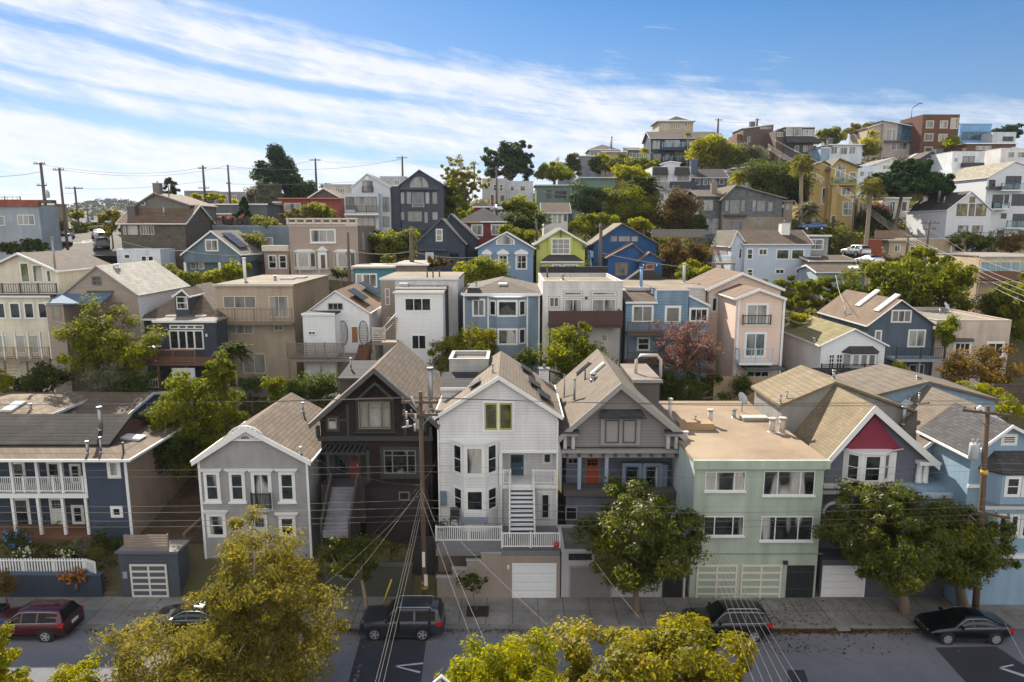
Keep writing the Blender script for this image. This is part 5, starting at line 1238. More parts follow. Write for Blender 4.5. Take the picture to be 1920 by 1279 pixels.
L_, Fp, R_, sl, fw_, zb, zt = h.bay(1848, 1990, 884, 940, -2.4, .9, .16, B, roof_h=1.0, rm=shingle('#3f3e43', .34, .14))
for k in range(4): h.winu(Fp, .25+k*.98, .25+k*.98+.72, zb+.55, zt-.2, 1, 2, casing=.1)
h.slab('belt_trim', 1838, 946, 1990, 953, -2.4, 0, .2); 
for k in range(3): h.win(1872+k*22, 966, 1886+k*22, 1006, -2.4, 1, 2, casing=.1)
h.slab('belt_trim', 1850, 1037, 1990, 1044, -2.4, 0, .25); h.slab('belt_trim', 1813, 908, 1838, 914, -2.4, 0, .1)
k = MB(); u = h.fx(1853, 1100, -2.2); k.box(u-.15, u+.1, -2.2, -1.9, -4, h.fz(1853, 1110, -2.2)); h.part('porch_post', k, plain('#8fa3bb'))
xl, xr, zt, xm = gi['xl'], gi['xr'], gi['zt'], gi['xm']; zA = gi['zm']+.3; y0, y1 = 6.2, 12.5; eL = (xl-1.6, zt+1.6); eR = (xr+1.2, zt+1.5)
rr2 = MB(); ww = MB()
for (A, Bq) in ((eL, (xm, zA)), ((xm, zA), eR)):
    rr2.hexa([(A[0],y0,A[1]),(Bq[0],y0,Bq[1]),(Bq[0],y1,Bq[1]),(A[0],y1,A[1]),(A[0],y0,A[1]+.18),(Bq[0],y0,Bq[1]+.18),(Bq[0],y1,Bq[1]+.18),(A[0],y1,A[1]+.18)]); h.roofs.append([(A[0],y0,A[1]+.18),(Bq[0],y0,Bq[1]+.18),(Bq[0],y1,Bq[1]+.18),(A[0],y1,A[1]+.18)])
h.part('rear_roof', rr2, rb); ww.prism([(eL[0]+.2,y0+.2,-4),(eR[0]-.2,y0+.2,-4),(eR[0]-.2,y0+.2,eR[1]),(xm,y0+.2,zA-.02),(eL[0]+.2,y0+.2,eL[1])], (0,y1-y0-.4,0)); h.part('rear_wall', ww, paint('#7d93a6', 0))
for (px, py, hh, r_) in ((1672,752,.7,.13),(1700,732,.5,.1),(1720,721,.5,.12),(1705,755,.4,.06),(1775,728,.9,.12),(1722,758,.7,.05)): h.vent(px, py, hh, r_)
h.skylight(1688, 768, .8, 1.7); h.vent(1693, 795, 1.1, .13)

# --- the peak of a house on the near side of the street, just entering the frame
h = House('near_gable_house', 'white-trimmed roof peak just entering at the bottom edge below the chevron', 664, 2680, 5)
h.mass(34, 1330, 2680, dy=0, dep=7, m=paint('#b8b2a8', .18), roof='gable', rm=tanroof, ya=2312, xa=664, ov=.3)
k = MB(); y1_ = 7.3
for sg in (-1, 1):
    P0 = (h.fx(664, 2312, -.3), h.fz(664, 2312, -.3)); k.hexa([(P0[0],y1_+.002,P0[1]-.2),(P0[0]+sg*4,y1_+.002,P0[1]-4.05),(P0[0]+sg*4,y1_+.06,P0[1]-4.05),(P0[0],y1_+.06,P0[1]-.2),(P0[0],y1_+.002,P0[1]+.05),(P0[0]+sg*4,y1_+.002,P0[1]-3.8),(P0[0]+sg*4,y1_+.06,P0[1]-3.8),(P0[0],y1_+.06,P0[1]+.05)])
h.part('barge_board', k, white())
# ------------------------------------------------------------------ houses up the hill
def WW(h, pl, *L, **k):
    for q in L:
        c = q[4] if len(q) > 4 else 1; r = q[5] if len(q) > 5 else 1; h.win(*q[:4], pl, c, r, **{'fw': .08, 'mw': .07, **k})
brown = shingle('#54463c', .5, .22, .2, name='brown_roof', lines=.35); tan = shingle('#6f6356', .5, .22, .15, name='tan_roof', lines=.3); grey = shingle('#635e59', .5, .22, .15, name='grey_roof', lines=.3)
dark = shingle('#3a383a', .5, .22, .2, name='dark_roof', lines=.3); gravel = rough_flat('#8f8270', '#6e6252', .3, 6, .5, name='gravel_roof'); palegravel = rough_flat('#8f877d', '#736b62', .3, 6, .35, name='pale_gravel_roof')
dwood = wood('#6a4a35', 'redwood'); gwood = wood('#7f7163', 'grey_wood'); iron = plain('#2e2e31', .5, name='iron')
wp = glass('pale'); wd = glass('dark'); wc = glass('curtain')
# ======== second row: backs of the houses on the next street
h = House('cream_porch_house', 'cream house with raked clerestory windows and a brown roof above glazed back porches', 50, 690, 66)
C_ = paint('#cfc6b0', .2); h.mass(-60, 93, 557, dy=0, dep=10, m=C_, roof='flat', rm=rough_flat('#4a463f', None), ov=.15, th=.12)
WW(h, 0, (-12,567,11,598), (18,567,39,598), (45,567,65,598), (71,567,90,598), gm=wd, fw=.14); WW(h, 0, (-8,628,14,662), (28,628,48,662), (53,628,73,662), gm=wc)
a, b, z = h.deck(-40, 92, 673, -1.4, 0, gwood, nposts=4); h.rail(-40, 651, 92, 672, -1.35, m=wood('#a08a66', 'tan_wood'), gap=.22)
for x in (3, 26, 50, 73, 91): h.post(x, 622, 673, -1.35, .14)
u = h.fx(20, 680, -1.5); st_ = h.stairs(u, u+1.0, z, -1.4, z-2.4, -3.6, 9, wood('#a08a66', 'tan_wood'), closed=False)
gi = h.mass(-30, 107, 508, dy=1.6, dep=9, m=C_, roof='gable', rm=brown, ya=474, xa=32, ov=.3); WW(h, 1.6, (38,492,56,530), (61,496,82,530), (87,506,97,530), gm=glass('mixed', '#4a5230'), fw=.12)
h.rail(-30, 532, 106, 550, .1, m=iron, gap=.25); h.vent(104, 505, 3., .1); h.vent(132, 509, 3., .2, m=metal('#8a8072')); h.vent(147, 505, .5, .12)
h = House('weathered_gable_house', 'weathered grey board house with broad pale grey roof and white side wall', 188, 690, 66)
wg = wood('#96897b', 'weathered_board', sc=(.6, .6, 8)); gi = h.mass(118, 258, 554, dy=0, dep=10.5, m=wg, roof='gable', rm=shingle('#a3a09c', .5, .24, .1, lines=.2), ya=498, xa=180, ov=.15, fas=.15, tm=plain('#9a948c'))
k = MB(); pbox(k, h.Rt(gi['xr']), .02, 10.4, .003, .03, gi['zb'], gi['zt']-.02); h.part('side_wall', k, plain('#d3d0ca', .7))
WW(h, 0, (172,518,190,535,2,2), (213,567,229,582), fm=plain('#6b645c'), gm=wp); h.slab('lintel', 164, 545, 213, 549, 0, 0, .1, plain('#4b4540'))
k = MB(); z0, z1 = h.fz(140, 569, -3), h.fz(140, 551, -.2); a, b = h.fx(86, 569, -3), h.fx(187, 569, -3); c, d = h.fx(112, 552, 0), h.fx(211, 552, 0)
k.hexa([(a,-3,z0-.1),(b,-3,z0-.1),(d,0,z1-.1),(c,0,z1-.1),(a,-3,z0),(b,-3,z0),(d,0,z1),(c,0,z1)]); h.part('awning', k, plain('#50687f', .8))
h.mass(86, 118, 571, dy=-2.8, dep=2.7, m=wg, roof='flat', ov=.05, wall='side_room'); WW(h, -2.8, (98,573,114,598), gm=wp, fm=plain('#8b7b68')); h.vent(219, 502, .25, .2, m=plain('#d8d8d8'))
h = House('navy_deck_house', 'dark navy house with dormer, white french doors and redwood deck', 347, 690, 64)
N_ = paint('#343b45', .2); gi = h.mass(290, 404, 604, dy=0, dep=2.6, m=N_, roof='flat', rm=palegravel, ov=.15); h.skylight(323, 594, 1., .7); h.skylight(378, 594, 1., .7)
h.mass(268, 410, 600, dy=2.62, dep=11, m=N_, roof='hip', rm=brown, ya=534, ov=.3)
h.mass(327, 354, 556, None, dy=2.7, dep=3.2, m=N_, roof='gable', rm=brown, ya=542, xa=341, ov=.12, wall='dormer_wall'); WW(h, 2.7, (331,556,352,580,1,2))
WW(h, 0, (318,609,382,617,4,1), (318,619,382,655,4,1), gm=wd, fw=.12, mw=.16); 
for x in (305, 386): h.slab('wall_lamp', x, 626, x+3, 631, 0, 0, .12, white())
a, b, z = h.deck(240, 402, 681, -3.2, -.02, dwood, nposts=4); h.rail(241, 656, 366, 680, -3.15, m=wood('#7d5236', 'redwood'), gap=.2); h.railu(h.Rt(b-.05), -3.1, -.1, z, z+1.0, m=wood('#5d3b2a', 'redwood'), gap=.2)
h.slab('lattice', 323, 690, 366, 712, -3.1, 0, .04, plain('#c4c6c9')); h.rail(244, 711, 300, 728, -3.0, kind='picket', gap=.24)
for (u, v) in ((258, 278), (292, 272)): pass
h = House('tan_flat_house', 'tan flat-roofed house with iron balconies and a long board side wall', 475, 690, 68)
T_ = paint('#a79680', .22); gi = h.mass(403, 548, 536, dy=0, dep=13.5, m=T_, roof='flat', rm=gravel, ov=.15, tm=plain('#b7ae9e'))
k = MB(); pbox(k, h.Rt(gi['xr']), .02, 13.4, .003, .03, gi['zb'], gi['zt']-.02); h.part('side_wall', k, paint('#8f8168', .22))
WW(h, 0, (419,555,480,578,3), (505,555,541,595,2), (427,609,475,626,3), (514,609,531,620,2), (456,663,498,700,2), gm=wp, fm=plain('#c4bba8'))
h.rail(405, 579, 547, 605, -1.2, m=gwood, gap=.5); a, b, z = h.deck(404, 548, 606, -1.25, -.02, gwood, posts=False, th=.15); h.skylight(560, 521, 1.6, 1.8); h.skylight(540, 524, 1.4, 1.2); h.vent(460, 527, 2.3, .16, m=plain('#d4d2cc')); h.vent(516, 526, .4, .15)
h = House('white_patio_house', 'white gabled house with brown ribbed roof, solar panels and arched patio doors', 625, 690, 66)
w_ = paint('#d6d6d4', .2, dirt=.06); gi = h.mass(575, 692, 588, dy=0, dep=9, m=w_, roof='gable', rm=shingle('#6b513d', .3, .9, .12, lines=.3), ya=545, xa=628, ov=.12, fas=.12)
WW(h, 0, (615,568,643,581,3), gm=wd, fm=plain('#8b8c8c')); h.solar(668, 557, 2.6, 1.8, (3, 1), .35); h.solar(690, 545, 2.6, 2.2, (3, 1), .4); h.mass(567, 627, 591, dy=-2.2, dep=2.2, m=w_, roof='flat', rm=dark, ov=.05, wall='side_room'); WW(h, -2.2, (578,621,592,628,2), gm=wd)
h.door(660, 613, 671, 642, 0, plain('#8a6138'))
for cx in (643, 681):
    k = MB(); u, z = h.on(-.1, cx, 613); 
    for j in range(14):
        t0, t1 = j/14*2*math.pi, (j+1)/14*2*math.pi; k.tube([(u+math.cos(t)*.45, -.1, z-.6+math.sin(t)*1.2) for t in (t0, t1)], .04, 4, False)
    for j in range(-2, 3): k.tube([(u+j*.16, -.1, z-1.7+abs(j)*.25), (u+j*.16, -.1, z+.5-abs(j)*.25)], .015, 4)
    for j in range(-4, 4): k.tube([(u-.36, -.1, z-.6+j*.25), (u+.36, -.1, z-.6+j*.25)], .012, 4)
    h.part('trellis', k, plain('#6b6a66'))
h = House('lattice_fence', 'weathered lattice fence strung with lights around the raised white-house patio', 592, 675, 62.5, cat='fence')
a, b, z = h.deck(538, 662, 674, 0, 3.2, gwood, nposts=5); u0, u1, z0, z1 = h.rect(0, 538, 645, 645, 672); k = MB()
n_ = int((u1-u0)/.22)
for j in range(-6, n_): 
    for sg in (1, -1):
        x0 = u0+j*.22 if sg > 0 else u0+(j+6)*.22; x1 = x0+sg*(z1-z0)
        f0 = max(0, (u0-x0)/(x1-x0) if sg > 0 else (x0-u1)/(x0-x1)); f1 = min(1, (u1-x0)/(x1-x0) if sg > 0 else (x0-u0)/(x0-x1))
        if f1 > f0: k.tube([(x0+(x1-x0)*f0, .02*sg, z0+(z1-z0)*f0), (x0+(x1-x0)*f1, .02*sg, z0+(z1-z0)*f1)], .03, 4)
h.part('lattice', k, gwood); h.railu(h.F(0), u0, u1, z0, z1+.1, m=gwood, gap=9, d=.03)
h = House('wooden_stairs', 'brown wooden stairs beside the lattice fence patio', 675, 690, 63, cat='stairs'); u = h.fx(664, 690); h.stairs(u, u+1.1, 2.0, 2.5, 0, -.5, 9, dwood, closed=True, name='step'); h.railu(h.Rt(u+1.15), -.5, 2.6, .9, 2.2, m=dwood, gap=.3)
h = House('white_tower_house', 'narrow white tower house with a tan gravel roof and outside stair', 787, 690, 65)
gi = h.mass(740, 830, 549, dy=0, dep=5, m=w_, roof='flat', rm=gravel, ov=.12, th=.1); WW(h, 0, (759,559,808,583,3), (772,628,799,655,2), casing=.1, gm=wd, split=None)
k_ = h.mass(714, 858, 524, dy=5.02, dep=9.5, m=paint('#cfccc8', .2), roof='flat', rm=gravel, ov=.1, wall='rear_block'); h.slab('stained_wall', 715, 527, 742, 640, 5.02, 0, .03, paint('#9a8d80', .2)); WW(h, 5.02, (722,541,731,572,1,2), gm=wp)
h.mass(742, 836, 541, None, dy=2.2, dep=2.6, m=dark, roof='flat', rm=dark, ov=.02, wall='deck_parapet', th=.08); h.chimney(758, 540, .9, .5, plain('#b3b2ae'), False)
h.mass(735, 868, 513, None, dy=13, dep=1.2, m=plain('#332f30', .8), roof='none', wall='rear_parapet'); WW(h, 2., )
for (x0, y0, x1, y1, n_) in ((700, 618, 744, 642, 7),):
    ua, ub = h.fx(722, 640, -1.2), h.fx(743, 640, -1.2); h.stairs(ua, ub, h.fz(735, 592, 0), 0, h.fz(735, 640, -1.4), -1.4, 11, gwood, closed=False, name='outside_stairs')
h.rail(699, 615, 722, 640, -1.3, m=plain('#b9b0a2'), kind='slat'); k = MB(); k.tube([(h.fx(743, 590), -.1, h.fz(743, 588)), (h.fx(722, 612), -1.3, h.fz(722, 612))], .05, 5); k.tube([(h.fx(743, 600), -.1, h.fz(743, 600)), (h.fx(722, 624), -1.3, h.fz(722, 624))], .05, 5); h.part('handrail', k, plain('#c3bcb0')); h.deck(699, 744, 642, -1.35, -.02, gwood, nposts=2)
for (x, y) in ((801,520),(812,521),(824,519)): h.vent(x, y, .5, .07, m=iron)
h = House('blue_bay_house', 'slate blue house with white framed bay and hipped grey roof', 940, 690, 68)
SB = paint('#748592', .2); gi = h.mass(869, 1012, 553, dy=0, dep=11.5, m=SB, roof='hip', rm=shingle('#5c534c', .5, .22, .18, lines=.3), ya=523, ov=.2)
h.slab('eave_trim', 868, 551, 1013, 555, 0, .22, .26); WW(h, 0, (887,562,908,592,2), casing=.1, gm=wp); L_, Fp, R_, sl, fw_, zb, zt = h.bay(916, 987, 557, 668, 0, .8, .22, SB, roof_h=.05)
for (y0, y1) in ((565, 592), (618, 645)):
    z1, z0 = h.fz(950, y0, -.8), h.fz(950, y1, -.8); h.winu(Fp, .15, fw_-.15, z0, z1, 1, 1, casing=.12, gm=glass()); h.winu(L_, .2, sl-.15, z0, z1, 1, 1, casing=.08, gm=wd); h.winu(R_, .15, sl-.2, z0, z1, 1, 1, casing=.08, gm=wd)
for x in (869, 914, 987, 1009): h.slab('corner_board', x, 556, x+3, 680, 0, 0, .05)
h.vent(893, 540, .5, .1); h.skylight(943, 534, .9, .6); h.chimney(888, 546, 1.2, .4, iron, False)
h = House('white_balcony_house', 'white flat-roofed house with tall sliders behind a dark brown balcony', 1092, 690, 67)
gi = h.mass(1018, 1168, 528, dy=0, dep=12, m=paint('#cac6c0', .22), roof='flat', rm=gravel, par=.3, tm=plain('#c6bfb2')); WW(h, 0, (1030,557,1048,576,2), (1058,547,1091,554), (1058,561,1091,588,2), (1110,547,1155,554), (1110,561,1155,588,2), casing=.12, cm=plain('#a9a9a9'), gm=wp)
a, b, z = h.deck(1029, 1167, 611, -2.2, -.02, plain('#4a332c', .8), nposts=3, pm=iron); h.rail(1029, 583, 1167, 610, -2.15, m=plain('#4b3430', .8), kind='solid', posts=2.3); h.railu(h.Rt(b-.05), -2.1, -.1, z, z+1.35, m=plain('#4b3430', .8), kind='solid')
WW(h, 0, (1128,627,1139,640)); h.slab('wall_lamp', 1097, 556, 1101, 561, 0, 0, .15, iron); h.vent(1026, 521, 1.2, .09, m=metal('#6e6259')); h.vent(1055, 525, .5, .15); h.vent(1068, 520, .2, .07)
h.mass(1012, 1140, 500, None, dy=12.1, dep=.5, m=plain('#2b2a2c', .9), roof='none', wall='rear_parapet'); h.vent(1142, 515, 1.6, .14, m=metal('#8f979c'))
h = House('blue_stepped_house', 'sky blue stepped house with brown decks below a white block', 1250, 690, 67)
LB = paint('#6f879a', .28); h.mass(1174, 1231, 568, dy=0, dep=3, m=LB, roof='shed', ya=548, rm=brown, ov=.15); h.mass(1232, 1292, 544, dy=-.05, dep=10, m=LB, roof='flat', rm=gravel, ov=.04, th=.06, wall='middle_wall'); h.mass(1293, 1331, 556, dy=.05, dep=3, m=LB, roof='slant', ya=574, rm=brown, ov=.1, wall='lean_to_wall')
h.mass(1173, 1324, 540, dy=3.2, dep=10, m=paint('#cfc9c3', .3), roof='flat', rm=gravel, ov=.05, th=.08, wall='white_block'); WW(h, 0, (1187,574,1223,603,2), casing=.12, gm=wp); WW(h, -.05, (1249,576,1274,604), casing=.15, gm=wp); WW(h, .05, (1294,579,1326,602,3), casing=.12, gm=glass())
WW(h, 0, (1196,634,1217,656,1,2), casing=.1, gm=wd)
for (y0, y1) in ((604, 624), (661, 678)): h.rail(1177, y0, 1300, y1, -1.6, m=wood('#5c4a3c'), gap=.16); h.deck(1176, 1302, y1+1, -1.65, -.07, wood('#5c4a3c'), nposts=3)
h.vent(1202, 538, 1.9, .15, m=plain('#7d97b8')); h.vent(1282, 530, 2.0, .15, m=plain('#b0b6bc')); k = MB(); a, b = h.fx(1173, 525, 13), h.fx(1254, 525, 13); z0, z1 = h.fz(1210, 528, 13), h.fz(1210, 507, 13); k.prism([(a,13.3,z0),(b,13.3,z0),(b-1.8,13.3,z1),(a+1.8,13.3,z1)], (0,1.5,0)); h.part('roof_lantern', k, dark)
h = House('pink_house', 'peach pink house with two white gables, iron balcony and small deck', 1420, 712, 64)
PK = paint('#d6bcaa', .2, dirt=.06); rr = shingle('#6d594d', .5, .22, .12, lines=.25); gi = h.mass(1381, 1468, 560, dy=0, dep=5.5, m=PK, roof='gable', rm=rr, ya=541, xa=1425, ov=.25, fas=.25); h.mass(1330, 1464, 542, dy=5.6, dep=8.5, m=PK, roof='gable', rm=rr, ya=511, xa=1393, ov=.3, fas=.28, wall='rear_wall')
WW(h, 0, (1400,571,1438,608,2), (1398,625,1434,668,2), casing=.14, gm=wp); WW(h, 5.6, (1335,558,1344,584), casing=.12); WW(h, 0, (1400,696,1441,712,3), gm=wd); h.rail(1393, 591, 1445, 609, -.25, m=iron, gap=.3)
a, b, z = h.deck(1386, 1449, 680, -1.3, -.02, white(), posts=False); h.rail(1386, 654, 1449, 679, -1.25, m=plain('#a9bac6'), gap=.9); h.railu(h.Lf(a+.05), .1, 1.25, z, z+1.2, m=plain('#a9bac6'), gap=.9); k = MB(); k.box(h.fx(1397, 690, -1.5), h.fx(1470, 690, -1.5), -2.0, -.02, h.fz(1430, 690, -1.5)-.15, h.fz(1430, 690, -1.5)); h.part('pergola_roof', k, plain('#4b4a48'))
for x in (1380, 1464): h.slab('corner_board', x, 562, x+4, 712, 0, 0, .06)
h.vent(1378, 530, .9, .12)
h = House('white_cottage', 'white cottage with olive roof, french doors and a dark rear deck', 1600, 708, 62)
gi = h.mass(1540, 1660, 648, dy=0, dep=9.5, m=w_, roof='gable', rm=shingle('#77704f', .5, .22, .15, lines=.3), ya=616, xa=1604, ov=.2, fas=.15); WW(h, 0, (1553,664,1564,695,2,4), (1567,664,1579,695,2,4), casing=.08, gm=wd); L_, Fp, R_, sl, fw_, zb, zt = h.bay(1584, 1650, 662, 690, 0, .7, .16, w_, roof_h=.5, rm=dark)
for j in range(3): h.winu(Fp, .05+j*fw_/3, (j+1)*fw_/3-.05, zb+.12, zt-.06, gm=wp)
h.winu(L_, .06, sl-.06, zb+.12, zt-.06, gm=wp); h.winu(R_, .06, sl-.06, zb+.12, zt-.06, gm=wp)
bk = plain('#2b2826', .8, name='dark_stain'); a, b, z = h.deck(1540, 1662, 700, -2.4, -.02, bk, nposts=3); h.rail(1540, 683, 1662, 699, -2.35, m=bk, kind='slat'); h.slab('deck_skirt', 1556, 701, 1661, 715, -2.4, -.05, 0, bk); h.mass(1562, 1660, 716, None, dy=-2.2, dep=2, m=plain('#c5c6c6'), roof='none', wall='base_wall'); h.vent(1527, 640, .2, .1)
h = House('slate_blue_house', 'slate blue gabled house with pinkish brown roof, twin skylights and white-railed balcony', 1690, 690, 66)
D_ = paint('#4b5663', .22); gi = h.mass(1629, 1750, 609, dy=0, dep=10.5, m=D_, roof='gable', rm=shingle('#6a584d', .5, .22, .1, lines=.2), ya=562, xa=1691, ov=.25, fas=.12, tm=plain('#c6c6c6')); WW(h, 0, (1672,582,1708,604,3), (1641,620,1652,640), (1703,619,1734,650,2,1), casing=.06, gm=wp)
h.skylight(1628, 560, .9, 2.6); h.skylight(1664, 569, .9, 2.6); a, b, z = h.deck(1681, 1772, 674, -1.9, -.02, plain('#9aa3ab'), nposts=3); h.rail(1681, 652, 1772, 673, -1.85, m=plain('#3b3f46'), gap=.16, posts=2.5); WW(h, 0, (1704,683,1732,708,2), gm=wd); h.vent(1584, 592, .8, .06)
h = House('beige_flat_house', 'low beige flat-roofed house behind the rusty orange hedge', 1815, 690, 66.5)
gi = h.mass(1757, 1897, 601, dy=0, dep=11, m=paint('#b8a898', .22), roof='flat', rm=palegravel, par=.3, tm=plain('#b5a797')); WW(h, 0, (1790,643,1818,662,3), (1851,643,1880,668,2), casing=.15, gm=wd); h.vent(1830, 590, 2.4, .07); h.dish(1808, 588, .7, 1.); h.dish(1735+38, 590, .5, .8); h.vent(1762, 590, .6, .07)
ar = MB(); h.slab('window_hood', 1786, 634, 1822, 640, 0, 0, .4, plain('#5a4e44'))
# ======== third row, across the middle street
h = House('pale_blue_flat_house', 'pale blue-grey stucco house with red tiled parapet beside the side street', 40, 462, 95)
gi = h.mass(-70, 72, 386, dy=0, dep=4, m=paint('#8c959b', 0), roof='flat', rm=palegravel, ov=.0, th=.05); h.slab('tile_parapet', -70, 375, 74, 387, 0, -.4, .3, shingle('#8a4b3a', .4, .5, .2)); WW(h, 0, (-8,405,9,423), (33,403,65,422,3), gm=wp); h.rail(-20, 369, 38, 376, 3, m=iron, gap=.6)
h = House('tan_porch_house', 'narrow tan house with tall porch just behind the red tiled parapet', 90, 455, 106)
h.mass(76, 101, 384, dy=0, dep=3, m=paint('#9b8672', 0), roof='flat', rm=palegravel, ov=.3); WW(h, 0, (86,388,98,402)); h.slab('dark_upper', 76, 375, 98, 384, 1, -1, .1, plain('#4d4843')); h.rail(84, 425, 98, 440, -1.2, m=gwood, kind='slat')
h = House('brown_hill_house', 'dark grey shingled house under two stacked brown roofs beside the stop street', 290, 490, 98)
G1 = shingle('#5b554f', .4, .2, .2, name='grey_shingle_wall'); h.mass(225, 346, 418, dy=0, dep=9, m=G1, roof='side', rm=shingle('#655142', .5, .22, .2, lines=.3), ya=384, ov=.4); h.mass(257, 355, 385, dy=3.5, dep=9, m=paint('#6a6560', .2), roof='gable', rm=shingle('#655142', .5, .22, .2, lines=.3), ya=361, xa=288, ov=.35, wall='upper_wall', tm=plain('#7a6c5e'))
WW(h, 0, (231,423,237,440), (240,423,258,440), (263,423,289,440,5), gm=wp, fm=plain('#b7ad9e')); WW(h, 3.5, (264,378,272,385)); h.chimney(297, 368, 1., 1.8, plain('#6e635a')); h.chimney(250, 403, 1.1, 1.2, plain('#544d48')); h.vent(308, 404, 1.3, .14); h.vent(318, 385, 1.6, .1)
h = House('small_white_block', 'low white flat-roofed building with small dark windows by the stop street', 260, 495, 92)
h.mass(218, 300, 468, dy=0, dep=4, m=paint('#b9c0c6', 0), roof='flat', rm=palegravel, par=.3); WW(h, 0, (233,477,244,485), (265,480,275,490), (278,480,288,490), gm=wd)
h = House('blue_porch_gable', 'steel blue gabled house with solar panel and pillared porch', 400, 510, 94)
BP = paint('#5d6f7a', .25); gi = h.mass(344, 450, 476, 492, dy=0, dep=9, m=BP, roof='gable', rm=grey, ya=432, xa=395, ov=.3, fas=.25); h.mass(346, 449, 486, None, dy=1.2, dep=7, m=BP, roof='none', wall='porch_wall'); WW(h, 0, (386,450,408,470,2), casing=.1, gm=wp); WW(h, 1.2, (357,486,368,505), (372,486,383,505), (416,486,430,498), (436,484,448,492), gm=wp); h.solar(440, 452, 3.2, 3.2, (3, 4))
for x in (346, 411, 447): h.post(x, 492, 512, 0, .3)
h = House('roof_garden_house', 'long blue-grey house with railed roof garden of potted shrubs', 470, 475, 106)
h.mass(398, 541, 424, dy=0, dep=9, m=paint('#64737d', .3), roof='flat', rm=palegravel, par=.2); h.rail(400, 411, 541, 424, .2, m=iron, gap=.6); WW(h, 0, (472,440,482,456), (500,445,512,460), (462,440,466,452), gm=wp)
h = House('taupe_house', 'large taupe house with bracketed cornice and arched white entrance', 605, 520, 98)
TP = paint('#9d8b7f', .2, dirt=.07); gi = h.mass(541, 670, 424, dy=0, dep=13, m=TP, roof='flat', rm=palegravel, ov=.02, th=.06); u0, u1, z0, z1 = h.rect(0, 538, 409, 672, 421); k = MB(); pbox(k, h.F(0), u0, u1, -.3, .35, z0, z0+.25); pbox(k, h.F(0), u0, u1, -.3, .55, z1-.18, z1); pbox(k, h.F(0), u0+.2, u1-.2, -.3, .2, z0+.25, z1-.18); h.part('cornice', k, plain('#c9c0ae'))
for j in range(9): x = u0+.1+(u1-u0-.4)*j/8; k = MB(); pbox(k, h.F(0), x, x+.22, .2, .5, z0+.25, z1-.2); h.part('bracket', k, plain('#c9c0ae'))
for j in range(8): x = u0+.1+(u1-u0-.4)*j/8+.35; k = MB(); pbox(k, h.F(0), x, x+(u1-u0)/8-.5, .2, .23, z0+.35, z1-.3); h.part('frieze_panel', k, plain('#5d4a40'))
WW(h, 0, (583,431,628,454,3), casing=.12, gm=wp, sill=True)
for (a, b) in ((549, 590), (624, 665)): L_, Fp, R_, sl, fw_, zb, zt = h.bay(a, b, 472, 506, 0, .8, .22, plain('#c9c3b8')); h.winu(Fp, .1, fw_-.1, zb+.4, zt-.15, gm=wp); h.winu(L_, .1, sl-.1, zb+.4, zt-.15, gm=wp); h.winu(R_, .1, sl-.1, zb+.4, zt-.15, gm=wp)
h.slab('doorcase', 597, 470, 614, 505, 0, 0, .25); k = MB(); P = h.F(0).pt; a, z = h.on(0, 594, 470); b, _ = h.on(0, 617, 470); k.prism([P(a,.05,z),P(b,.05,z),P((a+b)/2,.05,z+.65)], (0,-.4,0)); h.part('pediment', k, white()); h.door(602, 478, 610, 504, -.26, plain('#5a4a40'))
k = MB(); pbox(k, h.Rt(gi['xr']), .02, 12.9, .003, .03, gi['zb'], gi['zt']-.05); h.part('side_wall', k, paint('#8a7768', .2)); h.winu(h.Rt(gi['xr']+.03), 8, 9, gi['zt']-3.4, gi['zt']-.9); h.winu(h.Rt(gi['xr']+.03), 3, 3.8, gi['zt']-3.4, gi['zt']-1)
h.mass(495, 540, 471, dy=1.2, dep=8, m=TP, roof='flat', rm=palegravel, ov=.02, th=.06, wall='wing_wall'); h.slab('wing_cornice', 492, 460, 541, 471, 1.2, -.2, .35, plain('#c9c0ae')); WW(h, 1.2, (504,479,518,503,1,2), (524,479,537,503,1,2), casing=.08); h.rail(562, 503, 672, 514, -2.5, m=plain('#b9b6ae'), gap=.2, posts=2.6)
h = House('teal_flat_house', 'low teal house with pale flat roof behind the white patio house', 705, 545, 86)
h.mass(662, 742, 502, dy=0, dep=7, m=paint('#3f7580', 0), roof='flat', rm=rough_flat('#b7ada0', None), ov=.4, tm=plain('#a9a49a')); WW(h, 0, (668,514,679,535), (681,514,706,538,2), gm=wp, casing=.08); h.mass(742, 800, 497, dy=-.5, dep=9, m=paint('#6a5f55', 0), roof='flat', rm=rough_flat('#a59a8c', None), ov=.3, wall='side_wall'); h.vent(758, 495, 1.2, .12, m=plain('#ccc')) if False else None
h = House('navy_gable_house', 'dark navy steep gabled house with a white door', 838, 505, 98)
NB = paint('#2c3644', .22); gi = h.mass(782, 871, 456, dy=0, dep=6, m=NB, roof='gable', rm=dark, ya=409, xa=828, ov=.25, fas=.16, tm=plain('#55606e')); h.mass(820, 893, 447, dy=6.1, dep=6, m=NB, roof='gable', rm=brown, ya=400, xa=845, ov=.25, wall='rear_wall', fas=.16, tm=plain('#6d7681')); WW(h, 0, (818,430,829,452,1,2), gm=wp, casing=.06); h.door(799, 474, 812, 494, 0, plain('#c4cbd2')); WW(h, 0, (842,472,861,490,2), gm=wd, fm=plain('#2a3340')); h.skylight(882, 432, 1., 2.6); h.slab('door_canopy', 786, 466, 838, 470, 0, 0, .5, plain('#2f3a49'))
h = House('red_tower_house', 'dark red house with square lookout tower and shadowed hip roof', 905, 470, 112)
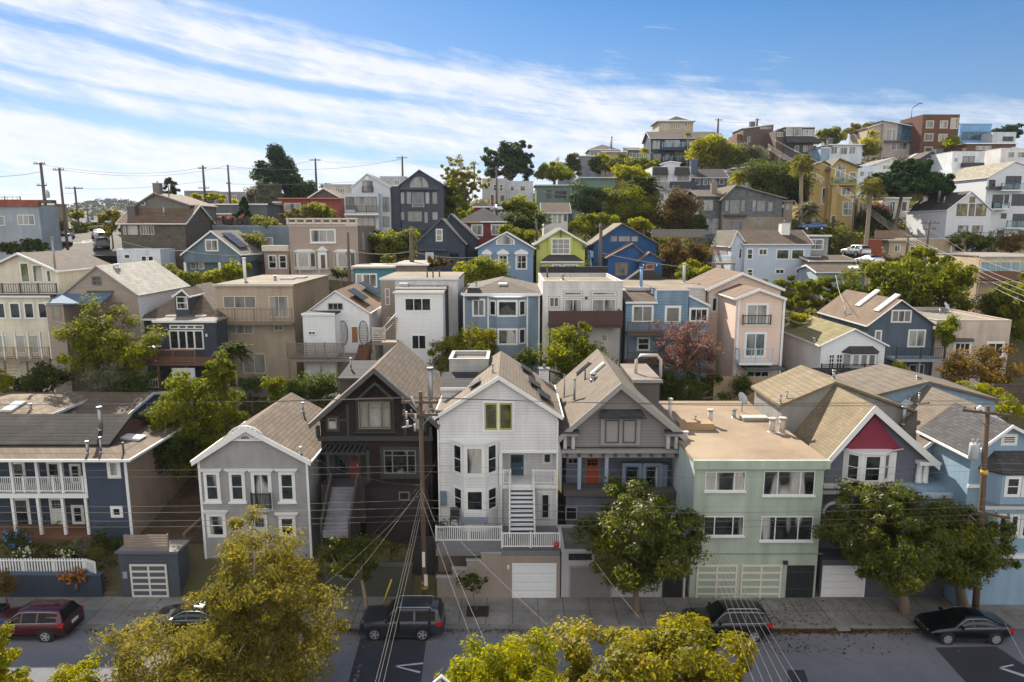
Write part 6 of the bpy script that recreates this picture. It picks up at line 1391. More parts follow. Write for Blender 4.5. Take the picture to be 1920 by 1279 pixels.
RD = paint('#6a2425', .22); h.mass(863, 947, 417, dy=0, dep=9, m=RD, roof='hip', rm=dark, ya=389, ov=.4); h.mass(889, 918, 389, None, dy=5, dep=3, m=RD, roof='hip', rm=brown, ya=375, ov=.25, wall='tower_wall'); WW(h, 0, (885,422,904,441,2), (922,422,944,440,3), casing=.15, gm=wp); h.rail(921, 433, 946, 443, -1, m=iron, gap=.4); h.slab('belt', 862, 415, 901, 418, 0, 0, .5, plain('#a88d78'))
h = House('cornflower_house', 'cornflower blue gabled house with white lace window hoods', 948, 530, 97)
CB = paint('#7289a2', .25, dirt=.06); gi = h.mass(896, 1000, 465, dy=0, dep=10, m=CB, roof='gable', rm=grey, ya=434, xa=950, ov=.3, fas=.22); P = h.F(0).pt
pts = [h.on(0, *q) for q in ((930,459),(930,450),(948,439),(965,450),(965,459))]; k = MB(); k.prism([P(u,.02,z) for u, z in pts], (0,-.05,0)); o = h.part('window', k, white()); recalc(o); cu, cz = h.on(0, 948, 452); k = MB(); k.prism([P(cu+(u-cu)*.82,.08,cz+(z-cz)*.82) for u, z in pts], (0,-.01,0)); recalc(h.part('pane', k, wp, o))
for (a, b, c, d) in ((907,479,919,495),(935,479,951,495),(968,479,987,504)):
    WW(h, 0, (a,b,c,d,2 if c-a > 14 else 1,2), casing=.12); k = MB(); u0, z = h.on(0, a-4, b-2); u1, _ = h.on(0, c+4, b-2); k.prism([P(u0,.05,z),P(u1,.05,z),P(u1-.1,.05,z+.35),P((u0+u1)/2,.05,z+.75),P(u0+.1,.05,z+.35)], (0,-.3,0)); recalc(h.part('window_hood', k, white()))
h.vent(993, 452, 1.5, .12, m=iron); h.dish(983, 458, .4, .4)
h = House('lime_house', 'lime green gabled house with tall white grid window above a dark bay roof', 1051, 512, 98)
LM = paint('#b3b95c', .22, dirt=.05); gi = h.mass(1006, 1097, 456, dy=0, dep=9, m=LM, roof='gable', rm=grey, ya=427, xa=1051, ov=.45, fas=.3); h.slab('window_surround', 1028, 442, 1074, 478, 0, 0, .25, LM); WW(h, -.25, (1035,448,1068,476,3,3), casing=.12, gm=wp); k = MB(); a, b = h.fx(1013, 490, -1.2), h.fx(1095, 490, -1.2); z0, z1 = h.fz(1051, 490, -1.2), h.fz(1051, 478, -.1); k.hexa([(a,-1.3,z0-.15),(b,-1.3,z0-.15),(b-1.2,0,z1-.15),(a+1.2,0,z1-.15),(a,-1.3,z0),(b,-1.3,z0),(b-1.2,0,z1),(a+1.2,0,z1)]); h.part('bay_roof', k, dark); h.mass(1016, 1092, 493, None, dy=-1.0, dep=1, m=LM, roof='none', wall='bay_wall'); WW(h, -1., (1037,497,1050,505,2), (1058,497,1082,505,3), casing=.15); h.slab('eave_trim', 1013, 490, 1095, 492.5, -1.2, 0, .15)
for x in (1008, 1093): h.slab('bracket', x, 459, x+3, 467, 0, 0, .5, plain('#5a4632'))
h.slab('king_post', 1050, 434, 1052.5, 445, 0, .25, .5, plain('#5a4632')); h.vent(1006, 452, 3., .16, m=metal('#5b5a58')); h.chimney(1089, 448, .8, .9, LM, False)
h = House('cobalt_house', 'bright cobalt blue house with brown-trimmed stepped gables', 1175, 525, 98)
BL = paint('#1b4a7c', .25, dirt=.06); bt = plain('#6d5a48', .7); h.trim = bt; h.mass(1113, 1231, 456, dy=4, dep=9, m=BL, roof='gable', rm=tan, ya=418, xa=1167, ov=.4, fas=.2, wall='rear_wall'); h.mass(1140, 1214, 483, dy=0, dep=4, m=BL, roof='gable', rm=tan, ya=456, xa=1187, ov=.3, fas=.2); h.mass(1199, 1242, 489, dy=-1.6, dep=2.2, m=BL, roof='gable', rm=tan, ya=472, xa=1219, ov=.25, fas=.18, wall='porch_wall')
WW(h, 4, (1145,443,1157,453), (1160,443,1181,453,2), (1184,443,1196,453), fm=plain('#8d7a62'), gm=wp); WW(h, 0, (1155,494,1176,516,2), casing=.15, cm=bt, gm=wp); h.door(1212, 496, 1225, 518, -1.6, plain('#8a5a34'), glass_rows=2, fm=plain('#b48a5a'))
for x in (1205, 1230): h.slab('wall_lamp', x, 495, x+2, 499, -1.6, 0, .15, white())
h.chimney(1122, 452, .8, 2.2, plain('#bcb3a8')); h.vent(1200, 462, .8, .14, m=plain('#6f9ab8'))
h = House('pale_shed_house', 'pale blue-white house with brown side roof, corner decks and small square windows', 1450, 525, 96)
PW = paint('#aeb9c6', .22, dirt=.06); gi = h.mass(1397, 1521, 458, dy=0, dep=8, m=PW, roof='side', rm=brown, ya=431, ov=.25); h.mass(1372, 1398, 457, dy=.6, dep=9, m=PW, roof='gable', rm=grey, ya=432, xa=1382, ov=.2, fas=.2, wall='wing_wall'); WW(h, 0, (1401,467,1411,486,1,2), (1423,467,1438,478,2), (1456,468,1479,486), (1484,468,1507,486), (1454,505,1470,513,2), (1493,505,1508,513,2), (1401,505,1411,518,1,2), casing=.08, gm=glass('dark', '#2c3524')); WW(h, .6, (1385,465,1391,485))
h.rail(1510, 480, 1538, 495, -.8, gap=.2); h.deck(1510, 1539, 496, -.85, -.02, white(), posts=False); h.chimney(1470, 437, 1.2, 1.4, plain('#d3d0cb')); h.rail(1333, 463, 1364, 478, -.5, m=wood('#8b5f3d'), kind='slat'); h.rail(1340, 480, 1378, 492, -2, m=plain('#a7a6a2'), kind='slat'); h.deck(1334, 1379, 493, -2.05, -.02, gwood, nposts=3); u = h.fx(1340, 500, -2); h.stairs(u, u+.9, h.fz(1345, 494, -2), -2.1, h.fz(1345, 515, -3), -3.2, 8, gwood, closed=False)
h.mass(1507, 1554, 443, dy=6, dep=7, m=paint('#8d8f8d', .22), roof='flat', rm=grey, ov=.3, wall='grey_wing'); WW(h, 6, (1514,449,1543,468,2,2), casing=.1, gm=wp)
h = House('shed_roof_garage', 'low brown-roofed garage with white gable end among the trees', 1580, 520, 88)
h.mass(1533, 1622, 511, dy=0, dep=6, m=paint('#9aa6ac', .22), roof='side', rm=brown, ya=496, ov=.3); h.mass(1520, 1600, 490, dy=5, dep=8, m=paint('#8a8178', .22), roof='side', rm=brown, ya=478, ov=.3, wall='rear_wall'); h.patch('skylight', 1605, 504, 1.6, 1.2, .2, plain('#ccc8c2'), frame=white())
h = House('sand_low_house', 'low sand-coloured flat house below the big umbrella pine', 1740, 495, 112)
SD = paint('#b5a184', .22); h.mass(1668, 1718, 452, dy=-.5, dep=8, m=SD, roof='flat', rm=palegravel, ov=.5, tm=plain('#a59d90')); h.mass(1718, 1813, 448, dy=.2, dep=8, m=paint('#9b8a6f', .22), roof='flat', rm=palegravel, par=.2, wall='board_wall'); WW(h, -.5, (1677,459,1688,472,2), (1706,462,1715,475)); WW(h, .2, (1737,466,1756,476,2), (1783,460,1797,478), casing=.1, gm=wp)
h = House('sand_modern_house', 'sand-coloured modern house with glass-railed deck and dark wood band', 1870, 545, 86)
gi = h.mass(1837, 1990, 481, dy=0, dep=12, m=paint('#b59f80', .25), roof='flat', rm=palegravel, ov=.1, th=.1); WW(h, 0, (1838,489,1872,508,2), (1876,489,1912,508,2), gm=wp); h.slab('wood_band', 1837, 510, 1925, 525, -1, -1, 0, wood('#6d4c3a', sc=(.5,9,9))); h.rail(1838, 491, 1925, 509, -1.05, kind='glass', m=plain('#b8b0a2')); h.deck(1837, 1925, 527, -1.1, -.02, gwood, nposts=3); h.chimney(1855, 470, .6, .6, metal('#8d8c89')); h.skylight(1893, 466, 2.2, 1.2); h.skylight(1880, 462, 1.6, 1.)
# ======== fourth row
h = House('red_ranch_house', 'low red house with rust roof and wide windows below the cypress', 580, 412, 125)
RR = paint('#8a4038', .25); h.mass(528, 638, 373, dy=0, dep=10, m=RR, roof='flat', rm=rough_flat('#a0684c', '#84543e', .3), ov=.5, th=.15, tm=plain('#a56a52')); WW(h, 0, (519+14,381,564,396,3), (577,381,611,396,3), gm=wp); h.mass(578, 640, 372, dy=6, dep=8, m=paint('#564e4a', .25), roof='gable', rm=brown, ya=352, xa=606, ov=.4, wall='rear_wall'); h.chimney(623, 370, 1.2, .9, plain('#b3aea6'), False); h.vent(572, 370, .7, .12); h.mass(515, 529, 380, dy=1, dep=6, m=plain('#b7a184'), roof='flat', rm=palegravel, ov=.3, wall='side_room')
h = House('white_glass_house', 'white modern gabled house with wide glass and black balcony rails', 690, 445, 126)
WM = paint('#b9bdc2', 0, dirt=.05); h.mass(659, 731, 352, dy=0, dep=11, m=WM, roof='gable', rm=dark, ya=325, xa=688, ov=.12, fas=.2, tm=plain('#c3c6c8')); h.mass(645, 709, 363, dy=-2.4, dep=2.4, m=WM, roof='flat', rm=palegravel, par=.15, wall='front_block'); WW(h, -2.4, (648,369,665,393), (667,369,687,397,2), (689,369,707,397,2), (668,407,704,432,3), gm=wp, fm=plain('#4a4c50')); WW(h, 0, (680,339,699,361,2), (718,370,730,397), (718,406,730,425), gm=wp, fm=plain('#4a4c50')); h.rail(645, 386, 709, 399, -3.4, m=iron, gap=.4); h.deck(645, 710, 401, -3.5, -2.42, white(), posts=False); h.rail(679, 350, 700, 361, -.6, m=iron, gap=.3); h.slab('louvre', 685, 331, 691, 337, 0, 0, .08)
h = House('charcoal_arch_house', 'tall charcoal house with big half-round attic window', 785, 445, 126)
CH = paint('#3c424d', .25); h.mass(751, 831, 347, dy=0, dep=11, m=CH, roof='gable', rm=dark, ya=318, xa=786, ov=.3, fas=.16, tm=plain('#4a4d55')); h.mass(733, 750, 349, dy=1, dep=9, m=CH, roof='flat', rm=dark, ov=.05, wall='wing_wall')
k = MB(); g_ = MB(); u, z = h.on(0, 786, 352); r1 = h.fx(804, 352)-u; P = h.F(0).pt
fan = [P(u+math.cos(math.pi*j/16)*r1,.03,z+math.sin(math.pi*j/16)*r1*1.1) for j in range(17)]; k.prism(fan, (0,-.06,0)); o = h.part('arched_window', k, plain('#7a8290')); recalc(o); g_.prism([P(u+math.cos(math.pi*j/16)*r1*.92,.1,z+.1+math.sin(math.pi*j/16)*r1*1.0) for j in range(17)], (0,-.01,0)); recalc(h.part('pane', g_, wp, o)); h.slab('mullion', 785.4, 333, 786.6, 352, 0, .1, .13, plain('#7a8290'))
WW(h, 0, (751.5,361,758,382), (763,360,771,382), (773,361,795,388,2), (798,361,805,382), (811,361,819.5,382), (765,397,791,415), (752,398,758,412), (796,398,802,418), (811,398,820.5,412), gm=wp, fm=plain('#8d949c'), fw=.06); h.rail(773, 381, 795, 389, -.5, m=plain('#9aa0a6'), gap=.5); h.slab('eave_band', 751, 352, 822, 356, 0, 0, .5, plain('#3b414c')); h.slab('lower_porch', 746, 428, 800, 431, -1, 0, .8, plain('#3b414c'))
h = House('grey_row_house', 'pale grey flat-topped town house with brown garage doors along the upper street', 935, 392, 150)
h.mass(904, 950, 335, dy=0, dep=12, m=paint('#a9a7a4', 0), roof='flat', rm=palegravel, par=.3); WW(h, 0, (914,342,920,352), (937,346,943,358), (925,346,932,358)); h.door(920, 365, 926, 385, 0, plain('#7d4a38')); h.door(938, 366, 946, 383, 0, plain('#6d564a'))
h = House('white_row_house', 'white flat row house on the upper street next to pale grey one', 980, 390, 152)
h.mass(951, 1000, 340, dy=0, dep=12, m=paint('#b9bcc0', 0), roof='flat', rm=palegravel, par=.3); WW(h, 0, (957,349,965,358), (975,349,985,358)); h.vent(965, 336, 1., .2); h.vent(990, 336, 1., .2)
for (x0, x1, yt, lab, c, Y) in ((345, 400, 358, 'flat grey ridge building carrying a satellite dish', '#77787c', 150), (400, 462, 360, 'long grey ridge building with pale parapet beside leaning pole', '#8f8e90', 148), (605, 662, 346, 'beige flat building seen between cypress and white glass house', '#a8a091', 146), (712, 760, 331, 'grey flat building peeping between white glass and charcoal houses', '#a9abae', 158), (462, 520, 366, 'dim brown flat building in the cypress shade', '#6b635c', 150)):
    h = House('ridge_building', lab, (x0+x1)/2, yt+28, Y); h.mass(x0, x1, yt, dy=0, dep=11, m=paint(c, .3), roof='flat', rm=palegravel, par=.25); xm_ = (x0+x1)/2; WW(h, 0, (xm_-12,yt+7,xm_-4,yt+15,2), (xm_+4,yt+7,xm_+13,yt+15,2), gm=wp); h.vent(x0+12, yt-1, 1.3, .18); h.vent(x1-14, yt-1, 1., .15)
h = House('dark_slab_house', 'long low dark-roofed house behind the roof garden', 420, 400, 118)
h.mass(362, 500, 384, dy=0, dep=8, m=paint('#5f6266', .3), roof='flat', rm=dark, ov=.3); h.slab('front_awning', 362, 399, 440, 402, -2, -2, 0, palegravel); h.mass(365, 432, 402, dy=-3, dep=3, m=paint('#7a7d7d', 0), roof='flat', rm=palegravel, ov=.3, wall='lower_wall')
h = House('sage_flat_house', 'sage green flat-roofed house behind the round cypress bushes', 1110, 388, 140)
SG = paint('#5c7466', 0); h.mass(1088, 1153, 334, dy=0, dep=9, m=SG, roof='flat', rm=palegravel, ov=.4, tm=plain('#b5bdba')); h.mass(1006, 1088, 348, dy=-.5, dep=9, m=paint('#5f6e66', 0), roof='flat', rm=palegravel, ov=.4, wall='wing_wall', tm=plain('#b5bdba')); WW(h, 0, (1110,352,1118,364), (1129,352,1139,370), gm=wp, fm=iron); WW(h, -.5, (1024,356,1034,372), (1040,358,1062,372,3), gm=wd, fm=plain('#3d4b45'))
h = House('garden_cottage', 'small white-windowed cottage with brown roof tucked between hedges', 1040, 430, 118)
h.mass(1020, 1065, 398, dy=0, dep=7, m=white(), roof='side', rm=brown, ya=380, ov=.5); WW(h, 0, (1027,401,1034,419,1,3), (1036,401,1044,419,1,3), (1046,401,1053,419,1,3), (1056,401,1064,416), gm=wp); h.slab('side_panel', 1065.5, 398, 1073, 424, 0, 0, .1, iron)
h = House('black_mansard_house', 'white house with two black mansard hoods and a dark balcony band', 1260, 405, 150)
h.mass(1223, 1296, 313, dy=0, dep=9, m=paint('#c3c6c9', 0), roof='flat', rm=palegravel, par=.1)
for (a, b) in ((1224, 1254), (1266, 1295)):
    k = MB(); u0, u1, z0, z1 = h.rect(-.9, a, 313, b, 328); k.hexa([(u0,-.9,z0),(u1,-.9,z0),(u1,0,z0),(u0,0,z0),(u0+.2,-.3,z1),(u1-.2,-.3,z1),(u1-.2,0,z1),(u0+.2,0,z1)]); h.part('mansard_hood', k, dark); WW(h, 0, (a+3,329,b-2,340,2), gm=wp)
h.slab('balcony_band', 1256, 341, 1303, 352, 0, 0, 1.2, plain('#33353c')); h.slab('grey_bay', 1226, 341, 1250, 357, 0, 0, .6, plain('#8d9094')); WW(h, 0, (1264,357,1291,374,3), (1232,362,1246,374,2), gm=wp); h.chimney(1283, 309, 1.4, 1.8, plain('#d0ceca')); h.mass(1246, 1275, 306, dy=7, dep=4, m=plain('#c3c6c9'), roof='gable', ya=302, xa=1258, rm=palegravel, ov=.2, wall='penthouse')
h = House('indigo_low_house', 'dark indigo house with low black roof beside the mansard hoods', 1330, 368, 155)
h.mass(1298, 1363, 333, dy=0, dep=9, m=paint('#3f4a60', .3), roof='side', rm=dark, ya=317, ov=.4); WW(h, 0, (1304,335,1313,347), (1318,336,1327,347), (1330,336,1342,347,2), (1349,336,1358,346), gm=wp); h.chimney(1362, 322, 1.6, 1.6, plain('#b5a894')); h.chimney(1300, 322, 1.5, 2.6, plain('#3f4a60'))
h = House('angled_glass_house', 'blue-white modern house with angled roofs and steel posts above the shingled house', 1400, 352, 160)
h.mass(1378, 1420, 316, dy=0, dep=8, m=paint('#8fa0b0', 0), roof='slant', ya=311, rm=palegravel, ov=.8); WW(h, 0, (1390,320,1402,341,2), (1405,320,1416,341,2), gm=wp); h.mass(1345, 1378, 322, dy=1, dep=8, m=paint('#b0a08c', 0), roof='flat', rm=palegravel, ov=.3, wall='side_wall'); h.vent(1363, 320, 3., .3)
h = House('grey_shingle_house', 'broad blue-grey shingled house with brown gables and rows of tall windows', 1395, 452, 122)
SH = shingle('#64696f', .5, .24, .25, name='shingle_wall'); h.trim = plain('#77706a'); h.mass(1354, 1468, 372, dy=0, dep=11, m=SH, roof='gable', rm=brown, ya=346, xa=1381, ov=.5, fas=.2); h.mass(1311, 1355, 368, dy=1.2, dep=9, m=SH, roof='side', rm=brown, ya=356, ov=.5, wall='wing_wall'); fm_ = plain('#8d949b'); WW(h, 1.2, (1319,375,1337,395,3), gm=wp, fm=fm_); WW(h, 0, (1360,376,1366,396), (1369,376,1386,400,2), (1390,376,1396,396), (1411,376,1417,396), (1420,377,1434,396), (1440,380,1448,396), gm=wp, fm=fm_)
h.slab('lower_storey', 1354, 407, 1478, 446, 0, 0, .05, paint('#8a7d6c', 0)); WW(h, -.05, (1360,414,1392,432,4), (1422,413,1430,424), gm=wp, fm=fm_); WW(h, 1.2, (1318,409,1349,440,2,3), gm=wp, fm=plain('#3d5a82')); h.slab('sill_trellis', 1358, 403, 1398, 407, 0, .05, .6, plain('#4b2a26')); h.chimney(1338, 362, 1., 1.8, plain('#7d6f62')); h.mass(1470, 1487, 378, dy=3, dep=8, m=paint('#8a8174', 0), roof='flat', rm=brown, ov=.3, wall='side_wall'); WW(h, 3, (1472,381,1481,395), gm=wp)
h = House('mustard_house', 'tall mustard yellow house with arched windows and glass balcony', 1575, 438, 135)
MU = paint('#b0975f', 0, dirt=.08); h.mass(1558, 1609, 313, dy=0, dep=9, m=MU, roof='gable', rm=grey, ya=296, xa=1574, ov=.5, fas=.2, tm=plain('#7f715a')); h.mass(1521, 1558, 312, dy=1.5, dep=9, m=MU, roof='gable', rm=grey, ya=301, xa=1546, ov=.4, fas=.15, wall='wing_wall', tm=plain('#7f715a')); WW(h, 0, (1566,318,1584,341,2), (1592,323,1605,335), (1578,352,1595,366,2), (1580,378,1601,404,2,2), gm=wp, casing=.1, cm=plain('#d8c48a')); WW(h, 1.5, (1541,352,1552,382), gm=wp, casing=.1)
k = MB(); u, z = h.on(-.06, 1575, 318); r1 = .95; k.prism([(u+math.cos(math.pi*j/12)*r1, -.06, z+math.sin(math.pi*j/12)*r1) for j in range(13)], (0,.05,0)); recalc(h.part('arch_window', k, wp)); h.slab('stair_tower', 1555, 332, 1566, 430, 0, 0, .8, MU); h.rail(1563, 333, 1606, 343, -1.2, kind='glass', m=plain('#9aa4a8')); h.deck(1562, 1607, 345, -1.3, -.02, MU, posts=False); h.slab('garage_shade_panel', 1604, 407, 1626, 430, 0, 0, .05, plain('#3a3028')); h.mass(1609, 1628, 372, dy=.5, dep=8, m=MU, roof='none', wall='side_wall'); WW(h, .5, (1611,380,1624,403,2), gm=wp); h.door(1558, 405, 1566, 428, -.8, plain('#5a4a38'))  # shade inside the open garage is painted as a flat dark panel
h = House('white_barn_house', 'white gabled house with dark roof and pale side wall below the pine', 1780, 450, 118)
WB = paint('#c6c8ca', .22, dirt=.05); gi = h.mass(1776, 1859, 394, dy=0, dep=12, m=WB, roof='gable', rm=dark, ya=358, xa=1822, ov=.15, fas=.2); WW(h, 0, (1794,382,1813,405,2), (1817,382,1827,405), (1830,382,1849,405,2), (1818,369,1828,380), (1796,423,1815,437,2), (1823,423,1842,437,2), gm=glass('mixed', '#57502c'), fm=plain('#4a4c4e')); h.rail(1790, 436, 1862, 446, -1.5, m=iron, gap=.3); h.deck(1790, 1863, 447, -1.6, -.02, iron, nposts=3); h.vent(1760, 378, 3., .22, m=metal('#8d979f')); h.vent(1770, 380, 1., .12)
h = House('white_terrace_house', 'large white modern house stepping down in glass-railed terraces', 1870, 462, 130)
gi = h.mass(1852, 1990, 333, dy=0, dep=14, m=WB, roof='gable', rm=shingle('#8a857a', .5, .22), ya=302, xa=1904, ov=.2, fas=.15); WW(h, 0, (1885,330,1914,355,3), (1850+4,337,1866,350,2), (1860,365,1880,392,2), (1883,365,1891,385), (1897,364,1925,386,2), (1877,400,1887,410), (1898,401,1930,426,2), (1869,432,1882,452), (1909,432,1925,452), gm=wd, fm=plain('#3c3d40'))
for (a, b, c, d) in ((1878,344,1925,355),(1863,380,1892,390),(1888,414,1925,426)): h.rail(a, c-11 if False else b, b if False else b, d, -1.2, kind='glass', m=iron) if False else h.rail(a, b, c, d, -1.2, kind='glass', m=iron); h.deck(a, c, d+1, -1.3, -.02, white(), posts=False, th=.2)
h.slab('black_awning', 1848, 350, 1880, 355, 0, 0, 1., plain('#2f3136'))
# ======== hilltop
h = House('tower_top_house', 'beige hilltop house with pyramid roof terrace rising highest', 1268, 268, 215)
h.mass(1236, 1300, 228, dy=0, dep=10, m=paint('#a8977e', 0), roof='flat', rm=palegravel, ov=.7, th=.2); WW(h, 0, (1240,232,1254,243,2), (1262,231,1275,241,3), (1283,230,1289,237), gm=wp); h.mass(1253, 1290, 226.5, 228, dy=2, dep=6, m=iron, roof='hip', rm=dark, ya=218, ov=.3, wall='canopy_frame')
h = House('glass_balcony_house', 'long dark blue hilltop house with glass balconies and ribbed roof', 1285, 312, 195)
DB = paint('#2b394c', 0); h.mass(1221, 1348, 259, dy=0, dep=11, m=DB, roof='side', rm=shingle('#4d4642', 2.4, .6, .12), ya=247, ov=.5); WW(h, 0, (1223,263,1238,280,2), (1245,262,1275,276,3), (1279,262,1312,276,3), (1223,288,1240,299,2), (1246,288,1262,300,2), (1264,284,1300,302,4), (1318,262,1340,276,2), gm=wp, fm=plain('#27323f')); h.rail(1242, 267, 1318, 277, -2.2, kind='glass', m=plain('#8fb0c4')); h.deck(1242, 1319, 278, -2.3, -.02, DB, nposts=4, th=.5); h.rail(1244, 294, 1300, 302, -2.2, kind='glass', m=plain('#8fb0c4')); h.deck(1220, 1302, 303, -2.3, -.02, wood('#6e4a34'), nposts=4)
h = House('hip_view_house', 'small blue-grey hip-roofed house with wide windows on the ridge', 1135, 312, 190)
h.mass(1105, 1160, 282, dy=0, dep=8, m=paint('#9aa6b2', 0), roof='hip', rm=brown, ya=271, ov=.5); WW(h, 0, (1107,284,1120,294,2), (1126,283,1145,293,3), gm=wp); h.mass(1086, 1127, 293, dy=-2, dep=4, m=paint('#6d727c', 0), roof='flat', rm=dark, ov=.2, wall='terrace_wall'); h.vent(1146, 279, 3., .25); h.mass(1128, 1175, 285, dy=-3, dep=6, m=paint('#83736a', 0), roof='flat', rm=palegravel, ov=.1, wall='brown_block')
h = House('dark_green_block', 'dark green glazed block beside the blue glass-balcony house', 1192, 308, 188)
h.mass(1177, 1206, 281, dy=0, dep=8, m=paint('#4b5a58', 0), roof='shed', rm=dark, ya=278, ov=.2); WW(h, 0, (1180,287,1191,296,2), (1193,287,1203,296,2), gm=wp)
h = House('low_blue_block', 'low pale blue block at the foot of the ridge trees', 1060, 320, 175); h.mass(1048, 1072, 306, dy=0, dep=6, m=paint('#8494a6', 0), roof='flat', rm=dark, ov=.2)
WW(h, 0, (1052,309,1058,315), (1062,309,1069,315), gm=wp)
h = House('brown_ridge_house', 'dark brown boxy house with chimney on the ridge skyline', 1420, 286, 205)
h.mass(1394, 1450, 241, dy=0, dep=10, m=wood('#5b4a40', sc=(6,6,.5)), roof='slant', ya=234, rm=dark, ov=.2); h.chimney(1410, 240, 1.4, 1.6, plain('#5b5450')); WW(h, 0, (1424,237,1447,243,3), (1400,255,1408,268), gm=wp, fm=plain('#3a4248')); h.mass(1382, 1394, 252, dy=1, dep=8, m=wood('#6b4a38', sc=(6,6,.5)), roof='none', wall='side_wall')
h = House('dark_dormer_house', 'dark house with glazed top floor over a sloping black roof', 1495, 296, 195)
h.mass(1473, 1528, 239, dy=0, dep=10, m=paint('#4d4a4c', .3), roof='flat', rm=dark, ov=.2); WW(h, 0, (1474,240,1487,255), (1489,241,1503,255), (1505,243,1526,255,2), gm=wp); k = MB(); u0, u1, z0, z1 = h.rect(0, 1472, 256, 1532, 269); k.hexa([(u0,-2.,z0),(u1,-2.,z0),(u1,0,z0),(u0,0,z0),(u0,-.1,z1),(u1-.5,-.1,z1),(u1-.5,0,z1),(u0,0,z1)]); h.part('pent_roof', k, dark); WW(h, 0, (1490,273,1498,285), (1506,273,1515,285), (1517,273,1531,285), gm=wp); h.mass(1456, 1473, 244, dy=1, dep=9, m=wood('#5d4a40', sc=(6,6,.5)), roof='none', wall='wing_wall'); WW(h, 1, (1457,248,1471,256,4), gm=wp)
h = House('low_white_house', 'low white house with a row of blue-lit windows under the oak', 1585, 306, 185)
h.mass(1555, 1618, 272, dy=0, dep=9, m=paint('#bcc4cc', 0), roof='flat', rm=palegravel, ov=.4); WW(h, 0, (1558,275,1570,289,2), (1573,276,1589,290,2), (1592,275,1604,289,2), gm=wp); h.mass(1540, 1556, 278, dy=-1, dep=8, m=paint('#8496a8', 0), roof='flat', rm=palegravel, ov=.1, wall='side_wall'); h.chimney(1555, 271, 1.2, 1.4, plain('#55524f'))
h = House('glass_front_house', 'modern house with blue glass front and rising pale roof', 1690, 292, 195)
h.mass(1658, 1720, 227, dy=0, dep=10, m=paint('#a79a92', 0), roof='slant', ya=239, rm=palegravel, ov=.5); h.slab('glass_wall', 1683, 231, 1710, 264, 0, 0, .08, glass('dark', '#2a4a63')); WW(h, 0, (1662,242,1672,264), (1673,242,1681,264), (1671,268,1701,281,3), gm=wp); h.mass(1626, 1658, 240, dy=1, dep=10, m=paint('#a8978a', 0), roof='slant', ya=230, rm=rough_flat('#a07c6a', None), ov=.3, wall='wing_wall'); h.slab('floor_band', 1657, 264, 1720, 267, 0, 0, 1., plain('#55504e')); 
h = House('rust_cube_house', 'rust brown cube house with large square pale-framed windows', 1765, 290, 190)
gi = h.mass(1731, 1800, 215, dy=0, dep=11, m=rough_flat('#6a4a38', '#543a2e', .5, 5, .4, name='corten_cladding'), roof='flat', rm=dark, par=.2, tm=plain('#4a4440')); WW(h, 0, (1736,226,1751,241), (1762,226,1777,241), (1782,221,1797,242,2,2), (1733,250,1750,265), (1759,251,1776,266), (1733,275,1749,286), gm=wp, fw=.25, fm=plain('#b5a99a')); k = MB(); k.tube([(gi['xl']-2, 2, gi['zt']-.5), (gi['xl']-2, 2, gi['zt']+2), (gi['xl']-.2, 2, gi['zt']+3.2), (gi['xl']+.6, 2, gi['zt']+3.2)], .12, 6); h.part('flue', k, iron)
h = House('azure_block_house', 'azure blue modern block with a strip of glazing on the ridge', 1830, 278, 210)
h.mass(1801, 1860, 232, dy=0, dep=10, m=paint('#6f9cc4', 0), roof='flat', rm=palegravel, ov=.1); WW(h, 0, (1803,247,1860,263,6), gm=glass('dark', '#2a4a63'), fm=plain('#456a8a'))
h = House('white_box_house', 'white box house with one dark opening at the ridge end', 1885, 285, 205)
h.mass(1862, 1906, 248, dy=0, dep=9, m=paint('#b9bec2', 0), roof='flat', rm=palegravel, par=.1); WW(h, 0, (1880,256,1900,265), gm=wd, fm=iron)
h = House('brown_terrace_house', 'brown flat house with long terrace below the azure block', 1855, 320, 178)
h.mass(1812, 1905, 270, dy=0, dep=9, m=wood('#5f4536', sc=(.5,.5,6)), roof='flat', rm=gravel, ov=.5); WW(h, 0, (1830,274,1858,281,3), (1855,297,1871,306,2), (1888,300,1902,306,2), gm=wp); h.rail(1853, 279, 1896, 290, -1.5, kind='glass', m=plain('#aeb5ba')); h.deck(1850, 1905, 291, -1.6, -.02, gwood, posts=False); h.slab('white_gable', 1895, 276, 1906, 290, 0, 0, .3, plain('#c6c3bd'))
h = House('white_cube_house', 'white cube house with blue window and black balcony above pine', 1818, 348, 160)
gi = h.mass(1787, 1847, 284, dy=0, dep=9, m=paint('#c4c5c6', 0), roof='flat', rm=palegravel, par=.15); WW(h, 0, (1805,293,1827,306,2), (1778+12,297,1795,303), gm=wp, fm=iron); h.slab('balcony', 1801, 306, 1839, 314, 0, 0, 1.2, plain('#2c2f36')); h.mass(1786, 1806, 316, dy=-1.5, dep=6, m=paint('#c4c5c6', 0), roof='none', wall='lower_wall'); WW(h, -1.5, (1799,324,1804,340), gm=wd)
h = House('black_gable_house', 'small black gabled house with bright lower window above the pine', 1740, 324, 168)
h.mass(1727, 1758, 296, dy=0, dep=10, m=plain('#3a3e48'), roof='gable', rm=brown, ya=283, xa=1748, ov=.5, fas=.2, tm=plain('#3a3e48')); WW(h, 0, (1738,297,1755,308,2), (1745,288,1752,293), gm=wp); h.chimney(1757, 296, 1.6, 2., plain('#4a4d55'), False); h.skylight(1712, 293, 1.2, 2.)
h = House('pale_roof_house', 'low house with pale grey roof and white chimney behind the pine crown', 1668, 324, 162)
h.mass(1640, 1690, 308, dy=0, dep=9, m=paint('#c8c6c2', 0), roof='gable', rm=palegravel, ya=295, xa=1675, ov=.3, fas=.15); h.chimney(1689, 300, 1.6, 1.6, plain('#c6c0b8'), True); WW(h, 0, (1655,310,1668,318,2), gm=wp)
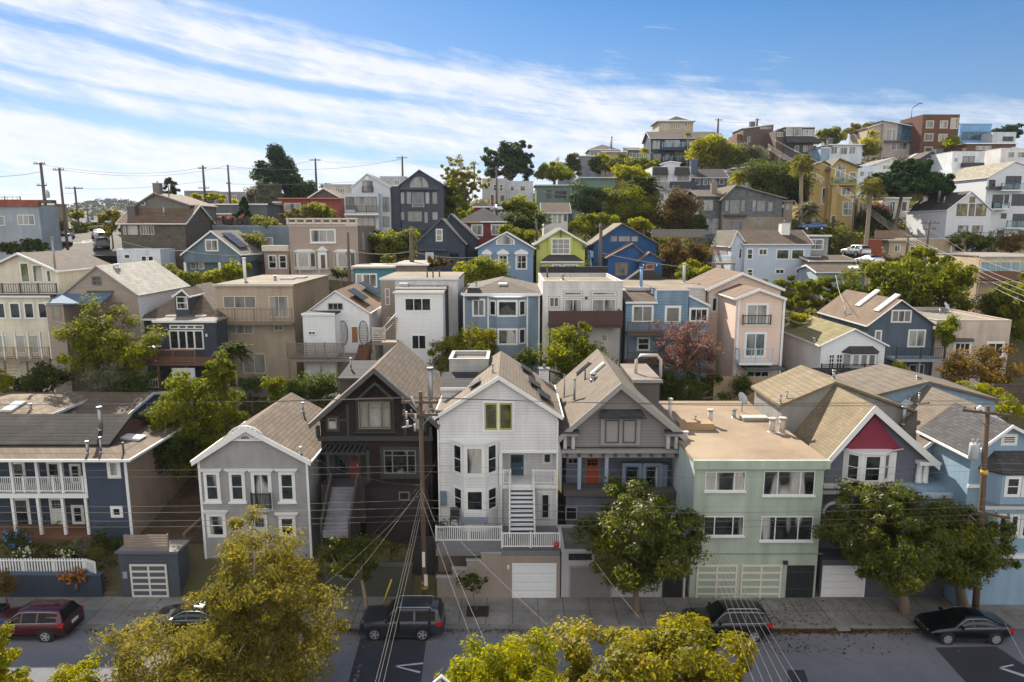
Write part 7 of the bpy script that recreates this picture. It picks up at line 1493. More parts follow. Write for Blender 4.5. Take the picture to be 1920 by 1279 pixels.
h = House('white_blue_house', 'white and pale blue house beside the mustard house', 1622, 342, 150)
h.mass(1608, 1642, 311, dy=0, dep=9, m=paint('#bcc8d4', 0), roof='flat', rm=palegravel, par=.3); WW(h, 0, (1612,321,1620,331), (1626,321,1638,331,2), gm=wp)
h = House('hidden_white_house', 'white house mostly hidden behind the pine trunks', 1670, 428, 140)
h.mass(1656, 1706, 372, dy=0, dep=8, m=paint('#b9b5b0', 0), roof='flat', rm=palegravel, ov=.2); WW(h, 0, (1668,378,1678,398,2), (1690,378,1700,396), gm=wd)
h = House('stucco_edge_house', 'white stucco house at the frame edge under the white box house', 1898, 315, 165); h.mass(1878, 1990, 278, dy=0, dep=8, m=paint('#c6c3be', 0), roof='flat', rm=palegravel, par=.2); WW(h, 0, (1890,285,1902,296), (1908,285,1922,296), gm=wp)
# ------------------------------------------------------------------ undergrowth that nobody could count
rng = np.random.default_rng(11); P = []; T = []; SZ = []
def scatter(n, x0, x1, y0, y1, hmax, size, dens=1.):
    for _ in range(n):
        k = rng.uniform(x0, x1); y = rng.uniform(y0, y1); x = k*y if abs(x0) < 2 else k
        if abs(x - sx(y)) < 9 and y > 90: continue
        if y < 53 and -25 < x < -15.5: continue
        z = terr(x, y); r_ = rng.uniform(.3, 1.)*hmax; t0 = rng.random()
        m_ = int(26*dens); d = rng.normal(size=(m_, 3)); d /= np.linalg.norm(d, axis=1, keepdims=True); d[:, 2] = np.abs(d[:, 2])
        P.append(np.array([x, y, z]) + d*np.array([r_*1.3, r_*1.1, r_*.8])); T.append(.55*t0+.45*rng.random(m_)); SZ.append(np.full(m_, size)*(.6+.8*rng.random(m_)))
scatter(1300, -.62, .62, 54, 66.5, 1.0, .34)
scatter(170, -32, -21.6, 39.1, 41.5, .45, .15)
scatter(120, -16.5, -6, 39.2, 41.6, .5, .16)
scatter(60, -33, -24, 44, 54, .8, .25)
scatter(420, -.65, .7, 82, 97, 1.2, .42)
scatter(2200, -.5, .7, 104, 128, 1.9, .55)
scatter(2300, -.35, .7, 130, 190, 2.5, .75)
scatter(700, .05, .72, 190, 225, 2., .9)
P = np.concatenate(P); o = leaf_mesh('hillside_shrubbery', P, rng.normal(size=P.shape)+[0, 0, .7], np.concatenate(SZ), np.concatenate(T), leafmat('#2c3014', '#6a6c34', .35, h3='#8a7a48'), None, rng, .6); o['kind'] = 'stuff'
# ------------------------------------------------------------------ the street and the near kerb
tree('street_tree', 'big gold-green drooping tree at the kerb covering the grey house base', 'tree', 476, 965, 1420, 285, 28, 'gold', 52000, .19, clumps=220, clump_r=.19, hollow=.55, tpx=440, base=0, aspect=.34, bark='palebark', limbs=26, up=.1)
tree('street_tree', 'gold-green feathery tree lobe over the street beside the dark hidden car', 'tree', 320, 1142, 1420, 290, 24.5, 'gold', 30000, .18, clumps=150, clump_r=.19, hollow=.4, base=0, aspect=.28, bark='palebark', limbs=20, up=.1)
tree('street_tree', 'bright lime yellow treetop at the bottom edge before the road chevron', 'tree', 945, 1192, 1400, 250, 20, 'lime', 34000, .13, clumps=150, clump_r=.2, hollow=.6, base=0, aspect=.55)
KINDS['magnolia_near'] = lambda: leafmat('#454a12', '#86801f', .45, .5, h3='#a5802c', spec=.2)
tree('street_tree', 'broad olive magnolia treetop at the bottom edge under the service cables', 'tree', 1250, 1143, 1440, 400, 22, 'magnolia_near', 52000, .2, clumps=210, clump_r=.19, hollow=.66, base=0, aspect=.42)
tree('street_tree', 'bright lime leaves of a tree cut by the bottom corner below the red car', 'tree', -10, 1185, 1400, 90, 22, 'lime', 9000, .12, clumps=60, base=0, aspect=.55)
bush('low yellow-green treetop poking up beside the sunlit road edge', 130, 1232, 1360, 130, 23, 'lime', 7000, .13, clumps=60, clump_r=.25, base=0)
bush('orange-tipped shrub beside the navy retaining wall at the frame edge', 5, 1068, 1118, 48, 37.2, 'rust', 1500, .14, base=.1)
tree('magnolia_tree', 'round glossy magnolia on the sidewalk before the grey craftsman', 'tree', 1202, 908, 1098, 245, 36.7, 'magnolia', 26000, .22, clumps=170, clump_r=.17, hollow=.72, base=.15, aspect=.45, tr=.2, flowers=('#cfcab8', 5, .13), limbs=14)
tree('magnolia_tree', 'large glossy magnolia with thick trunk before the crimson gable house', 'tree', 1672, 905, 1090, 275, 36.7, 'magnolia', 30000, .22, clumps=190, clump_r=.17, hollow=.72, base=.15, aspect=.45, tr=.33, tpx=1704, flowers=('#cfcab8', 4, .13), limbs=14)
tree('magnolia_tree', 'wide dark magnolia behind the parked black sedan', 'tree', 1805, 935, 1098, 180, 37.3, 'magnolia', 18000, .22, clumps=130, clump_r=.19, hollow=.72, base=.15, aspect=.45, tr=.3, tpx=1813, limbs=12)
tree('street_tree', 'small dark-leaved street tree with leaning pale trunk by the wooden pole', 'tree', 665, 1000, 1092, 128, 36.8, 'magnolia', 5200, .19, clumps=60, clump_r=.24, base=.15, aspect=.45, tr=.13, bark='palebark', tpx=688)
tree('sapling', 'thin young street tree growing in the dark planter box', 'tree', 882, 1062, 1112, 66, 36.9, 'dark', 650, .17, clumps=22, clump_r=.3, base=.4, tr=.035, tpx=893, hollow=.3)
h = House('planter_box', 'dark square planter box holding the thin young tree', 895, 1168, 36.3, cat='planter'); pb = MB(); pb.box(-.65, .65, 0, 1.1, 0, .42); h.part('box', pb, wood('#2e2a28')); pb = MB(); pb.box(-.58, .58, .07, 1.03, .421, .44); h.part('soil', pb, plain('#2a2018', .9))
# garden of the navy house
for i, (lab, px, yt, yb, w, Y, kd, n, lf, fl) in enumerate((
 ('hydrangea bush with blue flower heads by the porch steps', 22, 986, 1040, 70, 40.4, 'dark', 1500, .14, ('#4668b0', 46, .08)),
 ('shrub starred with white blooms above the picket fence', 48, 1022, 1046, 40, 39.8, 'green', 900, .1, ('#dad8ce', 45, .05)),
 ('second white-flowered shrub close to the fence middle post', 122, 1024, 1050, 46, 39.7, 'green', 900, .1, ('#dad8ce', 40, .05)),
 ('silvery grass-like tuft in front of the navy side wall', 152, 1003, 1040, 46, 40.6, 'grey', 1200, .2, None),
 ('small dark conifer shrub against the navy wall', 188, 985, 1036, 30, 41., 'dark', 900, .13, None),
 ('pale green tuft beside the garden steps', 178, 1024, 1052, 40, 39.7, 'olive', 900, .16, None),
 ('orange flowering plant spilling over the navy wall', 140, 1064, 1098, 72, 38.4, 'rust', 1600, .11, ('#c9701c', 160, .045)),
 ('dark green shrub between steps and small garage', 212, 1000, 1034, 34, 40.6, 'dark', 900, .13, None),
 ('reddish low plant behind the picket fence', 92, 1030, 1050, 36, 39.9, 'redbrown', 700, .11, None))):
    bush(lab, px, yt, yb, w, Y, kd, n, lf, flowers=fl, aspect=.25 if 'tuft' in lab else .5, name='garden_shrub', base=1.35 if 'spilling' in lab else None)
# ------------------------------------------------------------------ back gardens behind the street row
tree('garden_tree', 'tall yellow-green tree filling the gap behind the navy house', 'tree', 355, 700, 900, 180, 50, 'green', 22000, .26, clumps=120, clump_r=.2, hollow=.55, limbs=12, tr=.3, base=3)
tree('garden_tree', 'slender leafy top rising behind the tall yellow-green tree', 'tree', 412, 662, 740, 60, 51, 'green', 4500, .24, clumps=40, base=3)
bush('dark leafy branches brushing the brown skylight roof corner', 300, 800, 905, 90, 46.5, 'dark', 5000, .22, base=3)
KINDS['dark_y'] = lambda: leafmat('#2a380f', '#7a7c1e', .45, h3='#b5a822')
tree('garden_tree', 'feathery dark tree with yellow branch tips before the weathered gable', 'tree', 197, 574, 705, 180, 60.5, 'dark_y', 15000, .34, clumps=80, clump_r=.22, aspect=.35, up=.9, hollow=.45)
for lab, px, yt, yb, w, Y, kd, n, lf in (
 ('dark shrub bank under the cream house stairs', 70, 680, 745, 130, 59, 'dark', 4200, .26),
 ('grey leafless thicket below the feathery tree', 190, 672, 745, 90, 58, 'grey', 2600, .22),
 ('dark green shrub beside the lower white pickets', 250, 690, 742, 70, 57.5, 'dark', 2200, .24),
 ('yellow-leaved bush at the frame edge below the cream house', 5, 690, 740, 36, 57, 'lime', 900, .24),
 ('dense green bush under the lattice fence patio', 592, 694, 752, 90, 57, 'dark', 3600, .24),
 ('light green upright bush behind the grey gable roof', 513, 700, 750, 46, 57, 'green', 1500, .24),
 ('ivy-dark bush behind the grey gable roof ridge', 556, 706, 760, 60, 55.5, 'dark', 2000, .22),
 ('dim shrub in front of the tan flat house wall', 470, 700, 748, 56, 59, 'dark', 1500, .24),
 ('rusty orange autumn hedge below the beige flat house', 1850, 650, 722, 130, 60.5, 'rust', 5200, .24),
 ('rust-brown end of the autumn hedge beside dark balcony', 1795, 662, 720, 60, 60, 'rust', 2000, .24),
 ('yellow-green bush at the roof edge below the autumn hedge', 1830, 714, 750, 80, 55, 'lime', 2400, .2),
 ('bright shrub behind the light blue house chimney', 1893, 745, 790, 60, 52, 'lime', 2000, .18),
 ('yellow twiggy bush beside the white cottage deck', 1690, 672, 712, 36, 60, 'lime', 700, .2),
 ('dark ivy mound beneath the slate blue balcony', 1665, 705, 745, 60, 58, 'dark', 1500, .22),
 ('dark tangle of shrubs under the purple plum', 1290, 695, 752, 150, 59.5, 'dark', 4200, .24),
 ('leafy shrub against the timber garden fence', 1395, 700, 745, 50, 60.3, 'dark', 1500, .2),
 ('dark shrub between blue bay house and balcony house', 985, 650, 700, 46, 61, 'dark', 1400, .24),
 ('dull shrub climbing beside the white tower stairs', 826, 655, 700, 50, 61.5, 'olive', 1400, .24)):
    bush(lab, px, yt, yb, w, Y, kd, n, lf)
palm('spiky dark yucca palm before the tan flat house', 442, 655, 705, 60.5, 46, 26, kind='dark', trunk_r=.12, name='yucca_palm', skirt=False)
KINDS['olive_g'] = lambda: leafmat('#3d4412', '#7d7a22', .45, h3='#9d9030')
tree('garden_tree', 'olive green tree at the foot of the blue bay house', 'tree', 882, 615, 705, 140, 62.5, 'olive_g', 10000, .28, clumps=80, clump_r=.22)
tree('garden_tree', 'dark green broad tree below the dark brown balcony', 'tree', 1076, 607, 722, 142, 61.5, 'green', 12000, .28, clumps=90, clump_r=.22)
tree('plum_tree', 'purple-leaved plum tree in front of the sky blue decks', 'tree', 1290, 597, 702, 124, 61.5, 'plum', 9000, .2, clumps=90, clump_r=.2, hollow=.5, bark='palebark', limbs=16)
h = House('timber_fence', 'weathered timber board fence below the pink house', 1385, 745, 61, cat='fence'); k = MB(); u0, u1, z0, z1 = h.rect(0, 1338, 706, 1446, 746)
for j in range(int((u1-u0)/.16)): k.box(u0+j*.16, u0+j*.16+.145, 0, .03, z0-1, z1+.03*(j % 3))
h.part('board', k, wood('#9a8668')); k = MB(); k.box(u0, u1, .031, .09, z1-.3, z1-.2); h.part('rail', k, wood('#7d6a52'))
h = House('dark_picket_fence', 'dark board fence behind the yellow-green bush at frame edge', 1890, 738, 56, cat='fence'); h.rail(1862, 722, 1960, 738, 0, kind='picket', m=wood('#4a4038'), gap=.16, bw=.12)
h = House('grey_yard_fence', 'long grey yard fence below the tan flat house', 450, 745, 58.5, cat='fence'); h.rail(430, 727, 560, 745, 0, kind='picket', m=wood('#5f5a58'), gap=.17, bw=.15)
# ------------------------------------------------------------------ between second and third row
for lab, px, yt, yb, w, Y, kd, n, lf in (
 ('bright clipped hedge behind the blue bay house roof', 910, 481, 535, 118, 84.5, 'green', 6500, .34),
 ('golden shrub beside the bright clipped hedge', 866, 492, 515, 34, 85, 'lime', 900, .32),
 ('bright green bushes before the steel blue porch', 440, 489, 530, 60, 86, 'lime_g', 2600, .34) if 0 else ('bright green bush before the steel blue porch', 438, 489, 528, 56, 86, 'green', 2400, .34),
 ('second bright bush along the taupe house garden', 400, 503, 535, 50, 85, 'lime', 1800, .34),
 ('brownish hedge above the pale grey roof', 300, 494, 530, 100, 84.5, 'olive', 3600, .34),
 ('olive shrub by the tan house chimney', 355, 510, 540, 60, 83.5, 'green', 2000, .34),
 ('magnolia shrub with pale tips before the navy gable house', 820, 481, 500, 60, 88, 'redbrown', 1600, .34),
 ('dark bush beside the low teal house', 640, 500, 520, 40, 87, 'dark', 900, .34),
 ('round dark green bush by the parked cars', 62, 447, 475, 56, 92.5, 'dark', 2000, .36),
 ('low dark shrub below the pale blue stucco house', 20, 452, 476, 50, 92, 'dark', 1400, .36),
 ('red leaved bush beside the narrow tan house', 108, 402, 440, 30, 104, 'redbrown', 1200, .36),
 ('tall dark red cordyline clump right of cobalt house porch'.replace('right of','next to'), 1262, 440, 520, 50, 97, 'redbrown', 3400, .38),
 ('brown-green shrub under the grey fence', 1300, 450, 505, 56, 98, 'redbrown', 3000, .38),
 ('yellow-green spiky shrub beside the cobalt porch', 1290, 480, 520, 40, 93, 'lime', 1500, .34),
 ('olive garden shrub behind the pink gables', 1300, 497, 535, 70, 90, 'green', 2600, .36),
 ('dark leafy shrub under the corner decks', 1345, 500, 535, 56, 91, 'dark', 2000, .36),
 ('bright agave-like shrub behind the pink house vent', 1330, 498, 522, 36, 87, 'lime', 1000, .3),
 ('purple shrub beside the white tower parapet', 727, 478, 492, 30, 92, 'olive', 700, .34)):
    bush(lab, px, yt, yb, w, Y, kd, n, lf)
tree('garden_tree', 'spreading green tree shading the fence behind the white cottage', 'tree', 1525, 517, 580, 200, 83, 'green', 15000, .38, clumps=90, clump_r=.2, depth=.5, tpx=1545, limbs=10)
tree('garden_tree', 'very large round dark green tree below the sand houses', 'tree', 1722, 475, 588, 222, 84, 'green', 34000, .44, clumps=150, clump_r=.22, hollow=.6)
tree('garden_tree', 'green tree at the frame edge below the sand modern house', 'tree', 1905, 512, 640, 80, 76, 'green', 11000, .38, clumps=60)
bush('dry brown shrub under the sand modern deck', 1865, 545, 600, 80, 80, 'olive', 3000, .36)
bush('yellow-green vine climbing the slate blue house corner', 1778, 584, 652, 44, 65.5, 'green', 2400, .24, name='climbing_vine', cat='vine')
bush('leafy shrub beside the pink house wall steps', 1500, 585, 625, 40, 70, 'lime', 1400, .28)
# ------------------------------------------------------------------ gardens further up
KINDS['cypress_g'] = lambda: leafmat('#1f2c14', '#3f4f28', .2, h3='#58623a')
for lab, px, yt, yb, w, Y, kd, n, lf in (
 ('clipped leafy green hedge behind the power pole', 743, 433, 486, 88, 106, 'green', 6500, .42),
 ('tall narrow shrub beside the clipped hedge', 702, 430, 480, 26, 108, 'dark', 1500, .42),
 ('bushy green shrub by the red tower house', 880, 392, 420, 50, 122, 'green', 1800, .45),
 ('dark bushes left of the garden cottage'.replace('left of','by'), 975, 358, 428, 50, 116, 'green', 4200, .42),
 ('lower dark bush by the lime house pipe', 985, 395, 435, 62, 112, 'dark', 3000, .42),
 ('hedge behind the cornflower house ridge', 965, 428, 462, 60, 107, 'green', 2600, .42),
 ('rounded cypress bush beside the sage house', 1098, 348, 403, 66, 124, 'cypress_g', 5000, .42),
 ('big domed green bush under the date palm', 1184, 358, 430, 104, 122, 'green', 9500, .45),
 ('leafy shrubs above the cobalt house roof', 1110, 400, 440, 80, 114, 'green', 4200, .42),
 ('spiky bright shrub below the domed bush', 1200, 408, 432, 40, 113, 'lime', 1200, .42),
 ('reddish cordyline grove beside the shingled house', 1275, 365, 440, 76, 117, 'redbrown', 6000, .45),
 ('dark shrub at the shingled house corner', 1305, 400, 445, 40, 116, 'dark', 1900, .42),
 ('dark olive hillside thicket above the shingled house', 1448, 300, 395, 118, 140, 'dark', 11000, .55),
 ('shrubs at the foot of the white barn house deck', 1815, 438, 470, 80, 113, 'dark', 2600, .42),
 ('golden shrub at the foot of the terrace house', 1900, 440, 475, 50, 113, 'rust', 1600, .42),
 ('grey-green bushes under the dormer house', 1400, 272, 310, 60, 180, 'grey', 2600, .7),
 ('feathery willow-green bush above the date palm', 1180, 308, 345, 66, 150, 'lime', 3800, .55),
 ('rounded bush on the slope over the sage house', 1040, 307, 338, 80, 165, 'green', 3600, .6),
 ('dark upright conifer bush on the ridge slope', 1075, 290, 330, 26, 170, 'dark', 1500, .6),
 ('second dark conifer bush on the ridge slope', 1118, 292, 325, 24, 172, 'dark', 1300, .6),
 ('golden bush below the hip-roofed ridge house', 1135, 293, 318, 40, 176, 'lime', 1400, .6),
 ('dim olive bushes below the brown ridge block', 1160, 292, 325, 60, 170, 'olive', 2600, .6),
 ('clipped bush row below the blue ridge house', 1208, 297, 318, 60, 172, 'green', 2000, .6),
 ('bright leafy tree-like bush beside glass balconies', 1340, 258, 310, 76, 182, 'lime', 5500, .7),
 ('green bush behind the bright leafy bush', 1375, 278, 312, 50, 178, 'green', 2400, .7),
 ('autumn yellow tree-bush before the glass-front house', 1632, 252, 298, 34, 186, 'lime', 2200, .6),
 ('green bush beside the low white house', 1560, 245, 276, 54, 200, 'green', 2800, .7),
 ('leafy shrub at the garage of the mustard house', 1560, 430, 452, 50, 120, 'green', 1800, .42),
 ('clipped shrub mound above the brick stair wall', 1590, 434, 470, 60, 112, 'olive', 2400, .42),
 ('dark bush under the pine trunks', 1640, 390, 440, 60, 134, 'dark', 2400, .5),
 ('purple-grey bush by the mustard garage', 1645, 382, 410, 40, 136, 'plum', 1300, .5),
 ('small golden bush before the rust cube house', 1785, 258, 280, 30, 184, 'lime', 800, .6),
 ('dark bush beside the steel blue solar roof', 470, 440, 470, 50, 102, 'olive', 1600, .4),
 ('round cabbage-green bush behind the stop street', 342, 415, 445, 46, 110, 'green', 2000, .42),
 ('brownish shrub beside the cabbage-green bush', 372, 422, 450, 40, 109, 'olive', 1500, .42),
 ('bright hedge under the ridge buildings', 390, 364, 382, 76, 140, 'lime', 2200, .5),
 ('pink-tipped shrubs on the roof garden edge', 430, 405, 420, 60, 112, 'plum', 1300, .42),
 ('green shrub in the roof garden corner', 505, 416, 430, 40, 107.5, 'olive', 800, .42),
 ('shrubs hiding the red ranch house base', 600, 382, 412, 50, 120, 'green', 2400, .45),
 ('low golden hedge before the red ranch house', 555, 395, 415, 70, 119, 'olive', 2400, .45),
 ('green mound on the bank above the taupe house', 500, 408, 450, 56, 113, 'green', 3000, .42),
 ('tangled shrub behind the taupe house wing', 530, 432, 462, 36, 108, 'green', 1300, .42)):
    bush(lab, px, yt-3, yb, w*1.22, Y, kd, int(n*1.45), lf*1.05)
T_ = tree
T_('cypress_tree', 'huge dark cypress on the skyline beside the red ranch house', 'tree', 516, 278, 392, 120, 158, 'pine', 15000, .8, clumps=75, clump_r=.2, shape='cone', aspect=.4)
T_('cypress_tree', 'lower dark cypress shoulder hugging the huge cypress', 'tree', 570, 325, 392, 76, 156, 'pine', 6500, .8, clumps=50, clump_r=.24, hollow=.4, aspect=.4)
T_('olive_tree', 'pale grey-green tree in front of the huge cypress', 'tree', 492, 340, 392, 66, 150, 'grey', 4500, .6, clumps=50, hollow=.5)
T_('conifer_tree', 'small pointed conifer beside the brown house chimney', 'tree', 318, 334, 372, 44, 140, 'pine', 1300, .8, clumps=40, clump_r=.12, shape='cone', aspect=.25)
T_('cypress_tree', 'narrow dark cypress by the long dark-roofed house', 'tree', 457, 370, 415, 28, 116, 'pine', 2600, .5, clumps=40, shape='cone', clump_r=.2)
T_('autumn_tree', 'loose rust-green tree beside the charcoal arch house', 'tree', 862, 292, 405, 96, 136, 'olive_g', 9500, .45, clumps=220, clump_r=.1, hollow=.3, limbs=16, bark='palebark')
T_('hedge_tree', 'bright hedge-like tree under the rust-green tree', 'tree', 852, 352, 412, 50, 130, 'green', 4000, .5, clumps=40)
T_('eucalyptus_tree', 'lone dark eucalyptus with airy crown on the skyline', 'tree', 956, 266, 338, 96, 172, 'cypress_g', 12000, .7, clumps=150, clump_r=.15, hollow=.5, limbs=14, depth=.6)
T_('oak_tree', 'wind-shaped brown oak between the dormer and glass-front houses', 'tree', 1622, 220, 270, 84, 205, 'olive', 5000, .7, clumps=60, clump_r=.16, shape='flat', limbs=12)
T_('ridge_tree', 'dark trees peeping behind the white box house', 'tree', 1893, 233, 262, 60, 225, 'pine', 2600, .9, clumps=40)
T_('umbrella_pine', 'wide flat-topped umbrella pine with bare forked trunks', 'tree', 1706, 303, 368, 166, 128, 'pine', 46000, .6, clumps=260, clump_r=.17, shape='dome', tpx=1682, limbs=22, tr=.36, base=21.5, aspect=.35, bark='bark')
T_('bare_tree', 'thin leafless tree on the ridge slope', 'tree', 1048, 294, 310, 20, 172, 'grey', 120, .3, limbs=20, clumps=30, tr=.12)
T_('dragon_tree', 'round-topped dragon tree beside the stop street cars', 'tree', 205, 392, 440, 44, 104, 'olive_g', 2800, .5, clumps=14, clump_r=.4, hollow=.8, aspect=.2, limbs=12, base=18.5)
T_('dragon_tree', 'shaggy green dragon tree in front of the brown hill house', 'tree', 342, 412, 436, 44, 103, 'green', 2200, .5, clumps=12, clump_r=.4, hollow=.7, aspect=.2, base=17)
T_('street_corner_tree', 'small gold-green tree beside the far crossarm pole', 'tree', 140, 392, 412, 28, 128, 'olive_g', 900, .5, clumps=12, clump_r=.35)
T_('hedge_tree', 'bright green hedge mass at the street crest', 'tree', 146, 416, 440, 34, 126, 'green', 1600, .45, clumps=20)
palm('tall slim palm with shaggy head beside the mustard house', 1504, 300, 428, 128, 24, 30, fan=True, trunk_r=.32)
palm('tall leaning palm in front of the umbrella pine', 1620, 345, 495, 108, 27, 30, fan=True, trunk_r=.3, cpx=1634)
palm('short bushy palm by the blue parked car', 1514, 392, 425, 118, 34, 34, trunk_r=.3, kind='grey')
palm('big arching date palm above the domed bush', 1205, 348, 405, 126, 46, 54, trunk_r=.5, kind='dark')
palm('small palm on the glass balcony terrace', 1290, 252, 264, 192, 9, 20, trunk_r=.15, kind='green', skirt=False)
palm('slender gold palm before the dark green block', 1209, 282, 300, 184, 14, 22, trunk_r=.15, kind='lime', skirt=False)
palm('bright palm fronds beside the angled glass house', 1385, 330, 350, 138, 22, 26, trunk_r=.25, kind='lime')
h = House('grey_board_fence', 'long grey board fence above the cobalt house garden', 1285, 447, 106, cat='fence'); h.rail(1222, 431, 1322, 446, 0, kind='picket', m=wood('#77716a'), gap=.3, bw=.28, posts=3)
h = House('brick_stair_wall', 'stepped red brick wall climbing beside the leaning palm', 1625, 490, 109, cat='wall')
for j in range(4): h.slab('step_pier', 1613+j*10, 450+j*5, 1622+j*10, 492, 0, -.2*j, .8-.2*j, rough_flat('#8f4e38', '#74402e', 2., 9, .4, name='brick')) if j else h.slab('wall', 1614, 449, 1652, 492, 0, -.3, 0, rough_flat('#8f4e38', '#74402e', 2., 9, .4, name='brick'))
h = House('board_fence', 'tan board fence between the pine and the sand house', 1690, 448, 120, cat='fence'); h.rail(1640, 433, 1705, 448, 0, kind='picket', m=wood('#7d6a54'), gap=.3, bw=.28, posts=3)
# ------------------------------------------------------------------ cars
car('dark red crossover parked before the navy retaining wall', 66, 1186, 0, 'suv', '#4c0c12', plate=True)
car('black car nose showing at the very edge beside the red crossover', -72, 1176, 0, 'sedan', '#15181c')
car('black hatchback mostly hidden behind the gold-green tree', 362, 1176, 0, 'sedan', '#101317')
car('dark grey boxy off-roader parked by the wooden pole', 756, 1183, 0, 'box', '#3a3d44', rails=True)
car('black wagon with roof rails parked before the green flats', 1360, 1186, 0, 'suv', '#0e1013', rails=True)
car('black sedan with silver wheels parked under the magnolias', 1803, 1191, 0, 'sedan', '#0d1117')
for lab, px, dy_, Y, yaw, kd, c in (
 ('white sport utility car beside the stop lettering', 122, 0, 108, -55, 'box', '#c9c9c7'), ('grey car behind the white one near the crest', 128, 0, 117, -55, 'suv', '#6e6f70'),
 ('silver car parked opposite the stop lettering', 192, 0, 110, -55, 'suv', '#b9b7b2'), ('dark car nearest the white flat building', 190, 0, 103, -55, 'box', '#2a2c30'), ('pale car next in line toward the crest', 186, 0, 117, -55, 'sedan', '#c6c4bf'), ('yellow-green car crossing the street crest', 183, 0, 131, 0, 'suv', '#8a8630')):
    x = at(px, 455, Y)[0]; car(lab, 0, 0, yaw, kd, c, loc=(x, Y, sz(Y)+.36), group='cars on the side street')
for lab, px, py, Y, yaw, kd, c in (
 ('white compact car parked outside the red tower house', 933, 398, 140, -70, 'sedan', '#c6c7c8'), ('white car on the lane under the leaning palm', 1603, 480, 106, -75, 'suv', '#cfd2d6'),
 ('white car roof peeping behind the shed roof garage', 1628, 497, 98, -80, 'sedan', '#d0d2d4'), ('blue car tucked under the short bushy palm', 1522, 432, 116, 5, 'sedan', '#4a6a9a')):
    X, Z = at(px, py, Y); car(lab, 0, 0, yaw, kd, c, loc=(X, Y, Z), group='cars on the hill lanes')
# ------------------------------------------------------------------ poles
P1 = pole('tall wooden power pole rising before the brown shingled house', 788, 734, 1145, 36.0, .135, arms=((.55, 2.0), (1.25, 1.9)), trans=(), base=.15)
X1 = P1.location.x; z1 = at(788, 734, 36)[1]
k = MB()
for dx, dz in ((-.75, 1.2), (-.7, 1.7), (-.25, 1.35), (-.3, 1.9)): k.tube([(dx, -.25, z1-dz), (dx, -.25, z1-dz-.4)], [.07, .05], 8)
k.tube([(-.45,-.2,z1-.4),(-.2,-.2,z1-1.0)], .07, 8); k.tube([(-1.0,-.25,z1-2.1),(-.45,-.25,z1-2.0)], .05, 6); k.build('switch_gear', plain('#a3a6a8', .4), P1)
for (za, zb_, hx, nm, rr_) in ((3.35, 4.25, '#c9c9c6', 'notice_sheet', .19), (2.2, 2.9, '#c7b7b2', 'notice_sheet', .2), (2.25, 2.4, '#8a7020', 'band', .2), (1.95, 2.1, '#8a7020', 'band', .21), (.9, 1.0, '#8a6a20', 'band', .21)):
    k = MB()
    if nm == 'band': k.tube([(0,0,za),(0,0,zb_)], rr_-.005, 12)
    else: k.box(-.08 if hx[1] == 'c' and za > 3 else .0, .08 if za > 3 else .2, -rr_-.01, -rr_+.02, za, zb_)
    k.build(nm, plain(hx, .6), P1)
P2 = pole('leaning wooden power pole with a grey transformer before the light blue house', 1856, 764, 1150, 36.2, .17, arms=((.35, 2.3), (6.1, 2.6)), trans=((2.2, -1),), lean=-.05, base=.15, az=R(-32))
X2 = P2.location.x
k = MB(); k.tube([(-.05*8.2, 0, z1-5.0), (-.05*8.45, 0, z1-4.75)], .185, 12)
k.build('band', plain('#c9a020', .5), P2)
h = House('guy_guard', 'bright yellow guy wire guard leaning behind the dark off-roader', 718, 1145, 36.6, cat='cable guard'); k = MB(); a = h.on(0, 713, 1146); b = h.on(0, 734, 1087); k.tube([(a[0],0,a[1]),(b[0],0,b[1])], .05, 6); h.part('sleeve', k, plain('#c9a412', .5))
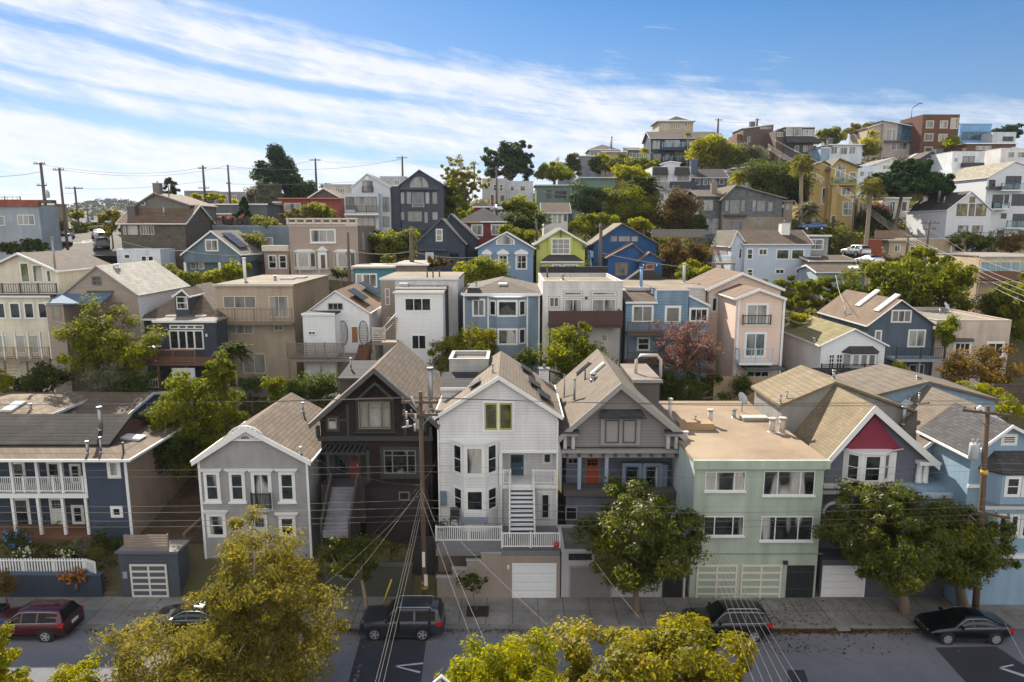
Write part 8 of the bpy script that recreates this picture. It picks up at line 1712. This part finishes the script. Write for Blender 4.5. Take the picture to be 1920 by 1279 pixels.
for lab, px, yt, yb, Y, r, arms, tr in (
 ('thick skyline pole with two crossarms and a small transformer', 76, 305, 400, 100, .22, ((.2, 1.6), (3.2, 1.4)), ((4.0, 1),)),
 ('slim skyline pole carrying a street lamp arm by the tan porch house', 111, 315, 440, 102, .18, ((.3, 1.6),), ()),
 ('skyline pole with wide top crossarm at the street crest', 140, 350, 440, 128, .2, ((.3, 3.2), (6.5, 1.5)), ()),
 ('short bare pole at the end of the side street', 163, 390, 440, 134, .15, ((.4, .8),), ()),
 ('ridge pole with side brackets before the grey ridge building', 380, 310, 372, 138, .22, ((.6, 1.6), (4.4, 2.2)), ()),
 ('plain ridge pole beside the bracket pole', 427, 309, 374, 136, .2, ((3.6, .9),), ()),
 ('distant ridge pole left of the white glass house'.replace('left of', 'close by'), 591, 297, 345, 165, .24, ((.4, 2.6), (8, 1.6)), ()),
 ('ridge pole with transformer behind the charcoal house', 754, 293, 350, 160, .24, ((.4, 2.4), (5.2, 1.2)), ((4.5, -1),)),
 ('small far pole behind the rust-green tree', 889, 305, 340, 185, .22, ((.4, 2.6),), ()),
 ('grey pole standing before the upper street row houses', 931, 312, 390, 144, .2, ((.4, 3.2),), ()),
 ('slim pole on the hilltop beside the glass balcony house', 1347, 222, 262, 205, .3, ((.5, 2.2),), ()),
 ('slim pole beside the brown ridge house', 1420, 222, 250, 208, .3, ((.5, 1.6),), ()),
 ('wooden pole among the gardens before the taupe house', 652, 436, 530, 84, .18, ((2.6, .6),), ()),
 ('weathered stub pole before the clipped hedge', 771, 434, 497, 90, .3, ((.5, .5),), ()),
 ('wooden pole in front of the cobalt house', 1127, 419, 502, 92, .26, ((.5, 1.6),), ()),
 ('pole carrying cables up past the mustard house', 1602, 365, 470, 112, .2, ((.4, 1.4),), ()),
 ('cable-carrying pole before the sand low house', 1703, 440, 485, 100, .2, ((.3, 1.4),), ()),
 ('pole with forked top before the white barn house', 1743, 412, 478, 104, .17, ((.5, 2.8), (1.4, 2.)), ()),
 ('dark pole on the slope under the dormer house', 1463, 290, 330, 165, .25, ((.4, 2.),), ())):
    pole(lab, px, yt, yb, Y, r, arms, tr, small=True, h2='#5d5048', base=at(px, yb, Y)[1]-1.5)
# ------------------------------------------------------------------ cables
Y0 = 35.8; G1_ = 'primary cables on the street poles'; za = z1-.27
xs3 = at(-60, 760, 40)[0]-14
for i, (o1, d) in enumerate(((-.92, 0), (-.45, 0), (.5, 0), (.92, 0))):
    wire([(xs3, Y0+o1*.1, za-.25), (X1+o1, Y0, za), (X2+o1+.6, Y0+.3-o1*.5, za-.3), (X2+36, Y0+o1*.3, za-.2)], 'thin dark cable strung between the tops of the street poles', G1_, .010, .3, '#4a4642')
for i, (z_, c) in enumerate(((9.55, '#6e6a64'), (9.2, '#6e6a64'), (7.55, '#7a756d'), (7.1, '#6e6a64'), (6.65, '#5a5652'), (6.35, '#5a5652'))):
    wire([(xs3, Y0-.1, z_+.1), (X1-.02, Y0-.15, z_), (X2+.3, Y0-.1, z_+.1), (X2+36, Y0, z_+.1)], 'pale telephone cable strung low across the house fronts', 'low cables across the house fronts', .007 if i < 3 else .011, .35+.05*(i % 3), c)
D0 = (X1, Y0-.2, 8.2)
for lab, a, b, rr_, c, sg_ in (
 ('service cable from the wooden pole toward the grey gable house', (X1, Y0-.1, 8.4), pw(594, 862, 41), .014, '#9a958c', .4),
 ('service cable from the wooden pole to the white house eave', (X1, Y0-.1, 8.6), pw(826, 842, 41.6), .014, '#8a867e', .3),
 ('drop cable crossing the steep brown house stairs', (X1, Y0-.1, 8.5), pw(600, 1085, 38), .014, '#b3aca0', .3),
 ('bright cable sweeping from the pole over the gold-green tree', (X1, Y0-.1, 8.0), pw(560, 1135, 29), .016, '#c2b8a6', .25),
 ('second bright cable sweeping over the gold-green tree', (X1, Y0-.1, 8.3), pw(590, 1170, 26), .016, '#c2b8a6', .2),
 ('long bright cable falling past the off-roader windscreen', (X1, Y0-.1, 8.1), pw(696, 1310, 14), .014, '#d0c6b4', .15),
 ('twin bright cable beside the windscreen cable', (X1+.05, Y0-.1, 7.9), pw(702, 1310, 14), .014, '#d0c6b4', .15),
 ('third bright cable falling toward the bottom edge', (X1+.1, Y0-.1, 7.7), pw(712, 1310, 14), .014, '#d0c6b4', .15),
 ('bright guy cable from the pole across the tan terrace wall', (X1, Y0-.1, 8.2), pw(925, 1240, 20.5), .018, '#d6ccba', .1),
 ('darker guy cable beside the bright one on the terrace wall', (X1, Y0-.1, 7.4), pw(900, 1240, 21), .013, '#b9b0a0', .1),
 ('spliced cable crossing the white garage door', pw(818, 968, 37.5), pw(1075, 1215, 25), .02, '#c9bfae', .15),
 ('cable crossing the magnolia toward the bottom treetop', pw(1100, 1030, 36), pw(1200, 1160, 24), .015, '#b5ac9c', .1),
 ('cable drop at the edge above the black sedan', pw(1870, 1140, 33), pw(1950, 1290, 22), .02, '#d0c6b4', .05)):
    wire([a, b], lab, 'service cables from the wooden pole', rr_*.34, sg_, '#6a6358' if c[1] > 'b' else '#7a736a')
for i in range(6):
    wire([pw(1312+i*7, 985+i*6, 37.5), pw(1418+i*18, 1290, 14)], 'bright cable of the bundle fanning over the black wagon', 'cable bundle over the black wagon', .0045, .12, '#6a6358')
for i in range(4):
    wire([pw(1440, 270+i*3, 165), pw(1602, 366+i*4, 111.5), pw(1703, 441+i*4, 99.5), pw(1830, 497+i*8, 80), pw(1960, 545+i*12, 66)], 'pale cable of the bundle descending the hillside by the leaning palm', 'cable bundle down the hillside', .02, .2, '#a39a8a')
wire([pw(1452, 262, 164), pw(1602, 332, 112), pw(1820, 478, 88), pw(1960, 520, 70)], 'single upper cable descending above the hillside bundle', 'upper cables down the hillside', .018, .3, '#a39a8a')
for i, (a, b, c, d, Ya, Yb, s_) in enumerate(((76,308,378,314,100,138,1.2),(110,318,428,310,102,136,1.4),(-40,330,76,322,98,100,.3),(140,354,380,340,128,138,.5),(-40,362,140,362,110,128,.3),(380,314,590,300,138,165,1.),(428,312,754,298,136,160,1.4),(590,300,754,298,165,160,.8),(754,300,932,316,160,144,1.),(428,345,760,333,136,160,.6),(140,380,390,372,128,136,.4),(1347,226,1420,226,205,208,.6),(1420,228,1560,262,208,180,.6))):
    wire([pw(a, b, Ya), pw(c, d, Yb)], 'thin dark cable strung between the skyline poles', 'cables between the skyline poles', .028, s_, '#55524e')
for lab, pts in (('sagging cable from the stub pole to the navy gable house', [pw(655, 470, 84), pw(771, 471, 90), pw(900, 482, 92)]), ('long cable from the cobalt house pole toward the pale shed house', [pw(1127, 474, 92), pw(1370, 508, 90)]), ('cable from the brown hill house across to the taupe house', [pw(222, 450, 96), pw(345, 470, 92), pw(495, 476, 95)]), ('cable over the upper street white house', [pw(880, 345, 150), pw(1004, 352, 140), pw(1062, 366, 136)]), ('loose pale cable hanging over the spreading tree', [pw(1567, 516, 84), pw(1582, 566, 70)]), ('cable dropping behind the pink house corner', [pw(1473, 590, 66), pw(1515, 604, 62)])):
    wire(pts, lab, 'loose house cables', .026, .4, '#b5ada0')
# street lamp arms and yard furniture
h = House('patio_sofa', 'grey patio sofa with striped cushion on the white house terrace', 885, 983, 41, cat='sofa'); k = MB(); k.box(-1., 1., 0, .75, .08, .42); h.part('seat', k, plain('#7d8894', .8)); k = MB(); k.box(-1., 1., .6, .78, .421, .85); h.part('backrest', k, plain('#6d7884', .8)); k = MB(); k.box(.5, .9, .4, .59, .43, .8); h.part('cushion', k, plain('#e0e0e0', .8)); k = MB()
for j in range(3): k.box(.55+j*.12, .6+j*.12, .39, .399, .43, .8)
h.part('cushion_stripe', k, plain('#22242c', .8)); k = MB()
for x in (-.9, .85): k.box(x, x+.06, .05, .11, -.05, .08)
h.part('leg', k, iron)
h = House('patio_chair', 'dark slatted patio chair on the white house terrace', 852, 985, 40.6, cat='chair'); k = MB(); k.box(-.3, .3, 0, .6, .38, .45); h.part('seat', k, iron); k = MB(); k.box(-.3, .3, .52, .6, .451, .95); h.part('backrest', k, iron)
for (x, y) in ((-.28, 0), (.24, 0), (-.28, .54), (.24, .54)): k = MB(); k.box(x, x+.05, y, y+.05, -.05, .379); h.part('leg', k, iron)
h = House('patio_planter', 'grey planter with trailing plant behind the terrace railing', 833, 1003, 40.2, cat='planter'); k = MB(); k.tube([(0,0,-.1),(0,0,.45)], [.18,.24], 12); h.part('pot', k, plain('#4a5058')); rg = np.random.default_rng(9); Pp = rg.normal(size=(220, 3))*[.25,.2,.2]+[0,0,.62]; leaf_mesh('foliage', Pp, rg.normal(size=Pp.shape), .14, rg.random(220), KINDS['dark'](), h.o, rg)
h = House('red_lantern', 'small red lantern hung on the white terrace railing corner', 1043, 1022, 38.35, cat='lantern'); k = MB(); k.tube([(0,-.05,-.15),(0,-.05,-.1),(0,-.05,.15),(0,-.05,.22)], [.08,.16,.16,.05], 10); h.part('body', k, plain('#a8262c', .5)); k = MB(); k.tube([(0,-.05,.22),(0,.03,.34)], .012, 4); h.part('hook', k, iron)
h = House('wheelie_bin', 'blue bin standing on the lattice-fenced patio of the white house', 622, 668, 64.2, cat='bin'); k = MB(); k.hexa([(-.25,0,0),(.25,0,0),(.25,.5,0),(-.25,.5,0),(-.3,-.05,.9),(.3,-.05,.9),(.3,.55,.9),(-.3,.55,.9)]); h.part('body', k, plain('#2f5fa8', .5)); k = MB(); k.hexa([(-.32,-.08,.901),(.32,-.08,.901),(.32,.58,.901),(-.32,.58,.901),(-.3,-.03,1.0),(.3,-.03,1.0),(.3,.5,1.05),(-.3,.5,1.05)]); h.part('lid', k, plain('#2a548f', .5))
h = House('deck_dining_set', 'white round table on the redwood deck', 290, 652, 62.4, cat='table'); z = 0; k = MB(); k.tube([(0,0,.1),(0,0,.14)], .6, 16); h.part('tabletop', k, white()); k = MB(); k.tube([(0,0,-.65),(0,0,.099)], .05, 8); h.part('pedestal', k, white())
# ------------------------------------------------------------------ sky, sun, camera
SUN_EL, SUN_AZ = R(37.5), R(-24)          # azimuth from straight ahead (+Y), negative towards -X
w = bpy.data.worlds.new('World'); scene.world = w; w.use_nodes = True; t = NT(w); t.n.clear()
out = t.new('ShaderNodeOutputWorld'); bg = t.new('ShaderNodeBackground'); t.link(bg.outputs[0], out.inputs[0])
sky = t.new('ShaderNodeTexSky'); sky.sky_type = 'NISHITA'; sky.sun_disc = False; sky.sun_elevation = SUN_EL; sky.sun_rotation = SUN_AZ
sky.air_density = 1.0; sky.dust_density = .15; sky.ozone_density = 2.5; sky.altitude = 50
STR = .06
tc = t.new('ShaderNodeTexCoord'); sp = t.new('ShaderNodeSeparateXYZ'); t.link(tc.outputs['Generated'], sp.inputs[0])
zz = t.math('ADD', t.math('MULTIPLY', t.math('MAXIMUM', sp.outputs[2], 0.0), .9), .13)
vb = t.new('ShaderNodeCombineXYZ'); t.link(sp.outputs[0], vb.inputs[0]); t.link(sp.outputs[1], vb.inputs[1]); t.link(zz, vb.inputs[2])
vn = t.new('ShaderNodeVectorMath', operation='NORMALIZE'); t.link(vb.outputs[0], vn.inputs[0]); t.link(vn.outputs[0], sky.inputs['Vector'])
az = t.math('ARCTAN2', sp.outputs[0], sp.outputs[1]); el = t.math('ARCSINE', sp.outputs[2])
# cirrus: tilted bands with clear lanes between them, torn into fibres by stretched noise
def vec(x, y, z=0.):
    c = t.new('ShaderNodeCombineXYZ')
    for k, v in enumerate((x, y, z)):
        if isinstance(v, (int, float)): c.inputs[k].default_value = v
        else: t.link(v, c.inputs[k])
    return c.outputs[0]
s0 = t.math('ADD', el, t.math('MULTIPLY', az, .125))
n1 = t.noise(vec(t.math('MULTIPLY', az, 1.5), t.math('MULTIPLY', s0, 6.)), 1.2, 4, .55)
s1 = t.math('ADD', s0, t.math('MULTIPLY', t.math('SUBTRACT', n1, .5), .06))
n2 = t.noise(vec(t.math('MULTIPLY', az, 2.6), t.math('MULTIPLY', s1, 60.), 3.3), 1.3, 6, .62)
n3 = t.noise(vec(t.math('MULTIPLY', az, 15.), t.math('MULTIPLY', t.math('ADD', el, t.math('MULTIPLY', az, .3)), 42.), 7.7), 1.1, 8, .62)
n4 = t.noise(vec(t.math('MULTIPLY', az, 7.), t.math('MULTIPLY', el, 16.), 1.7), 1.3, 7, .6)
cov = t.ramp(t.math('MULTIPLY', s1, 2.0), [(0, .86), (.05, .84), (.09, .92), (.12, .82), (.138, .36), (.158, .26), (.178, .62), (.20, .80), (.215, .45), (.228, .70), (.262, .90), (.285, .70), (.298, .30), (.312, .40), (.328, .86), (.385, .95), (.415, .66), (.44, .35), (.475, .18), (.53, .06), (.7, .1), (1.0, .35)])
cov2 = t.ramp(t.math('MULTIPLY', s1, 2.0), [(0, .66), (.09, .74), (.16, .70), (.25, .82), (.34, .90), (.39, .88), (.42, .58), (.45, .32), (.485, .18), (.54, .06), (.7, .1), (1.0, .35)])
cov = t.mix(t.math('MULTIPLY', t.math('ADD', az, .2), 2.4, clamp=True), cov, cov2)
cov = t.math('MULTIPLY', cov, t.math('SUBTRACT', 1.0, t.math('MULTIPLY', t.math('SUBTRACT', az, .1, clamp=True), .75)))
wisp = t.math('ADD', t.math('MULTIPLY', n2, .42), t.math('ADD', t.math('MULTIPLY', n3, .28), t.math('MULTIPLY', n4, .30)))
m = t.math('ADD', cov, t.math('MULTIPLY', t.math('SUBTRACT', wisp, .5), 2.6))
m = t.math('MULTIPLY', t.math('SUBTRACT', m, .3), 1.6, clamp=True)
m = t.math('POWER', m, 1.15)
skyc = t.new('ShaderNodeVectorMath', operation='SCALE'); hsn = t.new('ShaderNodeHueSaturation'); t.link(t.math('ADD', .85, t.math('MULTIPLY', el, 1.6, clamp=True)), hsn.inputs['Saturation']); t.link(sky.outputs[0], hsn.inputs['Color']); t.link(hsn.outputs[0], skyc.inputs[0]); skyc.inputs['Scale'].default_value = STR
SKYGAIN = skyc
cl = t.mix(t.math('MULTIPLY', n3, 1.0), (.38, .42, .48, 1), (.53, .52, .505, 1))
fin = t.mix(t.math('MULTIPLY', m, .93), skyc.outputs[0], cl)
# unseen bright cloud bank added behind the viewpoint to fill the shaded facades
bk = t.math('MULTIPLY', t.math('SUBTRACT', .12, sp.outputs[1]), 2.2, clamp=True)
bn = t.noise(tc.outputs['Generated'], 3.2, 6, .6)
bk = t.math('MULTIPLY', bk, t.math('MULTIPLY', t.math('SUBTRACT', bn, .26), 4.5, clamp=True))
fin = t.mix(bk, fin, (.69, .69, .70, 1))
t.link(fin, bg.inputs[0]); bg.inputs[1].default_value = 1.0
ld = bpy.data.lights.new('sun', 'SUN'); ld.energy = 5.0; ld.angle = R(.53); ld.color = (1, .92, .79)
lo_ = bpy.data.objects.new('sun', ld); col.objects.link(lo_)
dv = Vector((math.sin(SUN_AZ)*math.cos(SUN_EL), math.cos(SUN_AZ)*math.cos(SUN_EL), math.sin(SUN_EL)))
lo_.rotation_euler = dv.to_track_quat('Z', 'Y').to_euler(); lo_.location = dv*300
mb = MB(); mb.box(-1500, 1500, -420, 1400, -42, 84); hz = mb.build('haze', bpy.data.materials.new('haze')); hz['kind'] = 'stuff'
hm = hz.data.materials[0]; hm.use_nodes = True; q = NT(hm); q.n.clear(); ho = q.new('ShaderNodeOutputMaterial'); hv = q.new('ShaderNodeVolumePrincipled'); hv.inputs['Color'].default_value = (.80, .88, 1, 1); hv.inputs['Density'].default_value = .00008; hv.inputs['Anisotropy'].default_value = .3
q.link(hv.outputs[0], ho.inputs['Volume'])
cd = bpy.data.cameras.new('camera'); co = bpy.data.objects.new('camera', cd); col.objects.link(co); scene.camera = co
cd.sensor_width = 36; cd.lens = 36*FPX/1920; cd.clip_start = .5; cd.clip_end = 20000
co.location = CAM; co.rotation_euler = (R(90)-PITCH, 0, 0); cd.shift_y = 0
scene.view_settings.view_transform = 'Standard'; scene.view_settings.look = 'None'; scene.view_settings.gamma = 1; scene.view_settings.exposure = 1.02
scene.cycles.max_bounces = 6; scene.cycles.transparent_max_bounces = 6; scene.cycles.diffuse_bounces = 3; scene.cycles.glossy_bounces = 3
scene.cycles.use_adaptive_sampling = True; scene.cycles.use_denoising = True; scene.cycles.sample_clamp_indirect = 6
